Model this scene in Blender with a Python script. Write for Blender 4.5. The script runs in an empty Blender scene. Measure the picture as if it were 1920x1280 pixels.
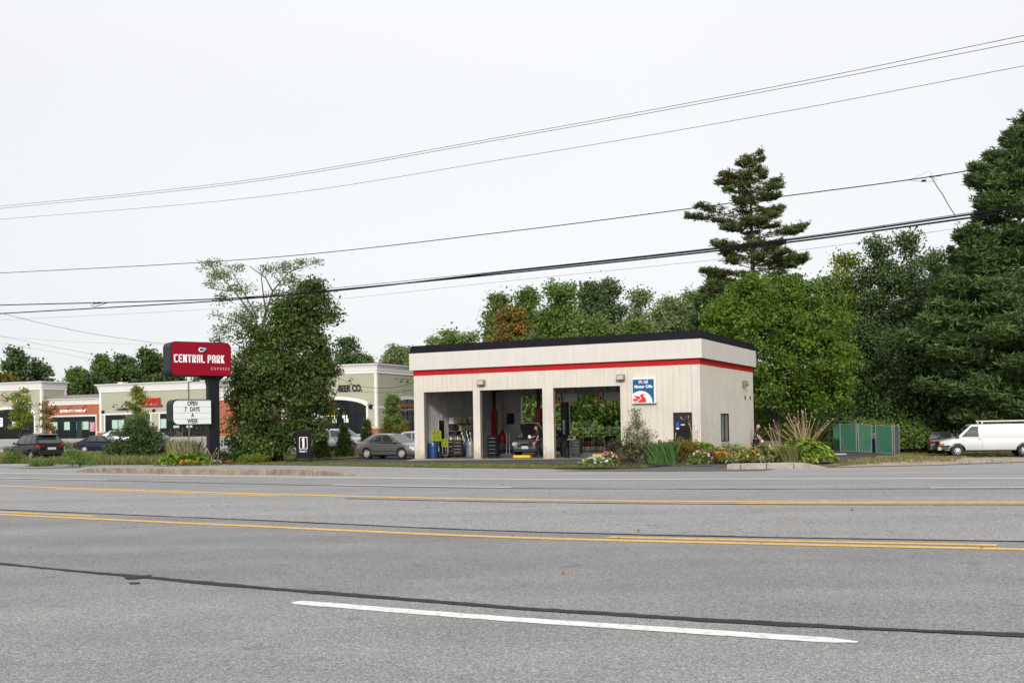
import bpy, bmesh, math, random
import numpy as np
from mathutils import Vector, Matrix
random.seed(7); RNG = np.random.default_rng(7)
S = bpy.context.scene
COL = S.collection
PI = math.pi
# ------------------------------------------------------------------ camera, sky, sun, exposure
F_PX, CY, PITCH, ROLL, EYE = 2011.2, 757.7, .020, .0172, 1.085
def cam_setup():
    cd = bpy.data.cameras.new('camera'); co = bpy.data.objects.new('camera', cd); COL.objects.link(co)
    cp, sp, cr, sr = math.cos(PITCH), math.sin(PITCH), math.cos(ROLL), math.sin(ROLL)
    fwd = Vector((0, cp, sp)); ex = Vector((1, 0, 0)); up0 = Vector((0, -sp, cp))
    right = ex*cr - up0*sr; up = ex*sr + up0*cr
    m = Matrix((right, up, -fwd)).transposed().to_4x4(); m.translation = Vector((0, 0, EYE))
    co.matrix_world = m
    cd.sensor_width = 36; cd.lens = 36*F_PX/1920; cd.shift_y = (CY-640)/1920
    cd.clip_start = .1; cd.clip_end = 6000
    S.camera = co
cam_setup()
SUN_EL, SUN_AZ = math.radians(24), math.radians(184)      # azimuth from +Y (north) clockwise: behind the camera, to the right
W = bpy.data.worlds.new('World'); S.world = W; W.use_nodes = True
nt = W.node_tree; nt.nodes.clear()
out = nt.nodes.new('ShaderNodeOutputWorld'); bg1 = nt.nodes.new('ShaderNodeBackground'); bg2 = nt.nodes.new('ShaderNodeBackground'); add = nt.nodes.new('ShaderNodeAddShader')
sky = nt.nodes.new('ShaderNodeTexSky'); sky.sky_type = 'NISHITA'; sky.sun_disc = False; sky.sun_elevation = SUN_EL; sky.sun_rotation = SUN_AZ
hsv = nt.nodes.new('ShaderNodeHueSaturation'); hsv.inputs['Saturation'].default_value = .15
nt.links.new(sky.outputs[0], hsv.inputs['Color']); nt.links.new(hsv.outputs[0], bg1.inputs[0]); bg1.inputs[1].default_value = .05
# the cloud sheet: an even overcast, brighter overhead than at the horizon
tc = nt.nodes.new('ShaderNodeTexCoord'); sep = nt.nodes.new('ShaderNodeSeparateXYZ'); mr = nt.nodes.new('ShaderNodeMapRange')
mr.inputs['From Min'].default_value = 0; mr.inputs['From Max'].default_value = 1; mr.inputs['To Min'].default_value = 0; mr.inputs['To Max'].default_value = 1
rmp = nt.nodes.new('ShaderNodeValToRGB'); rmp.color_ramp.elements[0].color = (.45, .458, .475, 1); rmp.color_ramp.elements[1].color = (1.15, 1.15, 1.17, 1)
e = rmp.color_ramp.elements.new(.3); e.color = (.615, .62, .635, 1)
nz = nt.nodes.new('ShaderNodeTexNoise'); nz.inputs['Scale'].default_value = 1.6; nz.inputs['Detail'].default_value = 4
mx = nt.nodes.new('ShaderNodeMix'); mx.data_type = 'RGBA'; mx.blend_type = 'MULTIPLY'; mx.inputs[0].default_value = .14
nt.links.new(tc.outputs['Generated'], sep.inputs[0]); nt.links.new(sep.outputs['Z'], mr.inputs['Value']); nt.links.new(mr.outputs[0], rmp.inputs[0])
nt.links.new(tc.outputs['Generated'], nz.inputs['Vector']); nt.links.new(rmp.outputs[0], mx.inputs[6]); nt.links.new(nz.outputs['Fac'], mx.inputs[7])
nt.links.new(mx.outputs[2], bg2.inputs[0]); bg2.inputs[1].default_value = 1.0
nt.links.new(bg1.outputs[0], add.inputs[0]); nt.links.new(bg2.outputs[0], add.inputs[1]); nt.links.new(add.outputs[0], out.inputs[0])
sl = bpy.data.lights.new('sun', 'SUN'); sl.energy = 2.4; sl.angle = math.radians(7); sl.color = (1, .95, .88)
so = bpy.data.objects.new('sun', sl); COL.objects.link(so)
sd = Vector((math.sin(SUN_AZ)*math.cos(SUN_EL), math.cos(SUN_AZ)*math.cos(SUN_EL), math.sin(SUN_EL)))
so.rotation_euler = sd.to_track_quat('Z', 'Y').to_euler(); so.location = (0, 0, 60)
S.view_settings.view_transform = 'Standard'; S.view_settings.look = 'None'; S.view_settings.gamma = 1; S.view_settings.exposure = .15; S.view_settings.use_curve_mapping = False
S.render.engine = 'CYCLES'; S.cycles.max_bounces = 6; S.cycles.diffuse_bounces = 3; S.cycles.transparent_max_bounces = 6

# ------------------------------------------------------------------ ground height and pixel back-projection
def _s(t): t = min(1, max(0, t)); return t*t*(3-2*t)
GY = [(-400, 4.96), (0, 0), (63, -.781), (69, -.665), (95, -.665), (118, .32), (400, .32), (3000, .32)]
def gz(x, y):
    for (a, za), (b, zb) in zip(GY, GY[1:]):
        if y <= b: z = za+(zb-za)*(y-a)/(b-a); break
    return z - .42*_s((x-12)/14)*_s((y-38)/22) - .22*_s((x-22.5)/4)*_s((y-46)/16)
def ray(px, py):
    xi = (px-960)/F_PX; yi = -(py-CY)/F_PX
    cr, sr, c, s = math.cos(ROLL), math.sin(ROLL), math.cos(PITCH), math.sin(PITCH)
    X = cr*xi+sr*yi; up = -sr*xi+cr*yi
    return Vector((X, c-s*up, s+c*up))
def at(px, py, lift=0):
    """the point of the ground seen at a pixel of the photograph"""
    r = ray(px, py); t0 = 1; t = 1
    f = lambda t: EYE+r.z*t-gz(r.x*t, r.y*t)-lift
    while t < 900 and f(t) > 0: t0 = t; t *= 1.02
    for _ in range(30):
        m = (t0+t)/2
        if f(m) > 0: t0 = m
        else: t = m
    return Vector((r.x*t, r.y*t, gz(r.x*t, r.y*t)))
def ad(px, Y, z=None):
    """the ground point at distance Y straight under a pixel column"""
    r = ray(px, 800); x = r.x*Y/r.y
    return Vector((x, Y, gz(x, Y) if z is None else z))

# ------------------------------------------------------------------ materials
MATS = {}
def _bsdf(name):
    m = bpy.data.materials.new(name); m.use_nodes = True
    return m, m.node_tree, m.node_tree.nodes['Principled BSDF']
def M(name, col=(.5,.5,.5), rough=.6, metal=0., var=.08, scale=3., bump=0., bscale=60., spec=.5, coat=0., emit=None, dirt=None, streak=0., grime=0.):
    if name in MATS: return MATS[name]
    m, t, b = _bsdf(name); N = t.nodes; L = t.links
    b.inputs['Roughness'].default_value = rough; b.inputs['Metallic'].default_value = metal; b.inputs['Specular IOR Level'].default_value = spec
    b.inputs['Coat Weight'].default_value = coat; b.inputs['Coat Roughness'].default_value = .04
    tc = N.new('ShaderNodeTexCoord')
    if var > 0:
        nz = N.new('ShaderNodeTexNoise'); nz.inputs['Scale'].default_value = scale; nz.inputs['Detail'].default_value = 6; nz.inputs['Roughness'].default_value = .65
        L.new(tc.outputs['Object'], nz.inputs['Vector'])
        r = N.new('ShaderNodeValToRGB'); r.color_ramp.elements[0].position = .3; r.color_ramp.elements[1].position = .7
        r.color_ramp.elements[0].color = tuple(c*(1-var) for c in col)+(1,); r.color_ramp.elements[1].color = tuple(min(1, c*(1+var)) for c in col)+(1,)
        L.new(nz.outputs['Fac'], r.inputs[0]); last = r.outputs[0]
        if dirt:
            n2 = N.new('ShaderNodeTexNoise'); n2.inputs['Scale'].default_value = dirt[1]; n2.inputs['Detail'].default_value = 8
            L.new(tc.outputs['Object'], n2.inputs['Vector'])
            r2 = N.new('ShaderNodeValToRGB'); r2.color_ramp.elements[0].position = .5; r2.color_ramp.elements[1].position = .75
            r2.color_ramp.elements[0].color = (0, 0, 0, 1); r2.color_ramp.elements[1].color = (dirt[2],)*3+(1,)
            L.new(n2.outputs['Fac'], r2.inputs[0])
            mx = N.new('ShaderNodeMix'); mx.data_type = 'RGBA'; L.new(r2.outputs[0], mx.inputs[0]); L.new(last, mx.inputs[6]); mx.inputs[7].default_value = tuple(dirt[0])+(1,)
            last = mx.outputs[2]
        if grime:
            sp = N.new('ShaderNodeSeparateXYZ'); L.new(tc.outputs['Object'], sp.inputs[0])
            ng = N.new('ShaderNodeTexNoise'); ng.inputs['Scale'].default_value = 3; ng.inputs['Detail'].default_value = 8; L.new(tc.outputs['Object'], ng.inputs['Vector'])
            ad_ = N.new('ShaderNodeMath'); ad_.operation = 'MULTIPLY_ADD'; L.new(ng.outputs['Fac'], ad_.inputs[0]); ad_.inputs[1].default_value = -1.1; L.new(sp.outputs['Z'], ad_.inputs[2])
            mg = N.new('ShaderNodeMapRange'); mg.inputs[1].default_value = -.55; mg.inputs[2].default_value = .15; mg.inputs[3].default_value = grime; mg.inputs[4].default_value = 0; L.new(ad_.outputs[0], mg.inputs[0])
            xg = N.new('ShaderNodeMix'); xg.data_type = 'RGBA'; L.new(mg.outputs[0], xg.inputs[0]); L.new(last, xg.inputs[6]); xg.inputs[7].default_value = (.20, .16, .12, 1); last = xg.outputs[2]
        if streak:
            mp = N.new('ShaderNodeMapping'); mp.inputs['Scale'].default_value = (5, 5, .35); L.new(tc.outputs['Object'], mp.inputs[0])
            n4 = N.new('ShaderNodeTexNoise'); n4.inputs['Scale'].default_value = 1.4; n4.inputs['Detail'].default_value = 7; L.new(mp.outputs[0], n4.inputs['Vector'])
            m4 = N.new('ShaderNodeMapRange'); m4.inputs[1].default_value = .4; m4.inputs[2].default_value = .75; m4.inputs[3].default_value = 1; m4.inputs[4].default_value = 1-streak; L.new(n4.outputs['Fac'], m4.inputs[0])
            vs_ = N.new('ShaderNodeVectorMath'); vs_.operation = 'SCALE'; L.new(last, vs_.inputs[0]); L.new(m4.outputs[0], vs_.inputs['Scale']); last = vs_.outputs[0]
        L.new(last, b.inputs['Base Color'])
    else: b.inputs['Base Color'].default_value = tuple(col)+(1,)
    if bump > 0:
        n3 = N.new('ShaderNodeTexNoise'); n3.inputs['Scale'].default_value = bscale; n3.inputs['Detail'].default_value = 4
        L.new(tc.outputs['Object'], n3.inputs['Vector'])
        bp = N.new('ShaderNodeBump'); bp.inputs['Strength'].default_value = bump; bp.inputs['Distance'].default_value = .01
        L.new(n3.outputs['Fac'], bp.inputs['Height']); L.new(bp.outputs[0], b.inputs['Normal'])
    if emit: b.inputs['Emission Color'].default_value = tuple(emit[0])+(1,); b.inputs['Emission Strength'].default_value = emit[1]
    MATS[name] = m; return m

def leafmat(name, cols, trans=.35, rough=.5, spec=.3):
    """leaf colour picked leaf by leaf from a ramp through the random 'tint' attribute"""
    if name in MATS: return MATS[name]
    m, t, b = _bsdf(name); N = t.nodes; L = t.links
    at_ = N.new('ShaderNodeAttribute'); at_.attribute_name = 'tint'
    r = N.new('ShaderNodeValToRGB'); r.color_ramp.interpolation = 'LINEAR'
    while len(r.color_ramp.elements) < len(cols): r.color_ramp.elements.new(.5)
    for i, c in enumerate(cols):
        r.color_ramp.elements[i].position = c[0]; r.color_ramp.elements[i].color = tuple(c[1])+(1,)
    L.new(at_.outputs['Fac'], r.inputs[0]); L.new(r.outputs[0], b.inputs['Base Color'])
    b.inputs['Roughness'].default_value = rough; b.inputs['Specular IOR Level'].default_value = spec
    tr = N.new('ShaderNodeBsdfTranslucent'); ms = N.new('ShaderNodeMixShader'); ms.inputs[0].default_value = trans
    hs = N.new('ShaderNodeHueSaturation'); hs.inputs['Value'].default_value = 1.15; hs.inputs['Saturation'].default_value = 1.1
    L.new(r.outputs[0], hs.inputs['Color']); L.new(hs.outputs[0], tr.inputs['Color'])
    o = N['Material Output']; L.new(b.outputs[0], ms.inputs[1]); L.new(tr.outputs[0], ms.inputs[2]); L.new(ms.outputs[0], o.inputs[0])
    MATS[name] = m; return m

def roadmat(name, base, grain=.5, gscale=70, patch=.12, warm=0., cracks=0.):
    """worn asphalt: stones of several greys in binder, larger worn patches, wheel tracks along the road, fine relief"""
    if name in MATS: return MATS[name]
    m, t, b = _bsdf(name); N = t.nodes; L = t.links
    tc = N.new('ShaderNodeTexCoord')
    v = N.new('ShaderNodeTexVoronoi'); v.inputs['Scale'].default_value = gscale; v.inputs['Randomness'].default_value = 1
    L.new(tc.outputs['Object'], v.inputs['Vector'])
    sc = N.new('ShaderNodeSeparateColor'); L.new(v.outputs['Color'], sc.inputs[0])
    r1 = N.new('ShaderNodeValToRGB'); els = r1.color_ramp.elements; els[0].position = 0; els[1].position = 1
    g0 = base*(1-grain); g1 = base*(1+grain*1.3)
    els[0].color = (g0, g0, g0*1.02, 1); els[1].color = (g1*(1+warm), g1, g1*(1-.05-warm), 1)
    e = els.new(.35); e.color = (base*.86, base*.86, base*.88, 1); e = els.new(.75); e.color = (base*1.12*(1+warm*.5), base*1.1, base*1.05, 1)
    L.new(sc.outputs[0], r1.inputs[0])
    n1 = N.new('ShaderNodeTexNoise'); n1.inputs['Scale'].default_value = gscale*.33; n1.inputs['Detail'].default_value = 5; n1.inputs['Roughness'].default_value = .8
    L.new(tc.outputs['Object'], n1.inputs['Vector'])
    m1 = N.new('ShaderNodeMapRange'); m1.inputs[1].default_value = .3; m1.inputs[2].default_value = .7; m1.inputs[3].default_value = 1-grain*.45; m1.inputs[4].default_value = 1+grain*.45
    L.new(n1.outputs['Fac'], m1.inputs[0])
    mp = N.new('ShaderNodeMapping'); mp.inputs['Rotation'].default_value = (0, 0, math.radians(28)); mp.inputs['Scale'].default_value = (.05, .55, 1)
    L.new(tc.outputs['Object'], mp.inputs[0])
    n2 = N.new('ShaderNodeTexNoise'); n2.inputs['Scale'].default_value = 1.0; n2.inputs['Detail'].default_value = 5; L.new(mp.outputs[0], n2.inputs['Vector'])
    m2 = N.new('ShaderNodeMapRange'); m2.inputs[1].default_value = .3; m2.inputs[2].default_value = .7; m2.inputs[3].default_value = 1-patch*1.35; m2.inputs[4].default_value = 1+patch*1.15
    L.new(n2.outputs['Fac'], m2.inputs[0])
    n4 = N.new('ShaderNodeTexNoise'); n4.inputs['Scale'].default_value = .9; n4.inputs['Detail'].default_value = 7; n4.inputs['Roughness'].default_value = .6; L.new(tc.outputs['Object'], n4.inputs['Vector'])
    m4 = N.new('ShaderNodeMapRange'); m4.inputs[1].default_value = .3; m4.inputs[2].default_value = .7; m4.inputs[3].default_value = 1-patch*.7; m4.inputs[4].default_value = 1+patch*.7
    L.new(n4.outputs['Fac'], m4.inputs[0])
    def mul(a, b_): q = N.new('ShaderNodeMath'); q.operation = 'MULTIPLY'; L.new(a, q.inputs[0]); L.new(b_, q.inputs[1]); return q.outputs[0]
    k = mul(mul(m1.outputs[0], m2.outputs[0]), m4.outputs[0])
    n6 = N.new('ShaderNodeTexNoise'); n6.inputs['Scale'].default_value = 3.1; n6.inputs['Detail'].default_value = 3; n6.inputs['Roughness'].default_value = .4; L.new(tc.outputs['Object'], n6.inputs['Vector'])
    m6 = N.new('ShaderNodeMapRange'); m6.inputs[1].default_value = .66; m6.inputs[2].default_value = .74; m6.inputs[3].default_value = 1; m6.inputs[4].default_value = .78; L.new(n6.outputs['Fac'], m6.inputs[0])
    k = mul(k, m6.outputs[0])
    vm = N.new('ShaderNodeVectorMath'); vm.operation = 'SCALE'; L.new(r1.outputs[0], vm.inputs[0]); L.new(k, vm.inputs['Scale'])
    last = vm.outputs[0]
    if cracks > 0:
        nd = N.new('ShaderNodeTexNoise'); nd.inputs['Scale'].default_value = 1.3; nd.inputs['Detail'].default_value = 6; L.new(tc.outputs['Object'], nd.inputs['Vector'])
        va = N.new('ShaderNodeVectorMath'); va.operation = 'ADD'; sx = N.new('ShaderNodeVectorMath'); sx.operation = 'SCALE'; sx.inputs['Scale'].default_value = 1.3
        L.new(nd.outputs['Color'], sx.inputs[0]); L.new(tc.outputs['Object'], va.inputs[0]); L.new(sx.outputs[0], va.inputs[1])
        vc = N.new('ShaderNodeTexVoronoi'); vc.feature = 'DISTANCE_TO_EDGE'; vc.inputs['Scale'].default_value = .28; L.new(va.outputs[0], vc.inputs['Vector'])
        mc = N.new('ShaderNodeMapRange'); mc.inputs[1].default_value = 0; mc.inputs[2].default_value = .0035; mc.inputs[3].default_value = cracks; mc.inputs[4].default_value = 0
        L.new(vc.outputs['Distance'], mc.inputs[0])
        n5 = N.new('ShaderNodeTexNoise'); n5.inputs['Scale'].default_value = .45; L.new(tc.outputs['Object'], n5.inputs['Vector'])
        m5 = N.new('ShaderNodeMapRange'); m5.inputs[1].default_value = .5; m5.inputs[2].default_value = .6; L.new(n5.outputs['Fac'], m5.inputs[0])
        cm = mul(mc.outputs[0], m5.outputs[0])
        mx = N.new('ShaderNodeMix'); mx.data_type = 'RGBA'; L.new(cm, mx.inputs[0]); L.new(last, mx.inputs[6]); mx.inputs[7].default_value = (.03, .03, .032, 1); last = mx.outputs[2]
    L.new(last, b.inputs['Base Color'])
    b.inputs['Roughness'].default_value = .85; b.inputs['Specular IOR Level'].default_value = .3
    bp = N.new('ShaderNodeBump'); bp.inputs['Strength'].default_value = .6; bp.inputs['Distance'].default_value = .004
    L.new(v.outputs['Distance'], bp.inputs['Height']); L.new(bp.outputs[0], b.inputs['Normal'])
    MATS[name] = m; return m

def groundmat(name, cols, scale=1.2, fine=30, bump=.5):
    if name in MATS: return MATS[name]
    m, t, b = _bsdf(name); N = t.nodes; L = t.links
    tc = N.new('ShaderNodeTexCoord')
    n1 = N.new('ShaderNodeTexNoise'); n1.inputs['Scale'].default_value = scale; n1.inputs['Detail'].default_value = 9; n1.inputs['Roughness'].default_value = .7; L.new(tc.outputs['Object'], n1.inputs['Vector'])
    r = N.new('ShaderNodeValToRGB')
    while len(r.color_ramp.elements) < len(cols): r.color_ramp.elements.new(.5)
    for i, c in enumerate(cols): r.color_ramp.elements[i].position = c[0]; r.color_ramp.elements[i].color = tuple(c[1])+(1,)
    L.new(n1.outputs['Fac'], r.inputs[0])
    n2 = N.new('ShaderNodeTexNoise'); n2.inputs['Scale'].default_value = fine; n2.inputs['Detail'].default_value = 5; n2.inputs['Roughness'].default_value = .8; L.new(tc.outputs['Object'], n2.inputs['Vector'])
    mr = N.new('ShaderNodeMapRange'); mr.inputs[1].default_value = .25; mr.inputs[2].default_value = .75; mr.inputs[3].default_value = .6; mr.inputs[4].default_value = 1.4; L.new(n2.outputs['Fac'], mr.inputs[0])
    vm = N.new('ShaderNodeVectorMath'); vm.operation = 'SCALE'; L.new(r.outputs[0], vm.inputs[0]); L.new(mr.outputs[0], vm.inputs['Scale'])
    L.new(vm.outputs[0], b.inputs['Base Color']); b.inputs['Roughness'].default_value = .9; b.inputs['Specular IOR Level'].default_value = .2
    bp = N.new('ShaderNodeBump'); bp.inputs['Strength'].default_value = bump; bp.inputs['Distance'].default_value = .02
    L.new(n2.outputs['Fac'], bp.inputs['Height']); L.new(bp.outputs[0], b.inputs['Normal'])
    MATS[name] = m; return m

# ------------------------------------------------------------------ mesh collecting and objects
class MB:
    def __init__(s): s.v = []; s.f = []; s.mi = []
    def add(s, vs, fs, mi=0):
        n = len(s.v); s.v += [tuple(v) for v in vs]; s.f += [tuple(n+i for i in f) for f in fs]; s.mi += [mi]*len(fs); return s
    def box(s, x0, x1, y0, y1, z0, z1, mi=0, m=None):
        vs = [(x, y, z) for z in (z0, z1) for y in (y0, y1) for x in (x0, x1)]
        if m is not None: vs = [tuple(m @ Vector(v)) for v in vs]
        return s.add(vs, [(0,2,3,1), (4,5,7,6), (0,1,5,4), (2,6,7,3), (0,4,6,2), (1,3,7,5)], mi)
    def prism(s, poly, a, b, axis='y', mi=0):
        """poly in the two other axes (x,z for y; y,z for x; x,y for z), extruded from a to b"""
        n = len(poly)
        def P(p, q): return {'y': (p[0], q, p[1]), 'x': (q, p[0], p[1]), 'z': (p[0], p[1], q)}[axis]
        vs = [P(p, a) for p in poly]+[P(p, b) for p in poly]
        return s.add(vs, [tuple(range(n))[::-1], tuple(range(n, 2*n))]+[(i, (i+1) % n, n+(i+1) % n, n+i) for i in range(n)], mi)
    def tube(s, pts, r, n=8, mi=0, cap=True):
        pts = [Vector(p) for p in pts]; rs = r if isinstance(r, (list, tuple)) else [r]*len(pts)
        rings = []; pu = None
        for i, p in enumerate(pts):
            d = (pts[min(i+1, len(pts)-1)]-pts[max(i-1, 0)]).normalized()
            if pu is None: pu = Vector((0, 0, 1)) if abs(d.z) < .9 else Vector((1, 0, 0))
            a = d.cross(pu).normalized(); b = a.cross(d).normalized(); pu = b
            rings.append([p+(a*math.cos(2*PI*k/n)+b*math.sin(2*PI*k/n))*rs[i] for k in range(n)])
        vs = [v for q in rings for v in q]; m = len(rings)
        fs = [(i*n+k, i*n+(k+1) % n, (i+1)*n+(k+1) % n, (i+1)*n+k) for i in range(m-1) for k in range(n)]
        if cap: fs += [tuple(range(n))[::-1], tuple(range((m-1)*n, m*n))]
        return s.add(vs, fs, mi)
    def lathe(s, prof, n=20, m=None, mi=0):
        """prof: (radius, z) pairs round the z axis"""
        vs = [(r*math.cos(2*PI*k/n), r*math.sin(2*PI*k/n), z) for r, z in prof for k in range(n)]
        if m is not None: vs = [tuple(m @ Vector(v)) for v in vs]
        fs = [(i*n+k, i*n+(k+1) % n, (i+1)*n+(k+1) % n, (i+1)*n+k) for i in range(len(prof)-1) for k in range(n)]
        fs += [tuple(range(n))[::-1], tuple(range((len(prof)-1)*n, len(prof)*n))]
        return s.add(vs, fs, mi)
    def build(s, name, mats, parent=None, smooth=False, loc=None, angle=None):
        me = bpy.data.meshes.new(name); me.from_pydata(s.v, [], s.f)
        ms = mats if isinstance(mats, (list, tuple)) else [mats]
        for m in ms: me.materials.append(m)
        if len(ms) > 1: me.polygons.foreach_set('material_index', s.mi)
        me.validate(); me.update()
        if smooth: me.shade_smooth()
        if angle: me.set_sharp_from_angle(angle=math.radians(angle))
        return link(name, me, parent, loc)
def link(name, me, parent=None, loc=None):
    o = bpy.data.objects.new(name, me); COL.objects.link(o)
    if parent: o.parent = parent
    if loc is not None: o.location = loc
    return o
def tag(o, label=None, cat=None, group=None, kind=None):
    for k, v in (('label', label), ('category', cat), ('group', group), ('kind', kind)):
        if v: o[k] = v
    return o
def thing(name, label, cat, loc=(0,0,0), rz=0, group=None):
    o = bpy.data.objects.new(name, None); COL.objects.link(o); o.location = loc; o.rotation_euler = (0, 0, rz); o.empty_display_size = .2
    return tag(o, label, cat, group)
def kids(o): return [c for c in COL.objects if c.parent == o]
def copy_tree(o, parent=None, table=None):
    if table is None:
        table = {}
        for c in COL.objects:
            if c.parent: table.setdefault(c.parent.name, []).append(c)
    c = o.copy(); COL.objects.link(c); c.parent = parent
    for ch in table.get(o.name, []): copy_tree(ch, c, table)
    return c
def bevel(o, w=.01, seg=2):
    m = o.modifiers.new('bevel', 'BEVEL'); m.width = w; m.segments = seg; m.limit_method = 'ANGLE'; return o
def text(name, body, size, mat, parent, loc, rot=(PI/2, 0, 0), extrude=.01, sx=1., bold=0., align='CENTER'):
    c = bpy.data.curves.new(name, 'FONT'); c.body = body; c.size = size; c.extrude = extrude; c.offset = bold; c.align_x = align; c.align_y = 'CENTER'
    c.materials.append(mat)
    o = bpy.data.objects.new(name+'_outline', c); COL.objects.link(o); bpy.context.view_layer.update()
    me = bpy.data.meshes.new_from_object(o.evaluated_get(bpy.context.evaluated_depsgraph_get())); bpy.data.objects.remove(o); me.name = name
    o = link(name, me, parent, loc); o.rotation_euler = rot; o.scale = (sx, 1, 1); o['kind'] = 'stuff'
    return o
def rrect(x0, x1, z0, z1, r, n=5, corners=(1, 1, 1, 1)):
    """rounded rectangle outline (x,z); corners: bottom-left, bottom-right, top-right, top-left"""
    P = []
    for (cx, cz, a0), c in zip(((x0, z0, PI), (x1, z0, 1.5*PI), (x1, z1, 0), (x0, z1, .5*PI)), corners):
        if not c: P.append((cx, cz)); continue
        ox = cx+r if cx == x0 else cx-r; oz = cz+r if cz == z0 else cz-r
        for k in range(n+1): a = a0+k/n*PI/2; P.append((ox+r*math.cos(a), oz+r*math.sin(a)))
    return P
# ------------------------------------------------------------------ terrain and paving sheets
CELL = 1.5
def bis(bm, lo, hi, axis):
    n = (1, 0, 0) if axis == 0 else (0, 1, 0); k = math.ceil(lo/CELL)*CELL
    while k < hi:
        bmesh.ops.bisect_plane(bm, geom=bm.verts[:]+bm.edges[:]+bm.faces[:], plane_co=(k*n[0], k*n[1], 0), plane_no=n, dist=1e-5); k += CELL
def sheet(name, poly, mat, dz, label=None, parent=None, kind='structure', fine=True, skirt=0):
    """a flat polygon laid on the ground, following it"""
    bm = bmesh.new(); vs = [bm.verts.new((p[0], p[1], 0)) for p in poly]
    f = bm.faces.new(vs)
    if f.normal.z < 0: f.normal_flip()
    bmesh.ops.triangulate(bm, faces=bm.faces[:])
    xs = [p[0] for p in poly]; ys = [p[1] for p in poly]
    if fine:
        for b in (0, 63, 69, 95, 118):
            if min(ys) < b < max(ys): bmesh.ops.bisect_plane(bm, geom=bm.verts[:]+bm.edges[:]+bm.faces[:], plane_co=(0, b, 0), plane_no=(0, 1, 0), dist=1e-5)
        if max(xs) > 12 and max(ys) > 38:
            bis(bm, max(12, min(xs)), min(60, max(xs)), 0); bis(bm, max(38, min(ys)), min(110, max(ys)), 1)
    bm.normal_update()
    for fc in bm.faces:
        if fc.normal.z < 0: fc.normal_flip()
    if skirt:
        r = bmesh.ops.extrude_edge_only(bm, edges=[e for e in bm.edges if e.is_boundary])
        low = {v for v in r['geom'] if isinstance(v, bmesh.types.BMVert)}
    for v in bm.verts: v.co.z = gz(v.co.x, v.co.y)+dz-(skirt if skirt and v in low else 0)
    me = bpy.data.meshes.new(name); bm.to_mesh(me); bm.free(); me.materials.append(mat)
    o = link(name, me, parent)
    if kind: o['kind'] = kind
    if label: o['label'] = label
    return o
def px(*pts, lift=0): return [tuple(at(*p, lift=lift)[:2]) for p in pts]

soil = groundmat('dry soil with thin grass', [(.3, (.075, .045, .028)), (.5, (.13, .085, .05)), (.62, (.10, .10, .045)), (.75, (.17, .12, .075))], .35, 14)
xs = [-2500, -800, -300]+[-150+CELL*2*i for i in range(50)]+[CELL*i for i in range(0, 44)]+[70, 90, 130, 300, 800, 2500]
ys = [-60, -20, 0, 10, 20, 30, 37.5]+[39+CELL*i for i in range(16)]+[63, 64.5, 66, 67.5, 69, 72, 75, 78, 81, 84, 90, 95, 100, 106, 112, 118, 130, 160, 250, 400, 1000, 3000]
mb = MB(); mb.add([(x, y, gz(x, y)) for y in ys for x in xs], [(j*len(xs)+i, j*len(xs)+i+1, (j+1)*len(xs)+i+1, (j+1)*len(xs)+i) for j in range(len(ys)-1) for i in range(len(xs)-1)])
g = mb.build('ground', soil, smooth=True); tag(g, 'bare soil and thin grass ground under everything', kind='structure')

# the road: curves measured along the paint and the sealed joints, in metres
LN = {'a': [(-4.77,9.97),(-3.53,9.13),(-1.84,7.99),(-.78,7.32),(-.02,6.87),(1.0,6.35),(1.89,5.95),(2.67,5.66)],
 'ny': [(-8.33,17.41),(-3.36,13.99),(-.03,11.79),(2.5,10.61),(4.61,9.73)],
 'b': [(-8.97,18.76),(-3.63,15.10),(-.03,12.57),(2.66,11.29),(4.94,10.42)],
 'fy': [(-14.6,30.53),(-5.53,23.05),(-.03,19.17),(4.08,17.24),(7.66,16.13)],
 'wd': [(-18.46,38.62),(-12.93,34.14),(-4.56,27.21),(-.03,24.0),(4.5,21.9),(9.61,20.23)],
 'edge': [(-21.95,45.92),(-12.21,38.28),(-.03,28.99),(6.22,26.23),(11.47,24.13)]}
RA = math.radians(30); RT = (math.cos(RA), -math.sin(RA)); RN = (math.sin(RA), math.cos(RA))
def curve(key, t):
    P = sorted((x*RT[0]+y*RT[1], x*RN[0]+y*RN[1]) for x, y in LN[key])
    ts = [p[0] for p in P]; n = [p[1] for p in P]
    sl = [(n[i+1]-n[i])/(ts[i+1]-ts[i]) for i in range(len(P)-1)]
    m = [sl[0]]+[(a+b)/2 for a, b in zip(sl, sl[1:])]+[sl[-1]]
    if t <= ts[0]: v = n[0]+(t-ts[0])*max(-.12, m[0])
    elif t >= ts[-1]: v = n[-1]+(t-ts[-1])*min(.25, m[-1])
    else:
        i = max(j for j in range(len(ts)) if ts[j] <= t); i = min(i, len(ts)-2)
        h = ts[i+1]-ts[i]; u = (t-ts[i])/h
        v = (2*u**3-3*u**2+1)*n[i]+(u**3-2*u*u+u)*h*m[i]+(-2*u**3+3*u*u)*n[i+1]+(u**3-u*u)*h*m[i+1]
    return (t*RT[0]+v*RN[0], t*RT[1]+v*RN[1])
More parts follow.
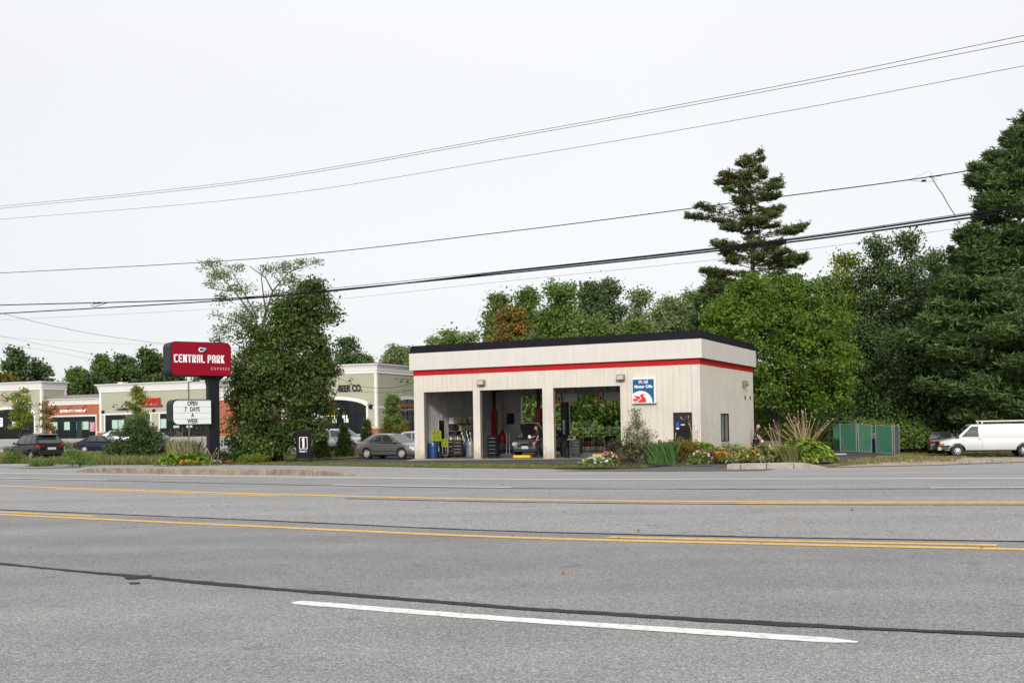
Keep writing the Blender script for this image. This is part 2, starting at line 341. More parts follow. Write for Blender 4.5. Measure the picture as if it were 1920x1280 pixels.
def strip(name, ka, kb, mat, dz, t0=-75, t1=55, n=90, oa=0, ob=0, **k):
    """a ribbon between two of the road's curves, each moved sideways by an offset"""
    A = []; Bp = []
    for i in range(n+1):
        t = t0+(t1-t0)*i/n
        a = ka(t) if callable(ka) else curve(ka, t); b = kb(t) if callable(kb) else curve(kb, t)
        oo = oa(t) if callable(oa) else oa; pp = ob(t) if callable(ob) else ob
        A.append((a[0]+RN[0]*oo, a[1]+RN[1]*oo)); Bp.append((b[0]+RN[0]*pp, b[1]+RN[1]*pp))
    mb = MB(); vs = [(p[0], p[1], gz(*p)+dz) for p in A+Bp]
    mb.add(vs, [(i, i+1, n+2+i, n+1+i) for i in range(n)]); o = mb.build(name, mat)
    o['kind'] = k.get('kind', 'structure')
    if k.get('label'): o['label'] = k['label']
    return o
near = lambda t: (t*RT[0]-14*RN[0], t*RT[1]-14*RN[1])
A1 = roadmat('worn asphalt of the near lane', .235, .52, 125, .16, .012, .4)
A2 = roadmat('worn asphalt of the inner lane', .22, .48, 115, .15, .0, .3)
A3 = roadmat('pale asphalt of the turning lane', .27, .46, 70, .08, .03, .8)
A4 = roadmat('worn asphalt of the far lanes', .245, .38, 55, .09, .0, .3)
strip('road', near, 'a', A1, .008, label='nearest lane of worn speckled grey asphalt')
strip('road', 'a', 'b', A2, .008, label='lane of darker grey asphalt before the double yellow line')
strip('road', 'b', 'fy', A3, .008, ob=-.28, label='pale grey middle turning lane with thin cracks')
strip('road', 'fy', 'edge', A4, .008, oa=-.28, label='two far lanes of grey asphalt')
TAR = M('black crack sealant', (.034, .034, .038), .8, 0, .25, 3, spec=.15)
YEL = M('yellow road paint', (.68, .40, .07), .7, 0, .16, 6, dirt=((.22, .20, .16), 22, .7))
WHT = M('white road paint', (.72, .72, .70), .7, 0, .10, 6, dirt=((.25, .24, .22), 26, .75))
def wob(seed, w, amp):
    r = random.Random(seed); c = [(r.uniform(.3, 6), r.uniform(0, 6), r.uniform(.3, 1)) for _ in range(9)]
    d = [(r.uniform(9, 42), r.uniform(0, 6), r.uniform(.2, .7)) for _ in range(8)]
    return lambda t: w+amp*(sum(k*math.sin(f*t+p) for f, p, k in c)/4+sum(k*math.sin(f*t+p) for f, p, k in d)/7)
strip('road_joint', 'a', 'a', TAR, .0135, -30, 6, 2400, wob(1, -.050, .032), wob(2, .050, .034), label='wide wavy black sealed joint across the near lane')
strip('road_joint', 'b', 'b', TAR, .0135, -40, 20, 700, wob(3, -.042, .03), wob(4, .042, .03), label='thin black sealed joint beyond the double yellow line')
strip('road_joint', 'fy', 'fy', TAR, .0135, -13, 25, 400, wob(5, -.72, .04), wob(6, -.62, .04), label='thin black sealed joint before the far yellow line')
strip('road_joint', 'wd', 'wd', TAR, .0135, -60, 25, 400, wob(7, -.46, .06), wob(8, -.32, .06), label='thin black joint between the two far lanes')
def paint(name, key, mat, t0, t1, w, off=0, label=None, seed=0):
    n = max(20, int((t1-t0)*10))
    return strip(name, key, key, mat, .012, t0, t1, n, wob(seed+20, off-w/2, .004), wob(seed+50, off+w/2, .004), label=label)
def tt(p, q): P = at(p, q); return P.x*RT[0]+P.y*RT[1]
paint('yellow_line', 'ny', YEL, -60, 20, .19, 0, 'solid yellow line between the inner lane and the turning lane')
paint('yellow_dash', 'ny', YEL, -60, tt(185, 968), .17, .36, 'broken yellow line piece ending at the left', 1)
paint('yellow_dash', 'ny', YEL, tt(1140, 1008), tt(1870, 1024), .17, .34, 'broken yellow line piece beside the solid line on the right', 2)
paint('yellow_line', 'fy', YEL, -75, 30, .30, 0, 'thin yellow line on the far side of the turning lane', 3)
paint('yellow_dash', 'fy', YEL, tt(1400, 941), 14, .22, -.44, 'broken yellow line piece at the far side, on the right', 4)
paint('yellow_dash', 'fy', YEL, -24, -15, .22, -.44, 'broken yellow line piece at the far side, on the left', 5)
for t0, t1, lb in ((-38, tt(200, 900), 'left'), (tt(625, 909), tt(960, 914), 'middle'), (tt(1745, 915), tt(1745, 915)+4, 'right')):
    paint('white_dash', 'wd', WHT, t0, t1, .19, 0, 'far white lane dash, the %s one' % lb, 6)
paint('white_line', 'edge', WHT, -75, 30, .25, 0, 'solid white edge line of the far lane', 7)
# the near lane dash, tapering off worn at its right end
dash = [(-1.50, 7.28), (-.75, 6.84), (-.02, 6.43), (.85, 6.0), (1.76, 5.55)]
mb = MB(); DN = (.46, .888); n = 120; P = []
dw = wob(77, .070, .005); dv = wob(78, .070, .005)
for i in range(n+1):
    u = i/n*4; k = min(3, int(u)); f = u-k; x = dash[k][0]*(1-f)+dash[k+1][0]*f; y = dash[k][1]*(1-f)+dash[k+1][1]*f; P.append((x, y))
vs = []
for s_ in (-1, 1):
    for i, (x, y) in enumerate(P):
        w_ = (dw if s_ < 0 else dv)(i*.13)*(min(1, .25+(n-i)/6) if i > n-6 else 1)*(min(1, .5+i/5))
        vs.append((x+DN[0]*w_*s_, y+DN[1]*w_*s_, gz(x, y)+.012))
mb.add(vs, [(i, i+1, n+2+i, n+1+i) for i in range(n)])
o = mb.build('white_dash', WHT); tag(o, 'large white lane dash on the nearest asphalt', kind='structure')
# small branching dabs of sealant
for q, lab in (([(232, 1084), (285, 1080), (283, 1083.5), (255, 1087.5), (238, 1088)], 'short black sealant dab above the wide joint on the left'),
          ([(240, 1095), (262, 1094.5), (264, 1096.5), (244, 1097)], 'small black sealant dab below the wide joint on the left')):
    sheet('sealant_patch', px(*q), TAR, .0165, lab, fine=False)

# beyond the edge line: shoulder, path, kerbs, verge, lot
A5 = roadmat('warm grey asphalt of the shoulder', .27, .30, 50, .07, .03, .3)
A6 = roadmat('dark fresh asphalt', .052, .35, 60, .10, -.02)
A7 = roadmat('fresh asphalt patch', .085, .25, 60, .05, -.03)
def shoulder_far(t):
    return None
sheet('shoulder', [curve('edge', -75+130*i/60) for i in range(61)]+[tuple(at(2300, 862)[:2]), tuple(at(1920, 866)[:2]), tuple(at(1760, 872)[:2]), tuple(at(1560, 876.5)[:2]), tuple(at(1400, 880)[:2]), tuple(at(1220, 882)[:2]), tuple(at(1120, 881)[:2]), tuple(at(1050, 880.5)[:2]), tuple(at(1035, 879)[:2]), tuple(at(820, 877)[:2]), tuple(at(600, 872.5)[:2]), tuple(at(430, 870)[:2]), tuple(at(120, 871.5)[:2]), tuple(at(0, 870)[:2]), (-60, 66), (-85, 70)], A5, .008, 'warm grey asphalt shoulder and footpath past the white edge line', fine=False)
GRV = groundmat('pale gravel', [(.3, (.24, .19, .145)), (.5, (.34, .28, .22)), (.7, (.42, .36, .29))], 1.2, 40, .6)
GRS = groundmat('mown grass base', [(.3, (.035, .05, .012)), (.5, (.08, .09, .025)), (.7, (.14, .13, .05))], .9, 25, .8)
LAWN2 = groundmat('dry mown grass base', [(.3, (.10, .085, .035)), (.5, (.13, .12, .04)), (.7, (.20, .16, .08))], .8, 25, .8)
MUL = groundmat('dark bark mulch', [(.3, (.012, .009, .008)), (.5, (.03, .022, .018)), (.7, (.06, .04, .03))], 2, 30, 1.)
RMUL = groundmat('red bark mulch', [(.3, (.10, .03, .018)), (.5, (.19, .06, .035)), (.7, (.26, .11, .07))], 1, 14, 1.)
PAV = roadmat('pale grey parking asphalt', .30, .2, 30, .08, .01, .3)
sheet('driveway', px((-120, 876), (60, 879), (150, 877), (175, 872), (60, 870), (-120, 868)), A6, .012, 'dark asphalt driveway mouth at the left', fine=False)
sheet('parking_lot', [tuple(at(470, 867.5)[:2]), tuple(at(700, 869.5)[:2]), tuple(at(900, 871.5)[:2]), tuple(at(1120, 873)[:2]), tuple(at(1200, 868)[:2]), (6.4, 54.6), (15.5, 60), (13.5, 74), (-8, 77), (-13.5, 68.5)], A6, .016, 'dark new asphalt parking lot round the garage')
sheet('parking_lot', px((1545, 868.5), (1575, 868), (1640, 859), (1700, 849.5), (1700, 841), (1600, 841.5), (1500, 842), (1440, 846), (1420, 853)), A6, .03, 'dark asphalt lot behind the flower bed, before the green enclosure')
sheet('asphalt_patch', px((1035, 883), (1120, 884.3), (1240, 884.6), (1434, 883.2), (1458, 878.5), (1364, 880), (1345, 877.5), (1375, 868), (1300, 868.5), (1255, 873), (1200, 879), (1130, 880.3), (1080, 881.2)), A7, .012, 'strip of fresh dark asphalt at the kerb end before the flower bed', fine=False)
sheet('lawn', px((430, 870.8), (600, 873), (820, 876.8), (1035, 879.2), (1060, 877), (1210, 877), (1300, 872.5), (1260, 868.8), (1180, 868), (1060, 874), (900, 871.8), (700, 869.3), (470, 866)), GRS, .022, 'narrow mown grass strip between the footpath and the lot', fine=False)
sheet('lawn', [tuple(at(q, w)[:2]) for q, w in ((1548, 877), (1620, 872.5), (1700, 869.5), (1790, 866), (1830, 858), (2000, 850), (2000, 842), (1830, 838), (1700, 842), (1640, 858), (1575, 869))], LAWN2, .02, 'sloping dry grass between the dark lot and the gravel')
sheet('gravel_pad', px((1560, 876.8), (1760, 872.5), (1920, 866.5), (2300, 862), (2300, 846), (1990, 848), (1850, 852), (1760, 860), (1700, 864), (1620, 871)), GRV, .026, 'pale gravel pull-in under the white van')
sheet('grass_patch', px((1722, 856), (1760, 858.5), (1850, 858.5), (1800, 853.5), (1740, 853)), GRS, .034, 'small green grass patch in the gravel before the van')
# plaza parking
sheet('parking_lot', [(-80, 85), (-70, 62), (-40, 60.5), (-24, 60), (-17, 68), (-8.5, 79), (-2, 100), (2, 123), (-20, 128), (-80, 152), (-110, 150)], PAV, .03, 'pale grey parking lot before the strip of shops')
sheet('lawn', px((330, 866.5), (470, 865.5), (640, 861), (780, 852), (780, 838), (640, 842), (560, 850), (430, 852), (330, 855)), LAWN2, .06, 'dry grass bank under the left tree and the small evergreens')
for q, lab in (([(-60, 861), (0, 857.5), (60, 852), (20, 850), (-60, 851)], 'red mulch island at the far left behind the black crossover'), ([(95, 838), (150, 836.5), (152, 833), (110, 832)], 'red mulch island before the terracotta shop'), ([(110, 853), (175, 852), (200, 848.5), (130, 848)], 'red mulch island beside the dark blue car')):
    sheet('planting_island', [tuple(at(*p)[:2]) for p in q], RMUL, .10, lab, skirt=.1)
# flower bed
bed = px((1078, 873.8), (1110, 875.8), (1230, 876), (1300, 871.8), (1345, 868.6), (1370, 867.2), (1450, 867), (1548, 864.8), (1560, 856), (1500, 850), (1340, 853), (1200, 862), (1130, 869))
sheet('flower_bed', bed, MUL, .07, 'dark mulch flower bed before the garage', skirt=.1)
# granite kerbs, stone by stone
GRN = M('tan weathered granite', (.25, .205, .15), .85, 0, .5, 2.5, .6, 40, dirt=((.22, .13, .07), 3, .6))
GRY = M('grey granite', (.34, .31, .27), .8, 0, .22, 6, .6, 40, dirt=((.30, .18, .10), 2.2, .5))
def kerb(label, pts, h, mat, joints, depth=.16):
    """pts: face line in pixels along its foot; joints: fractions where one stone ends"""
    root = thing('granite_kerb', label, 'kerb', at(*pts[len(pts)//2]))
    P = [at(*p) for p in pts]; Ls = [0]
    for a, b in zip(P, P[1:]): Ls.append(Ls[-1]+(b-a).length)
    def pos(u):
        d = u*Ls[-1]
        for i in range(len(P)-1):
            if d <= Ls[i+1] or i == len(P)-2: return P[i].lerp(P[i+1], (d-Ls[i])/(Ls[i+1]-Ls[i]))
    for a, b in zip(joints, joints[1:]):
        n = 3; mb = MB(); vs = []
        for i in range(n+1):
            u = a+(b-a)*(i/n); u += .018/Ls[-1]*(1 if i == 0 else -1 if i == n else 0)
            p = pos(u); q = pos(min(1, u+.01)); r = pos(max(0, u-.01)); d = (q-r).normalized(); nn = Vector((-d.y, d.x, 0))
            if nn.y < 0: nn = -nn
            z = gz(p.x, p.y); hh = h(u) if callable(h) else h; j = random.uniform(-.006, .006)
            vs += [(p.x, p.y, z-.1), (p.x+nn.x*(.01+j), p.y+nn.y*(.01+j), z+hh-.015), (p.x+nn.x*(.03+j), p.y+nn.y*(.03+j), z+hh), (p.x+nn.x*depth, p.y+nn.y*depth, z+hh+.004), (p.x+nn.x*depth, p.y+nn.y*depth, z-.1)]
        fs = [(i*5+k, i*5+(k+1) % 5, (i+1)*5+(k+1) % 5, (i+1)*5+k) for i in range(n) for k in range(5)]+[(4, 3, 2, 1, 0), tuple(n*5+k for k in range(5))]
        mb.add([Vector(v)-root.location for v in vs], fs); mb.build('kerb_stone', mat, root)
    return root
hk = lambda u: .20*min(1, u/.10+.02)*min(1, (1-u)/.16+.02)
kerb('long tan granite kerb along the left footpath, sunk at both ends', [(135, 884.5), (250, 887.3), (400, 889.3), (560, 891), (700, 892.8)], hk, GRN, [0, .10, .22, .33, .42, .52, .62, .73, .85, 1])
sheet('footpath', px((240, 876.6), (300, 876.9), (450, 877.8), (540, 879), (560, 877), (520, 874.0), (430, 872.6), (250, 874.5), lift=.15), A5, .12, 'asphalt footpath behind the tan kerb', fine=False, skirt=.12)
rk = kerb('short grey granite kerb at the foot of the flower bed', [(1362, 880.2), (1390, 880.2), (1430, 879.6), (1470, 878.6), (1510, 877.6), (1552, 876)], lambda u: .19*min(1, (1-u)/.3+.03)*(1 if u > .02 else .9), GRY, [0, .13, .36, .62, 1], .2)
# ------------------------------------------------------------------ the garage
GO = Vector((-5.419, 59.332, -.65)); GR = -.454; GW, GD = 16.231, 10.943
CREAM = M('cream painted siding', (.645, .595, .52), .6, 0, .05, .8, .12, 90, dirt=((.52, .46, .38), .7, .3), streak=.11, grime=.55)
CREAM2 = M('pale cream fascia paint', (.615, .58, .54), .55, 0, .03, .6, .08, 90, streak=.07)
RED = M('red fascia stripe paint', (.44, .012, .014), .5, 0, .10, .7, spec=.2)
BLACKM = M('black roof edging metal', (.010, .010, .014), .55, 0, .35, 3, spec=.15)
INWALL = M('grey painted inner wall', (.52, .52, .50), .7, 0, .10, .8, dirt=((.2, .19, .17), 1.2, .5))
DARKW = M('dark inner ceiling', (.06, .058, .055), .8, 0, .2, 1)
CONC = M('green grey shop floor', (.17, .19, .175), .45, 0, .2, 1.2, dirt=((.07, .07, .07), 2, .7))
APR = M('tan concrete apron', (.36, .27, .19), .85, 0, .15, 2, .3, 60, dirt=((.2, .14, .09), 1.5, .6))
FND = M('grey concrete foundation', (.42, .38, .33), .85, 0, .12, 3)
ALU = M('dull aluminium', (.45, .44, .42), .35, .8, .1, 8)
DBRZ = M('dark bronze door frame', (.035, .02, .015), .4, .2, .15, 8)
GLASS_D = M('dark window glass', (.012, .014, .016), .06, 0, 0, spec=.6)
BLK = M('black plastic', (.010, .010, .011), .5, 0, .2, 10, spec=.25)
BLKM = M('black painted steel', (.012, .012, .013), .5, 0, .15, 8, spec=.2)
REDM = M('red enamel steel', (.30, .012, .012), .3, .1, .12, 5)
WHTP = M('white enamel', (.78, .78, .76), .35, 0, .03, 5)
CHR = M('chrome', (.7, .7, .7), .12, 1, 0)
YELP = M('yellow safety paint', (.70, .46, .02), .45, 0, .12, 8)
BLUED = M('blue steel drum paint', (.01, .055, .14), .35, .1, .15, 5)
G = thing('garage', 'cream service garage with red stripe, black roof edge and three open bays', 'garage', GO, GR)
OPN = [(.628, 3.695), (4.109, 7.798), (8.413, 12.105)]; OH = 3.66; DOOR = (14.85, 15.80, 2.25)
ROP = [(1.42, 4.3), (4.72, 8.45)]
def gpart(name, f, mat, **k):
    mb = MB(); f(mb); return mb.build(name, mat, G, **k)
# cores of the walls
def fw(mb):
    cuts = [0]+[v for o in OPN for v in o]+[DOOR[0], DOOR[1], GW]
    for a, b in zip(cuts[::2], cuts[1::2]): mb.box(a+.03, b-.005 if b < GW else b-.03, .022, .24, -.1, 4.6)
    for a, b in OPN: mb.box(a-.01, b+.01, .022, .24, OH+.004, 4.6)
    mb.box(DOOR[0]-.01, DOOR[1]+.01, .022, .24, DOOR[2]+.02, 4.6)
gpart('wall', fw, INWALL)
def jam(mb):
    for a, b in OPN: mb.box(a-.02, a+.002, .018, .262, 0, OH+.01); mb.box(b-.002, b+.02, .018, .262, 0, OH+.01); mb.box(a-.02, b+.02, .018, .262, OH-.002, OH+.03)
gpart('bay_frame', jam, M('brownish jamb paint', (.26, .22, .18), .6, 0, .12, 3))
gpart('wall', lambda mb: (mb.box(.03, .2, .25, GD-.25, -.1, 4.6)), INWALL)
gpart('wall', lambda mb: (mb.box(GW-.2, GW-.022, .25, 3.725, .0, 4.6), mb.box(GW-.2, GW-.022, 5.278, GD-.25, 0, 4.6), mb.box(GW-.2, GW-.022, 3.725, 5.278, 0, .717), mb.box(GW-.2, GW-.022, 3.725, 5.278, 2.19, 4.6)), INWALL)
def bw(mb):
    mb.box(.03, ROP[0][0], GD-.24, GD-.02, -.1, 4.6); mb.box(ROP[0][1], ROP[1][0], GD-.24, GD-.02, -.1, 4.6); mb.box(ROP[1][1], GW-.03, GD-.24, GD-.02, -.1, 4.6)
    for a, b in ROP: mb.box(a, b, GD-.24, GD-.02, 3.62, 4.6)
gpart('wall', bw, INWALL)
gpart('partition_wall', lambda mb: mb.box(12.55, 12.7, .25, GD-.25, 0, 4.5), INWALL)
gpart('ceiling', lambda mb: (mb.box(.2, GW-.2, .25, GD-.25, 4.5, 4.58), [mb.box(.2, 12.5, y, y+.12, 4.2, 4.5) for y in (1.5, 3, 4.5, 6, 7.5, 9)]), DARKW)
gpart('roof', lambda mb: mb.box(.05, GW-.05, .05, GD-.05, 5.9, 6.0), BLACKM)
gpart('shop_floor', lambda mb: mb.box(.02, GW-.02, .02, GD-.02, -.25, 0), CONC)
gpart('concrete_apron', lambda mb: mb.add([(-.05, 0, .004), (12.8, 0, .004), (12.8, -1.0, -.05), (-.05, -1.15, -.08), (-.05, 0, -.4), (12.8, 0, -.4), (12.8, -1.0, -.4), (-.05, -1.15, -.4)], [(0,3,2,1), (3,7,6,2), (0,4,7,3), (1,2,6,5), (0,1,5,4), (4,5,6,7)]), APR)
gpart('foundation', lambda mb: (mb.box(GW-.15, GW-.012, .01, GD, -.7, .16), mb.box(.01, GW, .01, .2, -.7, -.004), mb.box(0, .15, .2, GD, -.7, 0), mb.box(.2, GW-.2, GD-.15, GD-.01, -.7, -.01)), FND)
# siding, board by board
def board(name, x0, x1, z0, z1, side='f', mat=CREAM, y=0., gap=.0032):
    mb = MB(); j = random.uniform(-.0015, .0015)
    if side == 'f': mb.box(x0+gap, x1-gap, y+j, y+.022, z0, z1)
    elif side == 'r': mb.box(GW-y-.022, GW-y+j, x0+gap, x1-gap, z0, z1)
    return mb.build(name, mat, G)
edges = sorted(set([round(i*.3047, 3) for i in range(int(GW/.3047)+1)]+[0, GW]+[v for o in OPN for v in o]+[DOOR[0], DOOR[1]]))
ed2 = [edges[0]]
for e in edges[1:]:
    if e-ed2[-1] > .035 or e in (GW,): ed2.append(e)
    elif any(abs(e-v) < 1e-6 for o in OPN for v in o) or e in DOOR[:2]: ed2[-1] = e
for a, b in zip(ed2, ed2[1:]):
    c = (a+b)/2; z0 = -.02
    if any(p < c < q for p, q in OPN): z0 = OH
    if DOOR[0] < c < DOOR[1]: z0 = DOOR[2]
    board('siding_board', a, b, z0, 4.6)
ys_ = sorted(set([round(i*.3047, 3) for i in range(int(GD/.3047)+1)]+[GD, 3.725, 5.278]))
for a, b in zip(ys_, ys_[1:]):
    if b-a < .03: continue
    c = (a+b)/2
    if 3.725 < c < 5.278: board('siding_board', a, b, .15, .717, 'r'); board('siding_board', a, b, 2.19, 4.6, 'r')
    else: board('siding_board', a, b, .15, 4.6, 'r')
gpart('siding_board', lambda mb: mb.box(0, .022, .02, GD, -.02, 4.6), CREAM); gpart('siding_board', lambda mb: (mb.box(0, ROP[0][0], GD-.02, GD, 0, 4.6), mb.box(ROP[1][1], GW, GD-.02, GD, 0, 4.6), mb.box(ROP[0][0], ROP[1][1], GD-.02, GD, 3.62, 4.6)), CREAM)
# red stripe, fascia, black edge
E_ = .168
gpart('red_stripe', lambda mb: (mb.box(-.012, GW+.012, -.014, .0, 4.583, 4.90), mb.box(GW, GW+.012, 0, GD, 4.583, 4.90), mb.box(-.012, 0, 0, GD, 4.583, 4.90)), RED)
gpart('soffit', lambda mb: mb.box(-E_+.01, GW+E_-.01, -E_+.01, GD+E_-.01, 4.895, 4.94), CREAM2)
n = 42
for i in range(n):
    a = -E_+(GW+2*E_)*i/n; b = -E_+(GW+2*E_)*(i+1)/n
    mb = MB(); mb.box(a+.0012, b-.0012, -E_+random.uniform(-.001, .001), -E_+.03, 4.881, 5.81); mb.build('fascia_board', CREAM2, G)
n = 28
for i in range(n):
    a = -E_+(GD+2*E_)*i/n; b = -E_+(GD+2*E_)*(i+1)/n
    mb = MB(); mb.box(GW+E_-.03, GW+E_+random.uniform(-.001, .001), a+.003+(.03 if i == 0 else 0), b-.003, 4.881, 5.81); mb.build('fascia_board', CREAM2, G)
gpart('fascia_backing', lambda mb: (mb.box(-E_+.032, GW+E_-.032, -E_+.032, GD+E_-.04, 4.95, 5.82)), CREAM2)
for k in range(4):
    z0 = 5.803+k*.107; ins = .004+k*.022
    gpart('roof_edge_band', lambda mb: mb.box(-E_+ins, GW+E_-ins, -E_+ins, GD+E_-ins, z0, z0+.095), BLACKM)
    gpart('roof_edge_joint', lambda mb: mb.box(-E_+ins+.03, GW+E_-ins-.03, -E_+ins+.03, GD+E_-ins-.03, z0+.095, z0+.107), BLACKM)
# office door and side window
def frame(x0, x1, z0, z1, w, y0, y1, name, mat, bars=(), hb=()):
    mb = MB(); mb.box(x0, x0+w, y0, y1, z0, z1); mb.box(x1-w, x1, y0, y1, z0, z1); mb.box(x0+w, x1-w, y0, y1, z1-w, z1); mb.box(x0+w, x1-w, y0, y1, z0, z0+w)
    for b in bars: mb.box(b-w/3, b+w/3, y0+.004, y1-.004, z0+w, z1-w)
    for b in hb: mb.box(x0+w, x1-w, y0+.006, y1-.006, b-w/3, b+w/3)
    return mb.build(name, mat, G)
dr = frame(DOOR[0], DOOR[1], -.02, DOOR[2], .055, -.012, .06, 'door_frame', DBRZ)
d2 = frame(DOOR[0]+.058, DOOR[1]-.058, .0, DOOR[2]-.058, .075, .02, .055, 'door', DBRZ)
mb = MB(); mb.box(DOOR[0]+.13, DOOR[1]-.13, .034, .04, .075, DOOR[2]-.13); mb.build('door_glass', M('clear dark glass', (.01, .012, .013), .05, 0, 0, spec=.45), d2)
mb = MB(); mb.tube([(14.97, -.03, .95), (14.97, -.05, 1.0), (14.97, -.05, 1.2), (14.97, -.03, 1.25)], .014); mb.build('door_handle', ALU, d2)
mb = MB(); mb.box(14.98, 15.13, .026, .031, 1.50, 1.76); mb.build('blue_notice', M('blue notice print', (.01, .10, .42), .5, 0, 0), d2)
mb = MB(); mb.box(14.98, 15.13, .026, .031, 1.42, 1.495); mb.build('white_notice', WHTP, d2)
mb = MB(); mb.box(15.22, 15.42, .026, .031, 1.62, 1.67); mb.build('white_notice', WHTP, d2)
mb = MB(); mb.tube([(15.2+.3*u, .028, 2.03-.14*math.sin(PI*u)) for u in [i/10 for i in range(11)]], .009, 6); mb.build('cable_loop', ALU, d2)
WIN = (3.725, 5.278, .717, 2.19)
def sw(name, mat, f): mb = MB(); f(mb); return mb.build(name, mat, G)
wf = sw('window_frame', DBRZ, lambda mb: (mb.box(GW-.06, GW+.02, WIN[0], WIN[0]+.05, WIN[2], WIN[3]), mb.box(GW-.06, GW+.02, WIN[1]-.05, WIN[1], WIN[2], WIN[3]), mb.box(GW-.06, GW+.02, WIN[0]+.05, WIN[1]-.05, WIN[3]-.05, WIN[3]), mb.box(GW-.06, GW+.02, WIN[0]+.05, WIN[1]-.05, WIN[2], WIN[2]+.05), mb.box(GW-.055, GW+.012, 4.50, 4.55, WIN[2]+.05, WIN[3]-.05)))
mb = MB(); mb.box(GW-.035, GW-.028, WIN[0]+.05, WIN[1]-.05, WIN[2]+.05, WIN[3]-.05); mb.build('pane', M('window glass', (.05, .06, .06), .05, 0, 0, spec=.6), wf)
mb = MB(); [mb.box(GW-.027, GW-.024, 4.6+k*.14, 4.66+k*.14, WIN[2]+.06, WIN[3]-.06) for k in range(4)]; [mb.box(GW-.027, GW-.024, 3.82+k*.2, 3.9+k*.2, WIN[2]+.06, WIN[3]-.06) for k in range(3)]; o = mb.build('blind_strips', M('grey blind', (.30, .31, .30), .6, 0, .1, 5), wf)
sw('window_sill', FND, lambda mb: mb.box(GW-.05, GW+.035, WIN[0]-.04, WIN[1]+.04, WIN[2]-.09, WIN[2]))
sw('wall_bolt', BLKM, lambda mb: mb.box(GW, GW+.05, 8.86, 8.93, 2.98, 3.2)); sw('wall_bolt', BLKM, lambda mb: mb.box(GW, GW+.05, 10.06, 10.13, 3.0, 3.2))
sw('siding_base_joint', BLKM, lambda mb: mb.box(GW-.01, GW+.006, .02, GD, .146, .156))
sw('meter_pipe', BLKM, lambda mb: (mb.tube([(GW+.1, 10.3, .1), (GW+.1, 10.3, .55)], .02), mb.tube([(GW+.1, 10.0, .35), (GW+.1, 10.4, .35)], .05), mb.tube([(GW, 10.3, .5), (GW+.14, 10.3, .5)], .03)))
# lamps on the walls
LAMPG = M('greyed lamp lens', (.42, .40, .36), .25, 0, .1, 9)
def flood(name, lab, loc, rz):
    t = thing(name, lab, 'floodlight', GO+Matrix.Rotation(GR, 3, 'Z') @ Vector(loc), GR+rz, 'floodlights on the garage walls')
    mb = MB(); mb.prism([(-.03, -.02), (-.05, .30), (-.26, .26), (-.30, .02), (-.14, -.04)], -.2, .2, 'x'); o = mb.build('housing', M('brown grey lamp housing', (.20, .17, .14), .4, .2, .1, 5), t); bevel(o, .012)
    mb = MB(); mb.add([(-.16, -.305, .03), (.16, -.305, .03), (.16, -.268, .245), (-.16, -.268, .245)], [(0, 1, 2, 3)]); mb.build('lens', LAMPG, t)
    mb = MB(); mb.tube([(0, .0, .1), (0, -.05, .1)], .05); mb.build('mount', BLKM, t)
flood('floodlight', 'small brown floodlight between the left and middle bays of the garage', (4.29, 0, 3.93), 0)
flood('floodlight', 'small brown floodlight above the right bay, beside the blue oil sign', (12.2, 0, 3.93), 0)
flood('floodlight', 'tilted grey floodlight high on the garage side wall', (GW, 8.6, 3.75), PI/2)
# the oil sign
sp = GO+Matrix.Rotation(GR, 3, 'Z') @ Vector((12.80, 0, 2.73))
t = thing('wall_sign', 'square blue and white illuminated motor oil sign with red winged horse on the garage front', 'sign', sp, GR)
mb = MB(); mb.box(0, 1.24, -.22, -.02, 0, 1.27); bevel(mb.build('sign_box', M('white sign cabinet', (.74, .76, .76), .35, 0, .03, 4), t), .015)
mb = MB(); mb.box(.055, 1.155, -.226, -.221, .05, 1.2); mb.build('sign_face', M('blue sign face', (.004, .085, .22), .3, 0, .03, 3), t)
mb = MB(); cx, cz, r = .46, .06, .61; pl = [(.055, .052), (1.07, .052)]+[(cx+r*math.cos(a), cz+r*.93*math.sin(a)) for a in [i*PI/40 for i in range(1, 41)] if cx+r*math.cos(a) > .055]
zl = cz+r*.93*math.sqrt(1-((cx-.055)/r)**2); pl.append((.055, zl)); mb.prism(pl, -.2285, -.2265); mb.build('white_disc', M('white sign face', (.80, .80, .78), .3, 0, 0), t)
RS = M('red sign print', (.68, .015, .03), .35, 0, 0)
for poly in ([(.46,.46),(.74,.475),(.66,.43),(.60,.385),(.62,.345),(.70,.29),(.74,.20),(.75,.10),(.74,.055),(.30,.055),(.34,.12),(.40,.17),(.44,.20),(.48,.24),(.50,.205),(.53,.205),(.49,.28),(.44,.37),(.44,.42)],
             [(.06,.40),(.20,.385),(.36,.37),(.44,.36),(.42,.31),(.46,.23),(.40,.20),(.34,.22),(.26,.24),(.20,.30),(.12,.35)],
             [(.06,.26),(.14,.245),(.22,.255),(.30,.225),(.36,.18),(.34,.13),(.24,.14),(.14,.12),(.06,.14)],
             [(.06,.115),(.14,.105),(.24,.12),(.30,.10),(.27,.06),(.20,.075),(.12,.085),(.06,.095)]):
    mb = MB(); mb.prism(poly, -.231, -.229); mb.build('winged_horse', RS, t)
WL = M('white lettering', (.85, .85, .85), .4, 0, 0); LB = M('light blue lettering', (.42, .62, .85), .4, 0, 0)
text('lettering', 'Motor Oils', .205, WL, t, (.61, -.228, .835), extrude=.002, bold=.007)
text('lettering', 'M  bil', .21, LB, t, (.615, -.228, 1.065), extrude=.002, bold=.014)
text('lettering', 'o', .20, M('pink red lettering', (.75, .15, .18), .4, 0, 0), t, (.548, -.229, 1.052), extrude=.002, bold=.014)
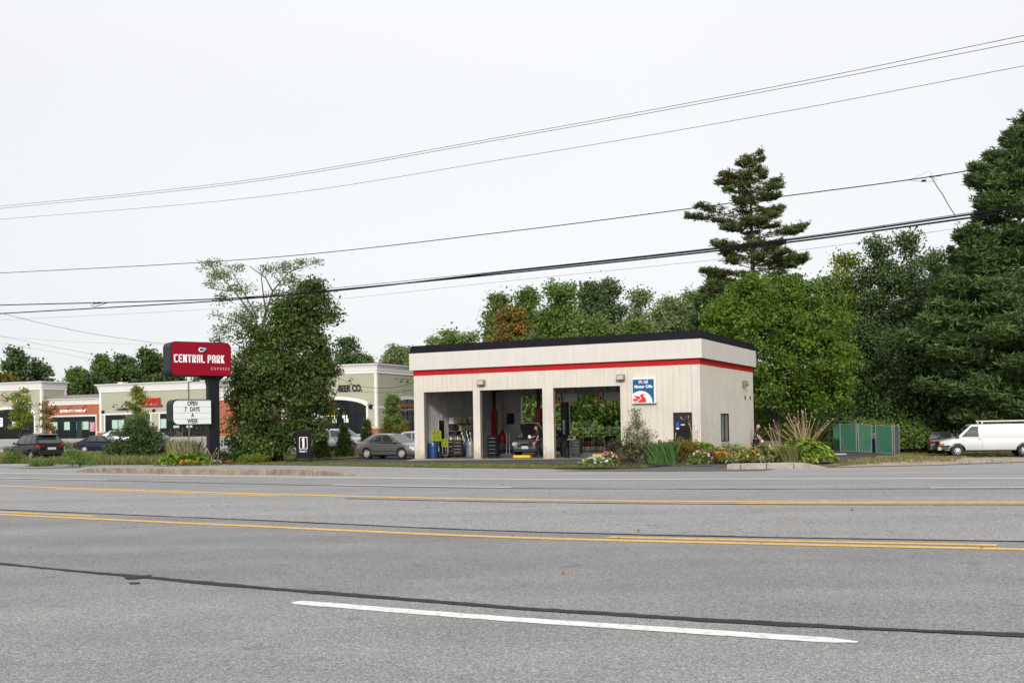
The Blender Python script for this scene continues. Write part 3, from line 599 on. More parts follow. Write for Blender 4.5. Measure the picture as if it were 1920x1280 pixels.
# ---- inside: a helper placing things in garage coordinates
def gw(x, y, z=0): return GO+Matrix.Rotation(GR, 3, 'Z') @ Vector((x, y, z))
def gthing(name, label, cat, x, y, z=0, rz=0, group=None): return thing(name, label, cat, gw(x, y, z), GR+rz, group)
def simple(name, label, cat, x, y, z, rz, mat, f, group=None, smooth=False):
    mb = MB(); f(mb); o = mb.build(name, mat, None, smooth=smooth, angle=40 if smooth else None); o.location = gw(x, y, z); o.rotation_euler = (0, 0, GR+rz); return tag(o, label, cat, group)
mb = MB(); [mb.box(.2, .213, .26+k*.26, .26+k*.26+.245, .02, 4.5) for k in range(39)]; o = mb.build('wall_lining', INWALL, G); o['kind'] = 'stuff'
# store door in the left wall
gpart('store_doorway', lambda mb: mb.box(.214, .225, 2.32, 2.96, 0, 2.11), BLK); gpart('store_door_trim', lambda mb: (mb.box(.214, .24, 2.25, 2.32, 0, 2.18), mb.box(.214, .24, 2.96, 3.06, 0, 2.18), mb.box(.214, .24, 2.32, 2.96, 2.11, 2.18)), M('pale door trim', (.5, .48, .44), .6, 0, .1, 4))
def drum(x, y, lab, mat, r=.29, h=.88, top=None):
    t = gthing('oil_drum', lab, 'drum', x, y, 0, 0, 'steel drums in the left bay')
    mb = MB(); pr = [(r*.97, .0), (r, .015), (r, .28)]; 
    for z in (.29, .58): pr += [(r, z*h/.88), (r+.014, z*h/.88+.015), (r, z*h/.88+.03)]
    pr += [(r, h-.015), (r*.97, h), (r*.93, h-.02), (.001, h-.02)]; mb.lathe(pr, 24); mb.build('drum_body', mat, t, smooth=True, angle=35)
    mb = MB(); mb.lathe([(.03, h-.02), (.03, h+.01), (.001, h+.01)], 10, Matrix.Translation((r*.6, 0, 0))); mb.build('bung', ALU, t)
    return t
d_ = drum(.68, .85, 'blue steel drum nearest the left edge of the left bay', BLUED)
mb = MB(); mb.box(-.16, .12, -.30, -.12, .865, .872); mb.build('paper_label', WHTP, d_)
drum(.80, 4.2, 'blue steel drum at the right of the left bay', M('deep blue drum paint', (.012, .07, .17), .35, .1, .15, 5), .25)
drum(1.34, 3.98, 'grey drum beside the blue drum at the right of the left bay', M('grey galvanised drum', (.26, .27, .27), .45, .3, .1, 5), .26, .86)
def cab(x, y, w, dpt, h, lab, mat, rz=0, nd=3):
    t = gthing('tool_cabinet', lab, 'tool cabinet', x, y, 0, rz)
    mb = MB(); mb.box(-w/2, w/2, 0, dpt, .1, h); mb.build('cabinet_body', mat, t)
    for k in range(nd):
        z0 = .14+(h-.2)*k/nd; mb = MB(); mb.box(-w/2+.03, w/2-.03, -.015, 0, z0, z0+(h-.2)/nd-.02); q = mb.build('drawer', mat, t)
        mb = MB(); mb.box(-w/2+.08, w/2-.08, -.03, -.015, z0+(h-.2)/nd-.06, z0+(h-.2)/nd-.045); mb.build('handle', ALU, q)
    for sx in (-1, 1):
        mb = MB(); mb.lathe([(.05, -.02), (.05, .02)], 12, Matrix.Translation((sx*(w/2-.08), .1, .05)) @ Matrix.Rotation(PI/2, 4, 'X')); mb.build('caster', BLK, t)
    return t
cab(.85, 3.0, .9, .5, .98, 'dark tool cabinet against the wall of the left bay', M('dark brown cabinet', (.012, .008, .009), .5, 0, .2, 4, spec=.2), .5)
cab(1.3, 2.5, .55, .45, .95, 'narrow black rolling tool cabinet in the left bay', BLK, .3, 4)
cab(4.42, .75, .55, .5, 1.2, 'tall black rolling cabinet at the left edge of the middle bay', M('black green cabinet', (.005, .008, .009), .5, 0, .2, 4, spec=.15), .1, 5)
def reelcart(x, y, lab, zc, s):
    t = gthing('battery_cart', lab, 'cart', x, y, 0, 0, 'lime green service carts in the left bay')
    LIM = M('lime green panel', (.26, .32, .02), .4, 0, .35, 9)
    mb = MB(); mb.box(-s/2, s/2, 0, .03, zc, zc+s*1.05); mb.build('panel', LIM, t)
    for k in range(4):
        a = (k % 2-.5)*s*.45; b = zc+s*.3+(k//2)*s*.45; mb = MB(); mb.tube([(a+.13*s*math.cos(q), -.015, b+.15*s*math.sin(q)) for q in [i*PI/6 for i in range(10)]], .012, 6); mb.build('hose_loop', BLK, t)
    mb = MB(); mb.tube([(-s/2+.04, .05, .1), (-s/2+.04, .05, zc+.1)], .022); mb.tube([(s/2-.04, .05, .1), (s/2-.04, .05, zc+.1)], .022); mb.box(-s/2, s/2, .0, .4, .12, .18); mb.build('stand', ALU if s < .45 else BLKM, t)
    for sx in (-1, 1): mb = MB(); mb.lathe([(.11, -.025), (.11, .025)], 16, Matrix.Translation((sx*s/2, .1, .11)) @ Matrix.Rotation(PI/2, 4, 'Y')); mb.build('wheel', BLK, t)
reelcart(.55, 1.5, 'lime green hose panel cart behind the blue drum', .95, .56)
reelcart(1.0, 1.6, 'smaller lime green service cart on silver legs', .62, .42)
simple('tyre_inflator', 'small dark wheeled pump at the foot of the blue drum', 'pump', 1.12, .85, 0, .2, BLK, lambda mb: (mb.lathe([(.12, 0), (.14, .05), (.14, .3), (.08, .36), (.02, .37)], 14), mb.tube([(0, 0, .3), (.15, 0, .42), (.22, 0, .3)], .02)), smooth=True)
# shelves on the left wall with parts on them
ORD = [''] + 'first second third fourth fifth sixth seventh eighth ninth tenth eleventh twelfth thirteenth fourteenth fifteenth sixteenth seventeenth eighteenth nineteenth twentieth'.split()+['%dth' % k for k in range(21, 40)]
CART = [M('white carton', (.62, .60, .54), .7, 0, .1, 4), M('yellow carton', (.55, .42, .10), .7, 0, .15, 4), M('cream carton', (.5, .42, .26), .7, 0, .15, 4), M('black carton', (.02, .02, .025), .6, 0, .1, 4), M('brown carton', (.25, .14, .07), .7, 0, .15, 4)]
for z, y0, y1, nm in ((1.50, 3.35, 6.6, 'lower'), (1.93, 3.35, 6.6, 'upper')):
    t = gthing('wall_shelf', '%s long shelf of cartons on the left wall of the left bay' % nm, 'shelf', .215, 0, 0)
    mb = MB(); mb.box(0, .42, y0, y1, z-.03, z); mb.build('board', M('grey shelf steel', (.3, .3, .29), .5, .2, .1, 3), t)
    for k in range(4): mb = MB(); mb.prism([(0, z-.03), (.38, z-.03), (0, z-.28)], y0+.1+k*(y1-y0-.25)/3, y0+.13+k*(y1-y0-.25)/3); mb.build('bracket', BLKM, t)
    y = y0+.04; idx = 0
    while y < y1-.2:
        w = random.uniform(.09, .22); h = random.uniform(.20, .36); mm = CART[0 if random.random() < .45 else random.choice((1, 2, 2, 3, 4))] if not (z < 1.6 and y < 4.1) else CART[3]
        if z > 1.8: h += .02
        o = simple('carton', '', 'carton', .24+random.uniform(0, .05), y, z, 0, mm, lambda mb: mb.box(0, .28, 0, w-.012, 0, h))
        o['group'] = 'cartons on the %s wall shelf of the left bay' % nm; idx += 1; o['label'] = '%s %s on the %s wall shelf, %s from its near end' % ('tall' if h > .30 else 'low', mm.name, nm, ORD[idx]); y += w
simple('wall_clock', 'small round clock above the store door in the left bay', 'clock', .22, 2.75, 2.42, 0, M('pinkish clock face', (.6, .48, .42), .5, 0, .2, 8), lambda mb: mb.lathe([(.16, 0), (.17, .02), (.15, .04), (.01, .04)], 20, Matrix.Rotation(PI/2, 4, 'Y')))
simple('paper_poster', 'small paper poster under the clock in the left bay', 'poster', .225, 2.55, 2.2, 0, M('grey paper', (.55, .52, .48), .7, 0, .2, 9), lambda mb: mb.box(0, .01, 0, .3, 0, .12))
simple('electric_box', 'small electric box with conduit inside the left bay entrance', 'electric box', .22, .55, 2.6, 0, BLKM, lambda mb: (mb.box(0, .12, 0, .16, 0, .35), mb.tube([(.04, .08, .35), (.04, .08, 1.8)], .02), mb.tube([(.04, .08, 0), (.04, .08, -2.4)], .015)))
for k in range(7):
    a = random.uniform(-.3, .3); simple('long_tool', '', 'tool', .75+k*.1, 4.15+random.uniform(-.1, .1), .8, 0, (ALU, CHR, WHTP, BLKM)[k % 4], lambda mb: (mb.tube([(0, 0, 0), (a*.8, .02, .55+random.random()*.15)], .012, 6), mb.box(a*.8-.03, a*.8+.05, 0, .03, .52, .6)))
    o = COL.objects[-1]; 
for k, o in enumerate([o for o in COL.objects if o.name.startswith('long_tool')]): o['group'] = 'long tools standing in the drums'; o['label'] = '%s long-handled tool behind the drums of the left bay, %s from the left' % (('dull steel', 'chrome', 'white', 'black')[k % 4], ORD[k+1])
for k, (mm, h) in enumerate(((WHTP, .16), (CART[4], .12), (M('orange bottle', (.6, .25, .04), .4), .2), (WHTP, .22), (CART[1], .14))):
    simple('bottle', '%s standing on the dark cabinet of the left bay' % (('squat white bottle', 'brown tin', 'orange bottle', 'tall white bottle', 'yellow tin')[k]), 'bottle', .5+k*.15, 3.2, .98, 0, mm, lambda mb: mb.lathe([(.045, 0), (.05, .02), (.05, h*.7), (.02, h*.85), (.02, h), (.001, h)], 10), smooth=True)
# two-post lift in the middle bay
def lift(xl, xr, y, lab, mat, mat2):
    t = gthing('car_lift', lab, 'car lift', xl, y)
    for x, s in ((0, 1), (xr-xl, -1)):
        mb = MB(); mb.box(x-.16, x+.16, -.14, .14, .02, 2.75); mb.box(x-.2, x+.2, -.2, .2, 0, .02); mb.build('column', mat, t)
        mb = MB(); mb.box(x-.09, x+.09, -.08, .08, 2.75, 3.95); mb.build('upper_column', mat2, t)
        mb = MB(); mb.box(x+s*.16, x+s*.30, -.12, .12, .15, .55); mb.build('carriage', BLKM, t)
        mb = MB(); mb.tube([(x+s*.3, -.05, .22), (x+s*.9, -.7, .2)], .05); mb.tube([(x+s*.3, .05, .22), (x+s*.9, .7, .2)], .05); mb.build('lift_arm', BLKM, t)
    mb = MB(); mb.box(-.1, xr-xl+.1, -.08, .08, 3.95, 4.12); mb.prism([(.09, 3.95), (.09, 3.7), (.35, 3.95)], -.05, .05); mb.build('crossbeam', mat2, t)
lift(.9, 3.9, 8.0, 'red two-post car lift in the middle bay', REDM, M('dark red steel', (.10, .015, .015), .4, .1, .2, 4))
t = gthing('steel_post', 'thick black steel post of the rear lift in the right bay', 'post', 6.35, 6.3)
mb = MB(); mb.box(-.2, .2, -.16, .16, 0, 3.1); mb.build('post', M('near black steel', (.02, .016, .016), .4, .2, .3, 4), t); mb = MB(); mb.box(-.06, .06, -.17, -.16, 1.2, 2.0); mb.build('control_box', ALU, t)
# poster and stuff on the back wall seen through the middle bay
simple('wall_poster', 'dark blue poster on the back wall of the middle bay', 'poster', .42, 10.69, 1.83, 0, M('dark blue print', (.012, .03, .07), .3, 0, .4, 4), lambda mb: mb.box(0, .55, -.02, 0, 0, .70))
simple('hose_trolley', 'dark red fluid trolley with white legs behind the middle bay lift', 'trolley', 1.75, 7.4, 0, .2, REDM, lambda mb: (mb.lathe([(.2, .7), (.28, .8), (.28, 1.15), (.15, 1.3), (.1, 1.5)], 14), mb.box(-.45, -.1, -.1, .1, .75, 1.0)), smooth=True)
simple('steel_stand', 'pair of pale steel rods beside the red trolley', 'stand', 2.1, 7.2, 0, 0, ALU, lambda mb: (mb.tube([(0, 0, 0), (0, 0, 1.3)], .025), mb.tube([(.2, 0, 0), (.2, 0, 1.3)], .025), mb.box(-.3, .4, -.1, .1, 0, .05)))
simple('work_trolley', 'dark service trolley between the red trolley and the open car', 'trolley', 2.9, 9.2, 0, .1, BLK, lambda mb: (mb.box(-.4, .5, -.2, .2, .1, .12), mb.box(-.4, .5, -.2, .2, .55, .85), mb.box(-.38, -.34, -.2, .2, .1, .85), mb.box(.44, .48, -.2, .2, .1, .85)))
# hanging oil reels of the right bay
def reel(x, y, lab, k):
    t = gthing('hose_reel', lab, 'hose reel', x, y, 2.93, 0, 'hose reel boxes hanging in the right bay')
    mb = MB(); mb.prism([(-.03, 0), (.36, .03), (.30, .62), (.03, .62)], 0, .08); mb.build('logo_plate', M('red plate', (.42, .03, .02), .4), t)
    mb = MB(); mb.prism([(.03, .06), (.29, .085), (.25, .56), (.07, .56)], -.006, 0); mb.build('plate_face', M('tan plate face', (.5, .36, .25), .5, 0, .2, 6), t)
    mb = MB(); mb.prism([(.10, .15), (.23, .15), (.165, .42)], -.012, -.006); mb.build('triangle_mark', BLK, t)
    mb = MB(); mb.box(.38, 1.25, .05, .35, .08, .55); mb.build('reel_box', M('pale reel box', (.36, .36, .35), .5, 0, .2, 3), t)
    for q in range(2): mb = MB(); mb.tube([(.35+q*.45, .2, .08), (.34+q*.45, .2, -.5-q*.4), (.36+q*.45, .2, -.8-q*.3)], .016, 6); mb.build('hose', BLK, t)
    mb = MB(); mb.tube([(.5, .2, .55), (.5, .2, 1.5)], .02); mb.tube([(1.1, .2, .55), (1.1, .2, 1.5)], .02); mb.build('hanger', BLKM, t)
reel(6.84, 4.0, 'hose reel with red plate hanging at the left of the right bay', 0)
reel(9.35, 4.0, 'hose reel with red plate hanging at the right of the right bay', 1)
# black cage rack at the rear of the right bay
t = gthing('steel_rack', 'black steel grid rack beyond the right bay', 'rack', 5.05, 11.5, 0, 0)
w, h = 2.35, 1.12
for k in range(7): mb = MB(); mb.tube([(w*k/6, 0, 0), (w*k/6, 0, h)], .022, 6); mb.build('upright', BLKM, t)
for k in range(4): mb = MB(); mb.tube([(0, 0, .08+k*(h-.08)/3), (w, 0, .08+k*(h-.08)/3)], .02, 6); mb.build('rail', BLKM, t)
for k in range(8): x = .85+.13*k if k < 4 else 1.3+.16*k-.1; mb = MB(); mb.tube([(x, .05, 0), (x+.22, .05, .62)], .018, 6); mb.build('slanting_bar', BLKM, t)
simple('red_sweeper', 'orange and black machine behind the grid rack', 'machine', 5.3, 11.9, 0, 0, M('orange red plastic', (.55, .09, .02), .4, 0, .1, 5), lambda mb: (mb.box(-.1, .45, -.2, .2, .35, .62), mb.box(0, .3, -.2, .2, .62, .70)))
simple('engine_block', 'rounded black machine above the orange one', 'machine', 5.45, 12.0, .7, 0, BLK, lambda mb: mb.lathe([(.2, 0), (.27, .08), (.27, .2), (.15, .3), (.02, .3)], 14), smooth=True)
def bin_(x, y, r, h, lab, grp='black rubbish bins of the right bay'):
    t = gthing('rubbish_bin', lab, 'bin', x, y, 0, 0, grp)
    mb = MB(); mb.lathe([(r*.82, 0), (r*.99, h*.94), (r*1.06, h*.94), (r*1.06, h), (r*.95, h), (r*.8, .04), (.001, .04)], 22); mb.build('bin_body', BLK, t, smooth=True, angle=35)
    mb = MB(); mb.tube([(-r*1.06, 0, h*.85), (-r*1.18, 0, h*.85), (-r*1.18, 0, h*.78), (-r*1.0, 0, h*.78)], .015, 6); mb.build('handle', BLK, t)
bin_(7.42, 3.7, .27, .82, 'round black rubbish bin at the left front of the right bay')
bin_(7.85, 9.7, .36, 1.02, 'large black bin at the right rear of the right bay')
cab(7.95, 4.0, .5, .45, .88, 'grey tool box with small bottles behind the round bin', M('grey cabinet', (.045, .045, .048), .4, 0, .3, 5), 0, 4)
simple('jump_starter', 'pale handled box on the tool box of the right bay', 'box', 7.6, 4.2, .9, 0, M('pale grey plastic', (.3, .3, .29), .5), lambda mb: (mb.box(-.2, .3, -.1, .1, 0, .05), mb.tube([(-.15, 0, .05), (-.15, 0, .2), (.25, 0, .2), (.25, 0, .05)], .015)))
simple('drain_pan', 'black drum standing inside the right bay doorway', 'drum', 8.62, 1.2, 0, 0, BLK, lambda mb: mb.lathe([(.12, 0), (.14, .5), (.1, .55), (.01, .55)], 14), smooth=True)
for x, y, w, lab in ((5.4, 1.7, 1.0, 'yellow wheel ramp on the floor before the open car'), (9.4, 3.3, .95, 'yellow ramp edge on the floor of the right bay')):
    simple('floor_ramp', lab, 'ramp', x, y, 0, 0, YELP, lambda mb: mb.prism([(0, 0), (.03, .13), (.22, .13), (.3, 0)], -w/2+.3, w/2+.3, 'x'))
simple('ramp_platform', 'long dark drive-on ramp with a rusty side in the right bay', 'ramp', 9.3, 4.6, 0, 0, M('rusty dark ramp steel', (.10, .05, .03), .6, .2, .5, 2), lambda mb: mb.prism([(-.4, .0), (1.9, .28), (1.9, .34), (-.4, .06)], 0, .4))
# low wall, fence rail and things behind the garage
t = gthing('vent_pipe', 'capped brown vent pipe against the garage front left of the office door', 'pipe', 14.22, -.25, -.1)
mb = MB(); mb.tube([(0, 0, 0), (0, 0, .82)], .05, 12); mb.build('pipe', M('brown pipe', (.11, .08, .06), .5, .2, .2, 5), t); mb = MB(); mb.lathe([(.08, .8), (.10, .86), (.10, .96), (.06, 1.02), (.01, 1.03)], 14); mb.build('cap', M('brown pipe', (.11, .08, .06)), t, smooth=True)
t = gthing('hand_rail', 'low grey rail before the garage front', 'railing', 13.4, -.6, -.1)
mb = MB(); mb.box(0, 1.5, -.04, .04, .58, .68); mb.build('rail', M('weathered grey timber', (.25, .24, .22), .8, 0, .2, 6), t)
for x in (.1, .75, 1.4): mb = MB(); mb.box(x-.04, x+.04, -.035, .035, 0, .58); mb.build('post', M('weathered grey timber', (.25, .24, .22)), t)
# ------------------------------------------------------------------ vehicles
GLS = M('car window glass', (.03, .036, .036), .04, 0, 0, spec=.9)
TYR = M('tyre rubber', (.018, .018, .019), .8, 0, .15, 20)
RIM = M('silver wheel alloy', (.55, .55, .56), .28, .85, .05, 8)
TRIM = M('black body trim', (.015, .015, .016), .5, 0, .1, 10)
TAIL = M('red tail lamp', (.20, .008, .012), .15, 0, .15, 20)
HEAD = M('clear headlamp', (.62, .62, .60), .1, .2, .2, 20)
PLATE = M('number plate', (.52, .60, .56), .4, 0, .25, 25)
UND = M('black underbody', (.006, .006, .006), .9, 0, 0)
def interp(tab, x):
    if x <= tab[0][0]: return tab[0][1]
    for (a, u), (b, v) in zip(tab, tab[1:]):
        if x <= b: f = (x-a)/(b-a); f = f*f*(3-2*f)*.35+f*.65; return u+(v-u)*f
    return tab[-1][1]
class Body:
    """lofted car body: top(x), bottom(x), half width(x)"""
    def __init__(s, L, W, top, bot, wid, shoulder=.06, tuck=.10, crown=.03):
        s.L, s.W, s.top, s.bot, s.wid, s.sh, s.tuck, s.crown = L, W, top, bot, wid, shoulder, tuck, crown
    def ring(s, x):
        zt, zb, hw = interp(s.top, x), interp(s.bot, x), interp(s.wid, x)*s.W/2; h = zt-zb
        return [(0, zb), (hw*.80, zb), (hw*.93, zb+.03*h/.6), (hw*.975, zb+.16*h), (hw, zb+.42*h), (hw*.997, zb+.62*h), (hw*.975, zb+.80*h), (hw*(1-s.sh*.9), zb+.93*h), (hw*(1-s.sh*2.0), zt-.012), (hw*.55, zt+s.crown*.75), (0, zt+s.crown)]
    def y_at(s, x, z):
        r = s.ring(x)[2:9]
        if z <= r[0][1]: return r[0][0]
        for (a, za), (b, zb_) in zip(r, r[1:]):
            if z <= zb_: return a+(b-a)*(z-za)/max(1e-6, zb_-za)
        return r[-1][0]
    def mesh(s, n=40):
        mb = MB(); vs = []; xs = [s.L/2*(-math.cos(PI*i/n)*.35+(-1+2*i/n)*.65) for i in range(n+1)]
        for x in xs:
            r = s.ring(x); full = r+[(-y, z) for y, z in r[-2:0:-1]]; vs += [(x, y, z) for y, z in full]
        m = len(full)
        fs = [(i*m+k, (i+1)*m+k, (i+1)*m+(k+1) % m, i*m+(k+1) % m) for i in range(n) for k in range(m)]
        fs += [tuple(range(m)), tuple(range(n*m, n*m+m))[::-1]]
        return mb.add(vs, fs)
def car(kind, label, cat, group, loc, rz, paint, sp, z=None):
    """sp: a dictionary of shapes; front points to +x"""
    L, Wd = sp['L'], sp['W']; B = Body(L, Wd, sp['top'], sp['bot'], sp['wid'], crown=sp.get('crown', .03), shoulder=sp.get('sh', .06))
    t = thing(kind, label, cat, loc, rz, group)
    body = B.mesh().build('body', paint, t, smooth=True, angle=38)
    wr, ww, ax = sp['wr'], sp.get('ww', .20), sp['axles']; track = Wd/2-.02
    for i, xa in enumerate(ax):
        for s_ in (-1, 1):
            cm = MB().lathe([(wr+sp.get('arch', .055), -.16), (wr+sp.get('arch', .055), .16)], 28, Matrix.Translation((xa, s_*(Wd/2-.10), wr+.01)) @ Matrix.Rotation(PI/2, 4, 'X'))
            c = cm.build('wheel_arch_cutter', UND); bm_ = body.modifiers.new('arch', 'BOOLEAN'); bm_.operation = 'DIFFERENCE'; bm_.solver = 'EXACT'; bm_.object = c
            c.parent = body; c.hide_render = True; CUT.append((body, c))
    # cabin
    ca = sp['cab']; xb0, xr0, xr1, xb1 = ca['x']; zb, zr = ca['z']; wb, wr_ = ca['w'][0]*Wd/2, ca['w'][1]*Wd/2
    zbf = ca.get('zf', zb); zbr = ca.get('zr', zb)
    def zbel(x): f = (x-xb0)/(xb1-xb0); return zbr+(zbf-zbr)*f
    # rows of the cabin: belt .. roof edge .. roof centre
    def xe(u, s_):   # u along 0..1 from rear to front, s 0 belt ..1 roof
        return (xb0+(xb1-xb0)*u)*(1-s_)+(xr0+(xr1-xr0)*u)*s_
    def side(u, s_, off=0):
        x = xe(u, s_); z0 = zbel(xe(u, 0)); bow = ca.get('bow', .03)*math.sin(PI*u)
        zz = z0+(zr+bow-.03-z0)*s_; y = wb+(wr_-wb)*s_+.035*math.sin(PI*s_)
        y *= (1-.06*abs(2*u-1)**3)
        return Vector((x, y+off, zz))
    nu, ns = 14, 5
    mb = MB(); vs = []; rows = []
    for j in range(nu+1):
        u = j/nu; r = [side(u, k/ns) for k in range(ns+1)]
        top = [Vector((r[-1].x, r[-1].y*.8, r[-1].z+.025)), Vector((r[-1].x, 0, r[-1].z+.045))]
        full = r+top+[Vector((p.x, -p.y, p.z)) for p in ([top[0]]+r[::-1])]; rows.append(full); vs += full
    m = len(rows[0])
    fs = [(j*m+k, (j+1)*m+k, (j+1)*m+k+1, j*m+k+1) for j in range(nu) for k in range(m-1)]
    fs += [tuple(range(m)), tuple(range(nu*m, nu*m+m))[::-1]]+[(j*m, j*m+m-1, (j+1)*m+m-1, (j+1)*m) for j in range(nu)]
    mb.add(vs, fs); cabin = mb.build('cabin', paint, t, smooth=True, angle=38)
    # side glass
    for s_ in (-1, 1):
        for gi, gl in enumerate(list(sp['glass'])+list(sp.get('panels', ()))):
            u0, u1, w0, w1 = gl if len(gl) == 4 else (gl[0], gl[1], gl[0], gl[1]); pan = gi >= len(sp['glass'])
            mb = MB(); n1, n2 = 6, 3; v2 = []
            for i in range(n1+1):
                for k in range(n2+1):
                    h_ = .07+.80*k/n2; a_ = u0+(w0-u0)*h_; b_ = u1+(w1-u1)*h_
                    p = side(a_+(b_-a_)*i/n1, h_, .012 if pan else .006); v2.append((p.x, p.y*s_, p.z))
            mb.add(v2, [(i*(n2+1)+k, (i+1)*(n2+1)+k, (i+1)*(n2+1)+k+1, i*(n2+1)+k+1)[::s_] for i in range(n1) for k in range(n2)])
            mb.build('side_panel' if pan else 'side_window', paint if pan else GLS, t)
    # windscreen and rear glass
    for end, nm in ((1, 'windscreen'), (0, 'rear_window')):
        mb = MB(); v2 = []; nn = 8; d = .008*(1 if end else -1)
        for k in range(4):
            s2 = .06+.86*k/3; p = side(end, s2); yy = p.y*.90
            for i in range(nn+1):
                q = -1+2*i/nn; v2.append((p.x+d+(.0)*(1-q*q), yy*q, p.z))
        mb.add(v2, [(k*(nn+1)+i, k*(nn+1)+i+1, (k+1)*(nn+1)+i+1, (k+1)*(nn+1)+i)[::1 if end else -1] for k in range(3) for i in range(nn)]); mb.build(nm, GLS, t)
        if end == 0 and sp.get('rearglass') is False: COL.objects.unlink(COL.objects[-1])
    # wheels
    for i, xa in enumerate(ax):
        for s_ in (-1, 1):
            mx_ = Matrix.Translation((xa, s_*(track-ww/2), wr)) @ Matrix.Rotation(-s_*PI/2, 4, 'X')
            rr = sp.get('rim', .62)*wr
            w = MB().lathe([(rr, -ww/2), (wr-.02, -ww/2), (wr, -ww/2+.03), (wr, ww/2-.03), (wr-.02, ww/2), (rr+.015, ww/2), (rr, ww/2-.01), (rr, -ww/2)], 28, mx_).build('wheel', TYR, t, smooth=True, angle=35)
            mb = MB(); mb.lathe([(rr, -.02), (rr, ww/2-.012), (rr-.012, ww/2-.005), (rr-.022, ww/2-.03), (rr-.022, -.02)], 28, mx_)
            ns_ = sp.get('spokes', 5)
            for k in range(ns_):
                a = 2*PI*k/ns_; M2 = mx_ @ Matrix.Rotation(a, 4, 'Z'); mb.prism([(0, -.028), (rr-.01, -.02*sp.get('spw', 1.6)), (rr-.01, .02*sp.get('spw', 1.6)), (0, .028)], ww/2-.05, ww/2-.018, 'z') if False else mb.add([tuple(M2 @ Vector(v)) for v in ((0, -.03, ww/2-.05), (rr-.01, -.02*sp.get('spw', 1.6), ww/2-.045), (rr-.01, .02*sp.get('spw', 1.6), ww/2-.045), (0, .03, ww/2-.05), (0, -.03, ww/2-.012), (rr-.01, -.02*sp.get('spw', 1.6), ww/2-.022), (rr-.01, .02*sp.get('spw', 1.6), ww/2-.022), (0, .03, ww/2-.012))], [(0,1,2,3)[::-1], (4,5,6,7), (0,1,5,4), (1,2,6,5), (2,3,7,6), (3,0,4,7)])
            mb.lathe([(.05, ww/2-.05), (.05, ww/2-.008), (.03, ww/2-.004), (.001, ww/2-.004)], 14, mx_)
            mb.build('rim', sp.get('rimmat', RIM), w)
            mb = MB().lathe([(rr-.02, -.03), (.001, -.03)], 20, mx_); mb.build('brake_disc', UND, w)
    mb = MB().box(-L/2+.25, L/2-.25, -Wd/2+.22, Wd/2-.22, interp(sp['bot'], 0)-.04, interp(sp['bot'], 0)+.25); mb.build('underbody', UND, t)
    # patches that follow the body side: lamps, seams, sills
    def patch(name, x0, x1, z0, z1, mat, sides=(-1, 1), off=.006, n=5, kz=3, zf=None):
        for s_ in sides:
            mb = MB(); v2 = []
            for i in range(n+1):
                x = x0+(x1-x0)*i/n
                for k in range(kz+1):
                    a, b = (z0(x) if callable(z0) else z0), (z1(x) if callable(z1) else z1); z_ = a+(b-a)*k/kz; v2.append((x, s_*(B.y_at(x, z_)+off), z_))
            mb.add(v2, [(i*(kz+1)+k, (i+1)*(kz+1)+k, (i+1)*(kz+1)+k+1, i*(kz+1)+k+1)[::s_] for i in range(n) for k in range(kz)]); mb.build(name, mat, t)
    for x0, x1, z0, z1 in sp.get('seams', ()): patch('door_seam', x0, x1, z0, z1, TRIM, off=.003, n=1 if x1-x0 < .05 else 6, kz=6)
    for nm, x0, x1, z0, z1, m_ in sp.get('patches', ()): patch(nm, x0, x1, z0, z1, m_)
    for x0, z0 in sp.get('handles', ()):
        for s_ in (-1, 1): y = B.y_at(x0, z0); mb = MB().box(x0-.09, x0+.09, s_*y-.012, s_*y+.03*s_ if s_ > 0 else s_*y-.03, z0-.018, z0+.018) if s_ < 0 else MB().box(x0-.09, x0+.09, y-.01, y+.03, z0-.018, z0+.018); mb.build('door_handle', sp.get('handlemat', paint), t)
    if 'mirror' in sp:
        xm, zm = sp['mirror']
        for s_ in (-1, 1):
            mb = MB().lathe([(.02, -.09), (.075, -.07), (.085, 0), (.075, .07), (.02, .09)], 12, Matrix.Translation((xm, s_*(wb+.12), zm)) @ Matrix.Rotation(PI/2, 4, 'X') @ Matrix.Diagonal((.75, .75, 1, 1))); mb.box(xm-.02, xm+.03, min(s_*wb*.96, s_*(wb+.1)), max(s_*wb*.96, s_*(wb+.1)), zm-.05, zm-.01); mb.build('mirror', sp.get('mirrormat', paint), t, smooth=True, angle=35)
    # pieces on the front and rear faces: (name, end, y0, y1, z0, z1, depth, material)
    for nm, end, y0, y1, z0, z1, dd, m_ in sp.get('ends', ()):
        for yy0, yy1 in ([(y0, y1)] if y0 < 0 else [(y0, y1), (-y1, -y0)]):
            xe_ = L/2*end; mb = MB(); v = []
            k = 5
            for i in range(k+1):
                y = yy0+(yy1-yy0)*i/k; c = (abs(y)/(Wd/2))**3*.10
                for z_ in (z0, z1): v.append((xe_+end*(dd)-end*c*0, y, z_))
                for z_ in (z0, z1): v.append((xe_-end*.10, y, z_))
            f = []
            for i in range(k): o_ = i*4; f += [(o_, o_+4, o_+5, o_+1), (o_+1, o_+5, o_+7, o_+3), (o_+2, o_+6, o_+4, o_), ]
            f += [(0, 1, 3, 2), (k*4, k*4+2, k*4+3, k*4+1)]; mb.add(v, f); mb.build(nm, m_, t)
    return t, B
CUT = []
def apply_cuts():
    dg = bpy.context.evaluated_depsgraph_get()
    for body in {b for b, _ in CUT}:
        me = bpy.data.meshes.new_from_object(body.evaluated_get(dg)); body.modifiers.clear(); me.name = 'body'; body.data = me
        me.shade_smooth(); me.set_sharp_from_angle(angle=math.radians(38))
    for _, c in CUT: bpy.data.objects.remove(c)
    CUT.clear()

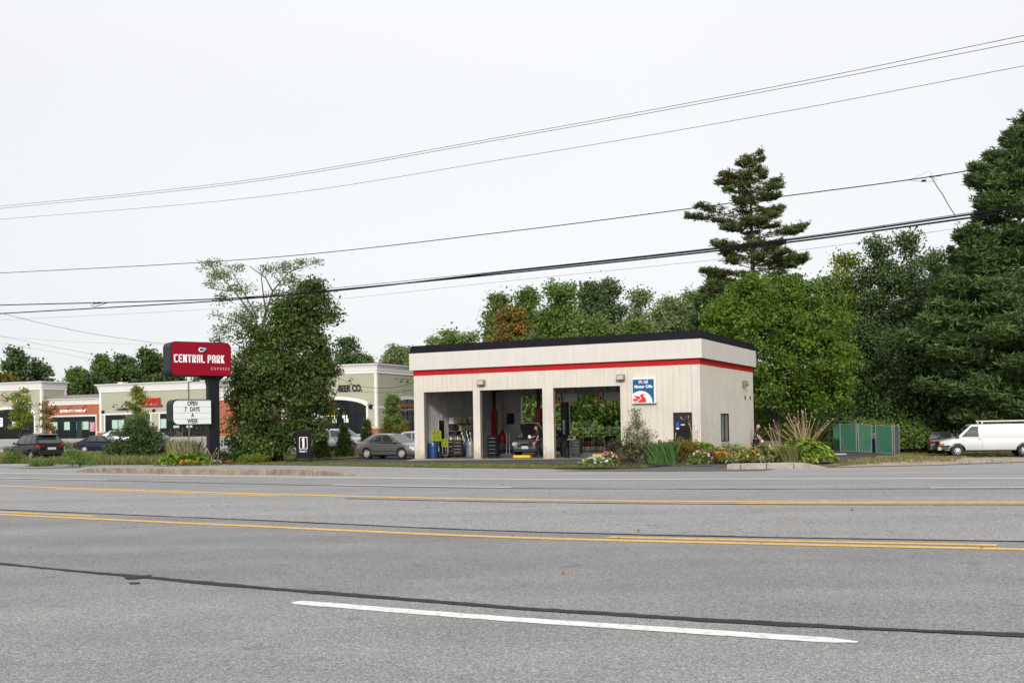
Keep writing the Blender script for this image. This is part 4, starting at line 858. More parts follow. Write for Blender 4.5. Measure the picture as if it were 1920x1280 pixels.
sedan = dict(L=4.53, W=1.70, wr=.315, axles=(-1.28, 1.32), spokes=9, rim=.66, spw=1.0, rimmat=M('hubcap silver', (.62, .62, .60), .35, .4, .05, 8),
    top=[(-2.265, .78), (-2.2, .95), (-2.05, 1.0), (-1.5, 1.02), (-.9, .98), (.2, .93), (1.0, .91), (1.5, .88), (1.95, .78), (2.2, .66), (2.265, .52)],
    bot=[(-2.265, .38), (-2.0, .24), (-1.6, .20), (1.7, .19), (2.1, .20), (2.265, .27)],
    wid=[(-2.265, .80), (-2.12, .92), (-1.7, .985), (-1, 1), (1, 1), (1.6, .98), (2.0, .90), (2.2, .76), (2.265, .64)],
    cab=dict(x=(-1.78, -.95, .33, 1.22), z=(.96, 1.46), w=(.93, .72), zf=.93, zr=1.0), glass=((.19, .30), (.32, .545), (.575, .86)),
    seams=[(-.94, -.925, .36, .96), (.11, .125, .25, .92), (1.02, 1.035, .34, .90), (-.9, 1.0, .235, .25)], handles=((-.62, .79), (.38, .77)), mirror=(.86, 1.01),
    patches=[('side_moulding', -1.0, 1.0, .44, .475, TRIM), ('tail_lamp', -2.22, -2.0, .74, .92, TAIL), ('headlamp', 1.86, 2.14, .60, lambda x: .74-.1*(x-1.86), HEAD)],
    ends=[('tail_lamp', -1, .48, .68, .72, .92, .0, TAIL), ('number_plate', -1, -.26, .26, .62, .74, .01, PLATE), ('rear_bumper', -1, -.7, .7, .38, .60, .03, None), ('grille', 1, -.38, .38, .48, .60, .02, TRIM), ('headlamp', 1, .42, .56, .50, .62, .0, HEAD), ('lower_grille', 1, -.5, .5, .29, .38, .02, TRIM)])
def variant(base, paint, **k):
    d = dict(base); d.update(k); d['ends'] = [e[:-1]+((paint if e[-1] is None else e[-1]),) for e in d.get('ends', ())]; return d
P_GREY = M('grey metallic car paint', (.20, .195, .195), .28, .55, .02, 3, coat=.8)
P_NAVY = M('dark navy car paint', (.006, .011, .028), .35, 0, .02, 3, spec=.25, coat=.3)
P_BLACK = M('black blue car paint', (.004, .005, .008), .35, 0, .02, 3, spec=.25, coat=.25)
P_SILV = M('silver car paint', (.46, .47, .50), .28, .6, .02, 3, coat=.8)
P_WHITE = M('white van paint', (.55, .56, .58), .35, 0, .015, 1, coat=.4, dirt=((.66, .64, .60), .8, .35))
P_HATCH = M('mid grey hatchback paint', (.19, .185, .185), .25, .4, .02, 3, coat=.8)
P_DGREY = M('dark grey car paint', (.085, .082, .085), .25, .4, .02, 3, coat=.8)
# wheels sit on the ground under the pixel columns measured in the photograph
def seat(p_rear, p_front, wheelbase, x_rear, Yr, yaw):
    """origin so that the near rear wheel stands at p_rear"""
    return None
c1 = Vector((-7.6, 61.2)); yaw1 = math.radians(33)
def g3(x, y): return (x, y, gz(x, y)+.018)
# grey sedan: near rear wheel under px 687, near front wheel under px 755
ra = Vector((ad(687, 64.2).x, 64.2)); fa = Vector((ad(755, 62.8).x, 62.8)); dv = (fa-ra).normalized(); yw = math.atan2(dv.y, dv.x)
nl = Vector((-dv.y, dv.x)); cen = ra+dv*1.28+nl*.80
car('parked_car', 'grey four-door sedan parked at the left side of the garage', 'car', None, g3(cen.x, cen.y), yw, P_GREY, variant(sedan, P_GREY))
# silver car behind it, mostly hidden by the garage
q = ad(788, 69.5); car('parked_car', 'silver blue car behind the grey sedan, mostly hidden by the garage', 'car', None, g3(q.x, q.y), yw, P_SILV, variant(sedan, P_SILV, spokes=5))
# dark blue sedan on the plaza
q = ad(193, 93); car('parked_car', 'dark navy sedan parked before the terracotta shop, left of the leafy bush', 'car', None, (q.x, q.y, gz(q.x, q.y)+.04), math.radians(-8), P_NAVY, variant(sedan, P_NAVY, spokes=5, spw=2.2, L=4.75))
suv = dict(L=4.6, W=1.83, wr=.35, axles=(-1.30, 1.37), spokes=5, spw=2.0, rim=.64, arch=.07, rearglass=True,
    top=[(-2.3, .85), (-2.22, 1.05), (-1.9, 1.10), (-.5, 1.07), (.6, 1.04), (1.3, 1.02), (1.8, .95), (2.15, .82), (2.3, .60)],
    bot=[(-2.3, .46), (-2.1, .32), (-1.6, .27), (1.7, .27), (2.1, .28), (2.3, .36)],
    wid=[(-2.3, .84), (-2.15, .94), (-1.7, 1), (1.2, 1), (1.8, .96), (2.15, .82), (2.3, .66)],
    cab=dict(x=(-2.16, -1.72, .30, 1.18), z=(1.06, 1.66), w=(.93, .76), zf=1.04, zr=1.10), glass=((.06, .22), (.25, .52), (.55, .86)),
    seams=[(-.85, -.835, .45, 1.06), (.16, .175, .32, 1.04), (1.08, 1.095, .45, 1.0)], handles=((-.5, .93), (.45, .91)), mirror=(.90, 1.12),
    patches=[('side_cladding', -.85, .92, .27, .44, TRIM), ('tail_lamp', -2.26, -2.02, .86, 1.04, TAIL), ('headlamp', 1.9, 2.2, .74, .88, HEAD)],
    ends=[('tail_lamp', -1, .50, .80, .88, 1.02, .01, TAIL), ('number_plate', -1, -.26, .26, .72, .86, .035, PLATE), ('plate_panel', -1, -.42, .42, .66, .92, .012, TRIM), ('rear_bumper', -1, -.80, .80, .42, .68, .05, TRIM),
          ('grille', 1, -.48, .48, .56, .74, .02, TRIM), ('headlamp', 1, .46, .62, .66, .80, .0, HEAD), ('front_bumper', 1, -.62, .62, .38, .52, .03, TRIM)])
# black crossover seen from its rear
q = ad(66, 69); t, _ = car('parked_car', 'black crossover with roof rails seen from behind, at the far left', 'car', None, (q.x, q.y, gz(q.x, q.y)+.04), math.radians(138), P_BLACK, variant(suv, P_BLACK, mirrormat=P_BLACK, spokes=5))
for s_ in (-1, 1): mb = MB(); mb.tube([(-1.6, s_*.62, 1.66), (-1.5, s_*.63, 1.72), (.1, s_*.63, 1.75), (.25, s_*.62, 1.68)], .018, 6); mb.build('roof_rail', TRIM, t)
mb = MB(); mb.prism([(-2.02, 1.60), (-1.75, 1.66), (-1.72, 1.70), (-2.05, 1.655)], -.58, .58); mb.build('rear_spoiler', P_BLACK, t)
q = ad(214, 101); t, _ = car('parked_car', 'silver SUV behind the dark navy sedan', 'car', 'silver SUVs on the plaza', (q.x, q.y, gz(q.x, q.y)+.04), math.radians(192), P_SILV, variant(suv, P_SILV))
q = ad(290, 92); t, _ = car('parked_car', 'silver crossover half hidden behind the leafy bush', 'car', 'silver SUVs on the plaza', (q.x, q.y, gz(q.x, q.y)+.04), math.radians(-28), P_SILV, variant(suv, P_SILV))
q = ad(640, 79.5); t, _ = car('parked_car', 'silver crossover behind the small evergreens before the beer shop', 'car', 'silver SUVs on the plaza', (q.x, q.y, gz(q.x, q.y)+.06), math.radians(-22), P_SILV, variant(suv, P_SILV))
# the car in the middle bay with its bonnet up
t, _ = car('car_under_repair', 'dark grey hatchback in the middle bay with its bonnet open', 'car', None, gw(5.28, 5.3, 0), GR-PI/2, P_HATCH, variant(suv, P_HATCH, L=4.4, cab=dict(x=(-2.1, -1.6, .25, 1.10), z=(1.06, 1.55), w=(.93, .74), zf=1.03, zr=1.1),
   ends=[('headlamp', 1, .50, .78, .62, .80, .0, HEAD), ('grille', 1, -.45, .45, .55, .74, .03, TRIM), ('grille_bar', 1, -.42, .42, .70, .73, .045, CHR), ('grille_bar', 1, -.40, .40, .62, .64, .045, CHR), ('number_plate', 1, -.20, .20, .44, .60, .05, PLATE), ('front_bumper', 1, -.62, .62, .36, .44, .03, TRIM)]))
mb = MB(); v = []; nn = 6
for i in range(nn+1):
    q_ = -1+2*i/nn; v += [(.98, q_*.68, 1.09), (1.28, q_*.70, 1.50+.03*(1-q_*q_)), (1.62, q_*.60, 1.84+.06*(1-q_*q_))]
mb.add(v, [(i*3+k, i*3+3+k, i*3+4+k, i*3+1+k) for i in range(nn) for k in range(2)]); o = mb.build('bonnet', P_HATCH, t, smooth=True); md = o.modifiers.new('thick', 'SOLIDIFY'); md.thickness = .03
mb = MB(); mb.add([(x+.05, y*.90, z-.035) for x, y, z in v], [(i*3+k, i*3+3+k, i*3+4+k, i*3+1+k) for i in range(nn) for k in range(2)]); mb.build('bonnet_lining', UND, o)
mb = MB(); mb.box(1.15, 1.95, -.62, .62, 1.0, 1.08); mb.build('engine_bay', UND, t)
mb = MB(); mb.tube([(1.75, .55, 1.0), (1.5, .52, 1.72)], .01, 6); mb.build('bonnet_prop', BLKM, t)
# the white van
van = dict(L=5.95, W=2.0, wr=.37, axles=(-1.86, 1.94), ww=.23, spokes=8, spw=1.0, rim=.58, arch=.10, crown=.02, sh=.03,
    top=[(-2.975, 1.15), (-2.6, 1.18), (1.0, 1.18), (1.55, 1.20), (2.0, 1.15), (2.5, 1.06), (2.8, .98), (2.93, .86), (2.975, .70)],
    bot=[(-2.975, .42), (-2.6, .38), (2.5, .37), (2.975, .45)],
    wid=[(-2.975, .95), (-2.8, .99), (-2, 1), (1.5, 1), (2.3, .985), (2.75, .93), (2.975, .86)],
    cab=dict(x=(-2.93, -2.86, 1.12, 1.98), z=(1.14, 1.98), w=(.985, .86), zf=1.17, zr=1.14, bow=.02), glass=((.738, .955, .892, .972),), panels=((.42, .67, .56, .80), (.15, .40, .19, .545)),
    seams=[(.50, .512, .42, 1.18), (1.58, 1.592, .85, 1.16), (-2.55, -2.54, .5, 1.16)], handles=((.68, 1.08),), handlemat=TRIM,
    patches=[('bumper_side', 2.42, 2.93, .44, .60, M('worn chrome bumper', (.45, .45, .46), .25, .9, .3, 3)), ('bumper_trim', 2.38, 2.95, .60, .72, TRIM), ('side_crease', -2.8, 2.1, .845, .853, M('soft white crease', (.55, .55, .55), .5, 0, 0))],
    ends=[('front_bumper', 1, -.93, .93, .42, .62, .10, M('worn chrome bumper', (.45, .45, .46), .25, .9, .3, 3)), ('bumper_top', 1, -.93, .93, .62, .70, .07, TRIM), ('grille', 1, -.60, .60, .72, .96, .01, TRIM)])
vq = ad(1852, 66.5)
VP = Vector((vq.x, vq.y, gz(vq.x, vq.y)+.055))
t, Bv = car('white_van', 'white cargo van with a roof rack parked on the gravel at the right', 'van', None, VP, PI+math.radians(-13), P_WHITE, variant(van, P_WHITE))
for s_ in (-1, 1):
    y = Bv.W/2*.97
    mb = MB(); mb.box(2.68, 2.94, s_*.80 if s_ > 0 else -.925, .925 if s_ > 0 else s_*.80, .84, .96); mb.build('headlamp', HEAD, t)
    mb = MB(); mb.box(2.66, 2.945, s_*.80 if s_ > 0 else -.93, .93 if s_ > 0 else s_*.80, .72, .84); mb.build('turn_signal', M('amber red lamp', (.62, .10, .02), .2, 0, .2, 12), t)
    mb = MB(); mb.box(1.86, 2.0, s_*1.02-.06, s_*1.02+.10*s_ if s_ > 0 else s_*1.02+.06, 1.17, 1.42) if s_ > 0 else mb.box(1.86, 2.0, -1.12, -.96, 1.17, 1.42); mb.build('mirror', TRIM, t)
    mb = MB(); mb.tube([(-2.35, s_*.70, 2.16), (.55, s_*.70, 2.16)], .045, 10); mb.build('rack_rail', M('ivory rack tube', (.62, .60, .50), .5, .1, .1, 6), t)
    for x in (-2.3, .45): mb = MB(); mb.box(x-.04, x+.04, s_*.70-.03, s_*.70+.03, 2.0, 2.17); mb.build('rack_foot', M('ivory rack tube', (.62, .60, .50)), t)
for x in (-2.3, .45): mb = MB(); mb.box(x-.03, x+.03, -.7, .7, 2.13, 2.16); mb.build('rack_bar', M('ivory rack tube', (.62, .60, .50)), t)
# grey estate behind the van
q = ad(1763, 73.5); car('parked_car', 'dark grey sedan seen from behind, half hidden by the white van', 'car', None, (q.x, q.y, gz(q.x, q.y)+.02), math.radians(70), P_DGREY, variant(sedan, P_DGREY, W=1.78, ends=[('tail_lamp', -1, .36, .76, .70, .84, .02, TAIL), ('number_plate', -1, -.26, .26, .66, .80, .03, PLATE), ('rear_bumper', -1, -.74, .74, .30, .55, .04, P_DGREY)]))
apply_cuts()
# ------------------------------------------------------------------ signs
SGB = M('black sign metal', (.008, .010, .014), .45, 0, .1, 3, spec=.22)
SGR = M('deep red sign face', (.235, .001, .014), .45, 0, .04, 1.2, spec=.18)
SGW = M('white sign face plastic', (.66, .70, .68), .35, 0, .03, 2)
sq = ad(399.5, 57.0); SZ = gz(sq.x, sq.y)
t = thing('pylon_sign', 'tall red roadside sign on a thick black post with a white letter board', 'sign', (sq.x, sq.y, SZ), 0)
YS = math.radians(37); RY = Matrix.Rotation(YS, 4, 'Z')
t.rotation_euler = (0, 0, YS)
mb = MB(); mb.prism(rrect(-.30, .30, -.20, .20, .03, 3), -.5, 5.0, 'z'); mb.build('post', SGB, t)
mb = MB(); mb.prism([(-.30, 4.2), (.30, 4.2), (.30, 4.42), (.62, 4.72), (-.95, 4.72), (-.36, 4.50)], -.19, .19); mb.build('post_head', SGB, t)
x0, x1, z0, z1 = -2.42, .80, 4.70, 6.42
mb = MB(); mb.prism(rrect(x0-.03, x1+.03, z0-.03, z1+.03, .30, 7), -.56, .56); bevel(mb.build('upper_cabinet', SGB, t), .02)
mb = MB(); mb.prism(rrect(x0+.01, x1-.01, z0+.01, z1-.01, .27, 7), -.575, -.562); mb.build('red_face', SGR, t)
xc = (x0+x1)/2
SW_ = M('white sign lettering', (.80, .80, .80), .4, 0, 0)
def block(body, x, z, h, w, th, gap, y, mat, parent, italic=0.):
    """square techno capitals cut as strokes: one mesh for each letter"""
    G_ = {'C': [(0,0,1,th),(0,0,th,1),(0,1-th,1,1)], 'E': [(0,0,1,th),(0,0,th,1),(0,1-th,1,1),(0,.5-th/2,.85,.5+th/2)], 'N': 'N', 'T': [(0,1-th,1,1),(.5-th/2,0,.5+th/2,1)],
          'R': [(0,0,th,1),(0,1-th,1,1),(1-th,.42,1,1),(0,.42,1,.42+th)], 'A': [(0,0,th,1),(1-th,0,1,1),(0,1-th,1,1),(0,.32,1,.32+th)], 'L': [(0,0,th,1),(0,0,1,th)], 'P': [(0,0,th,1),(0,1-th,1,1),(1-th,.36,1,1),(0,.36,1,.36+th)], 'K': [(0,0,th,1)]}
    for ch in body:
        if ch == ' ': x += w*.55; continue
        mb = MB(); ths = th*h/w
        for r in (G_[ch] if ch != 'N' else [(0,0,th,1),(1-th,0,1,1)]):
            a, b, c, d = r
            # widths of vertical strokes scaled so that strokes look even
            if c-a <= th+1e-6:
                mid = a if a < .3 else (c if c > .7 else (a+c)/2)
                a, c = (mid, mid+ths) if a < .3 else ((mid-ths, mid) if c > .7 else (mid-ths/2, mid+ths/2))
            mb.box(x+a*w, x+c*w, y-.012, y, z+b*h, z+d*h)
        def par(p): mb.prism([(x+q[0]*w, z+q[1]*h) for q in p], y-.0125, y-.0005)
        if ch == 'N': par([(0, 1), (ths*1.1, 1), (1, 0), (1-ths*1.1, 0)])
        if ch == 'R': par([(.35, .42), (.35+ths*1.2, .42), (1, 0), (1-ths*1.3, 0)])
        if ch == 'K': par([(ths*.5, .42), (1-ths*1.2, 1), (1, 1), (ths*1.2, .42)]); par([(ths*.6, .52), (ths*1.7, .60), (1, 0), (1-ths*1.3, 0)])
        o = mb.build('letter', mat, parent); x += w+gap
    return x
block('CENTRAL PARK', x0+.15, 5.36, .42, .198, .165, .042, -.576, SW_, t)
text('lettering', 'E X P R E S S', .205, M('grey pink sign lettering', (.55, .30, .33), .5, 0, 0), t, (x1-.60, -.578, 5.06), extrude=.002, bold=.002, sx=.92)
mb = MB(); mb.prism(rrect(xc-.12, xc+.30, 5.88, 6.20, .15, 6), -.580, -.576); mb.build('emblem_plate', SGB, t)
for ch, cx_, mm in (('C', xc-.04, SW_), ('P', xc+.17, M('grey emblem letter', (.35, .37, .42), .4, 0, 0))): text('emblem_letter', ch, .30, mm, t, (cx_, -.584, 6.035), extrude=.002, bold=.012, sx=1.15)
# letter board
bx0, bx1, bz0, bz1 = -2.33, -.33, 2.17, 3.40
mb = MB(); mb.prism(rrect(bx0-.06, bx1+.04, bz0-.06, bz1+.06, .30, 7, (1, 0, 0, 1)), -.56, .30); bevel(mb.build('lower_cabinet', SGB, t), .015)
mb = MB(); mb.prism(rrect(bx0, bx1, bz0, bz1, .26, 7, (1, 0, 0, 1)), -.575, -.562); mb.build('letter_board', SGW, t)
for k in range(1, 5): mb = MB(); z = bz0+k*(bz1-bz0)/4-.035 if k < 4 else bz1-.04; mb.box(bx0+.05, bx1, -.582, -.575, z, z+.012); mb.build('letter_track', ALU, t)
LK = M('black board letters', (.012, .012, .016), .5, 0, 0)
for k, (s_, xx) in enumerate((('OPEN', -.94), ('7   DAYS', -.96), ('A', -.94), ('WEEK', -.94))): text('lettering', s_, .30, LK, t, (xx-.38, -.584, bz1-.17-k*.305), extrude=.002, bold=.008, sx=.70)
# sandwich sign with flexible banner
q = at(578, 868); q = Vector((q.x, q.y-1.2, 0)); q.z = gz(q.x, q.y)+.06
t = thing('banner_sign', 'narrow black banner stand with a white number one in a frame, on the grass strip', 'sign', q, math.radians(4))
mb = MB(); mb.box(-.36, .36, -.02, .02, .22, 1.62); mb.build('banner', M('black banner cloth', (.008, .007, .010), .7, 0, .3, 5, .2, 12, spec=.15), t)
for s_ in (-1, 1): mb = MB(); mb.tube([(s_*.39, 0, .06), (s_*.375, 0, 1.64)], .018, 6); mb.build('side_pole', BLKM, t)
mb = MB(); mb.tube([(-.39, 0, 1.64), (.39, 0, 1.64)], .015, 6); mb.build('top_pole', BLKM, t)
mb = MB(); mb.tube([(-.9, -.25, .03), (-.3, 0, .12), (.3, 0, .12), (.5, -.2, .02)], .022, 6); mb.tube([(.28, 0, 0), (.28, 0, .25)], .03, 6); mb.build('spring_base', BLKM, t)
mb = MB(); a, b, c, d = -.22, .20, .70, 1.32; w = .028
mb.box(a, b, -.027, -.022, c, c+w); mb.box(a, b, -.027, -.022, d-w, d); mb.box(a, a+w, -.027, -.022, c+w, d-w); mb.box(b-w, b, -.027, -.022, c+w, d-w); mb.build('number_frame', SW_, t)
mb = MB(); mb.prism([(-.055, .76), (.045, .76), (.045, 1.27), (-.035, 1.27), (-.085, 1.20), (-.085, 1.12), (-.055, 1.12)], -.028, -.022); mb.build('number_one', SW_, t)
text('lettering', 'Mobil 1', .155, M('pale blue lettering', (.45, .55, .80), .4, 0, 0), t, (-.015, -.026, .58), extrude=.002, bold=.006, sx=.85)
# ------------------------------------------------------------------ people
SKIN = M('skin', (.50, .25, .17), .5, 0, .06, 12); HAIRG = M('short grey hair', (.32, .29, .27), .8, 0, .2, 40); HAIRB = M('sandy brown hair', (.24, .13, .06), .8, 0, .25, 40)
CLOTH = M('black work shirt', (.016, .016, .022), .85, 0, .25, 8); TROU = M('black work trousers', (.012, .012, .015), .9, 0, .25, 8); SHOE = M('black boots', (.01, .01, .01), .5, 0, .1, 9)
GLOV = M('white work cloth', (.75, .74, .72), .8, 0, .06, 9)
def skinned(name, verts, edges, radii, mat, parent, root=0, sub=2):
    me = bpy.data.meshes.new(name); me.from_pydata(verts, edges, []); me.materials.append(mat)
    o = link(name, me, parent); m = o.modifiers.new('skin', 'SKIN'); m.use_smooth_shade = True
    if not me.skin_vertices: 
        bm = bmesh.new(); bm.from_mesh(me); bm.verts.layers.skin.verify(); bm.to_mesh(me); bm.free()
    for i, r in enumerate(radii):
        sv = me.skin_vertices[0].data[i]; sv.radius = r if isinstance(r, tuple) else (r, r); sv.use_root = (i == root)
    s_ = o.modifiers.new('sub', 'SUBSURF'); s_.levels = sub; s_.render_levels = sub
    return o
def person(label, loc, rz, hair, pose, h=1.76):
    """pose: joint positions of arms and legs; the figure faces +x"""
    t = thing('person', label, 'person', loc, rz)
    k = h/1.76
    def V(*p): return tuple(c*k for c in p)
    P = pose
    # one continuous body: trunk, legs, arms, neck
    v = [V(0, 0, .96), V(P['lean']*.4, 0, 1.14), V(P['lean']*.9, 0, 1.34), V(P['lean']*1.1, 0, 1.45), V(P['lean']*1.25+.01, 0, 1.54)]
    e = [(0, 1), (1, 2), (2, 3), (3, 4)]; r = [(.11*k, .09*k), (.10*k, .085*k), (.11*k, .09*k), (.06*k, .06*k), (.055*k, .055*k)]
    def chain(start, pts, rad):
        a = start
        for p, q in zip(pts, rad): v.append(V(*p)); r.append((q*k, q*k)); e.append((a, len(v)-1)); a = len(v)-1
        return a
    for s_, arm in ((1, P['arm_l']), (-1, P['arm_r'])): chain(2, [(P['lean'], s_*.17, 1.43)]+arm, [.045, .046, .042, .032, .026])
    for s_, leg in ((1, P['leg_l']), (-1, P['leg_r'])): chain(0, [(0, s_*.10, .88)]+leg, [.07, .05, .045, .04, .04])
    skinned('body', v, e, r, SKIN, t)
    # clothes follow the same skeleton, a little fuller, ending at sleeve and hem
    sv, se, sr = [], [], []
    tr = [V(0, 0, .93), V(P['lean']*.4, 0, 1.14), V(P['lean']*.9, 0, 1.34), V(P['lean']*1.1, 0, 1.46)]
    sv += tr; se += [(0, 1), (1, 2), (2, 3)]; sr += [(.185*k, .155*k), (.18*k, .15*k), (.20*k, .155*k), (.09*k, .085*k)]
    for s_, arm in ((1, P['arm_l']), (-1, P['arm_r'])):
        sv.append(V(P['lean'], s_*.175, 1.43)); sr.append((.095*k, .095*k)); se.append((2, len(sv)-1))
        a = Vector((P['lean'], s_*.175, 1.43)); b = Vector(arm[0]); m = a.lerp(b, .85); sv.append(V(*m)); sr.append((.082*k, .082*k)); se.append((len(sv)-2, len(sv)-1))
    skinned('shirt', sv, se, sr, CLOTH, t)
    tv, te, ts = [V(0, 0, .97)], [], [(.18*k, .15*k)]
    for s_, leg in ((1, P['leg_l']), (-1, P['leg_r'])):
        a = 0
        for p, q in zip([(0, s_*.10, .86)]+leg[:3], [.13, .10, .088, .078]): tv.append(V(*p)); ts.append((q*k, q*k)); te.append((a, len(tv)-1)); a = len(tv)-1
    skinned('trousers', tv, te, ts, TROU, t)
    hx, hz = P['lean']*1.3+.035+P.get('hx', 0), 1.655+P.get('hz', 0); tilt = Matrix.Translation(V(hx, 0, hz)) @ Matrix.Rotation(P.get('nod', 0), 4, 'Y')
    bm = bmesh.new(); bmesh.ops.create_uvsphere(bm, u_segments=22, v_segments=16, radius=1)
    for w in bm.verts:
        x, y, z = w.co; f = 1-.22*max(0, -z)**1.5
        x2 = x*.098*(1+.04*z); y2 = y*.074*f; z2 = z*.118
        if x > .3: x2 += .004*(1-abs(z))
        if x > .8 and abs(y) < .25 and -.35 < z < .05: x2 += .02                  # nose
        if x > .55 and .05 < z < .25 and .15 < abs(y) < .5: x2 -= .008            # eye sockets
        if x > .6 and -.55 < z < -.42 and abs(y) < .35: x2 += .005                # lips
        if x > .4 and z < -.75: x2 += .012                                        # chin
        w.co = (x2, y2, z2)
    bm.transform(Matrix.Diagonal((k, k, k, 1))); bm.transform(tilt); me = bpy.data.meshes.new('head'); bm.to_mesh(me); bm.free(); me.materials.append(SKIN); me.shade_smooth(); hd = link('head', me, t)
    bm = bmesh.new(); bmesh.ops.create_uvsphere(bm, u_segments=20, v_segments=14, radius=1)
    bmesh.ops.delete(bm, geom=[w for w in bm.verts if w.co.z < -.35 or (w.co.x > .45 and w.co.z < .55)], context='VERTS')
    for w in bm.verts: w.co = (w.co.x*.106-.004, w.co.y*.081, w.co.z*.125+.004)
    bm.transform(Matrix.Diagonal((k, k, k, 1))); bm.transform(tilt); me = bpy.data.meshes.new('hair'); bm.to_mesh(me); bm.free(); me.materials.append(hair); me.shade_smooth(); link('hair', me, hd)
    for s_ in (-1, 1):
        mb = MB(); mb.lathe([(.006, -.01), (.026, -.004), (.03, .004), (.01, .01)], 10, tilt @ Matrix.Translation((-.005*k, s_*.078*k, -.005)) @ Matrix.Rotation(PI/2, 4, 'X') @ Matrix.Diagonal((.7, 1.1, 1, 1))); mb.build('ear', SKIN, hd, smooth=True)
        mb = MB(); mb.lathe([(.001, -.004), (.008, 0), (.001, .004)], 8, tilt @ Matrix.Translation((.085*k, s_*.032*k, .018)) @ Matrix.Rotation(PI/2, 4, 'Y')); mb.build('eye', M('dark eye', (.02, .015, .012), .2, 0, 0), hd, smooth=True)
    # hands: palm, four bent fingers and a thumb
    for s_, arm in ((1, P['arm_l']), (-1, P['arm_r'])):
        w = Vector(arm[-1]); d = (w-Vector(arm[-2])).normalized(); side = Vector((0, 1, 0)) if abs(d.y) < .9 else Vector((1, 0, 0)); fw_ = d.cross(side).normalized(); side = fw_.cross(d).normalized()
        hv = [V(*w), V(*(w+d*.07))]; he = [(0, 1)]; hr = [(.026*k, .022*k), (.036*k, .018*k)]
        for q, ln in enumerate((.062, .070, .066, .052)):
            b = w+d*.085+fw_*((q-1.5)*.019); c = b+d*ln*.55; e_ = c+d*ln*.35-side*s_*.018*1.0
            n0 = len(hv); hv += [V(*b), V(*c), V(*e_)]; he += [(1, n0), (n0, n0+1), (n0+1, n0+2)]; hr += [(.0095*k,)*2, (.0088*k,)*2, (.0075*k,)*2]
        b = w+d*.03+fw_*.032; c = b+fw_*.022+d*.03; e_ = c+d*.028
        n0 = len(hv); hv += [V(*b), V(*c), V(*e_)]; he += [(0, n0), (n0, n0+1), (n0+1, n0+2)]; hr += [(.012*k,)*2, (.0105*k,)*2, (.009*k,)*2]
        skinned('hand', hv, he, hr, P.get('handmat', {}).get(s_, SKIN), t, sub=1)
    for s_, leg in ((1, P['leg_l']), (-1, P['leg_r'])):
        f = Vector(leg[-1])*k; mb = MB(); mb.prism([(f.x-.09, 0), (f.x+.20, 0), (f.x+.20, .035), (f.x+.10, .075), (f.x+.03, .12), (f.x-.07, .12)], f.y-.045, f.y+.045); bevel(mb.build('boot', SHOE, t), .015)
    return t
q = gw(6.30, 2.6, 0)
person('mechanic in black holding a white cloth beside the open bonnet of the middle bay', q, math.radians(196), HAIRB,
  dict(lean=.03, nod=.35, hx=.015, hz=-.01, arm_l=[(.06, .24, 1.16), (.14, .23, .98), (.18, .22, .90), (.20, .21, .86)], arm_r=[(.10, -.24, 1.18), (.26, -.22, 1.12), (.36, -.20, 1.13), (.40, -.19, 1.14)],
       leg_l=[(.06, .11, .52), (.05, .12, .26), (.02, .12, .12), (.02, .12, .09)], leg_r=[(.02, -.11, .50), (-.06, -.12, .28), (-.12, -.12, .12), (-.12, -.12, .09)], handmat={-1: SKIN}), 1.70)
_c = Vector((.42, -.19, 1.14))*.966; cw = Matrix.Rotation(math.radians(196), 3, 'Z') @ _c
o = MB().lathe([(.02, -.10), (.09, -.06), (.12, 0), (.10, .06), (.03, .09)], 12).build('white_cloth', GLOV, None, smooth=True); o.location = q+cw; o.rotation_euler = (.5, 1.1, .2); tag(o, 'crumpled white cloth in the hand of the mechanic', 'cloth')
q = ad(1417.5, 61.3); q.z = -.87
t = person('grey-haired man in black with white gloves standing behind the corner of the garage', q, math.radians(-20), HAIRG,
  dict(lean=.05, nod=.30, hx=.02, hz=-.01, arm_l=[(.10, .23, 1.16), (.22, .20, .99), (.27, .18, .93), (.29, .18, .90)], arm_r=[(.10, -.24, 1.15), (.20, -.23, .97), (.25, -.22, .91), (.28, -.22, .87)],
       leg_l=[(.05, .11, .51), (.02, .12, .28), (.0, .12, .12), (.0, .12, .09)], leg_r=[(.02, -.11, .50), (-.02, -.12, .28), (-.05, -.12, .12), (-.05, -.12, .09)], handmat={1: GLOV, -1: GLOV}), 1.78)
mb = MB(); mb.tube([(.03, -.24, 1.46), (-.04, -.225, 1.30), (.02, -.21, 1.12)], .012, 6); mb.build('shirt_piping', M('grey piping', (.25, .25, .28), .7), t)
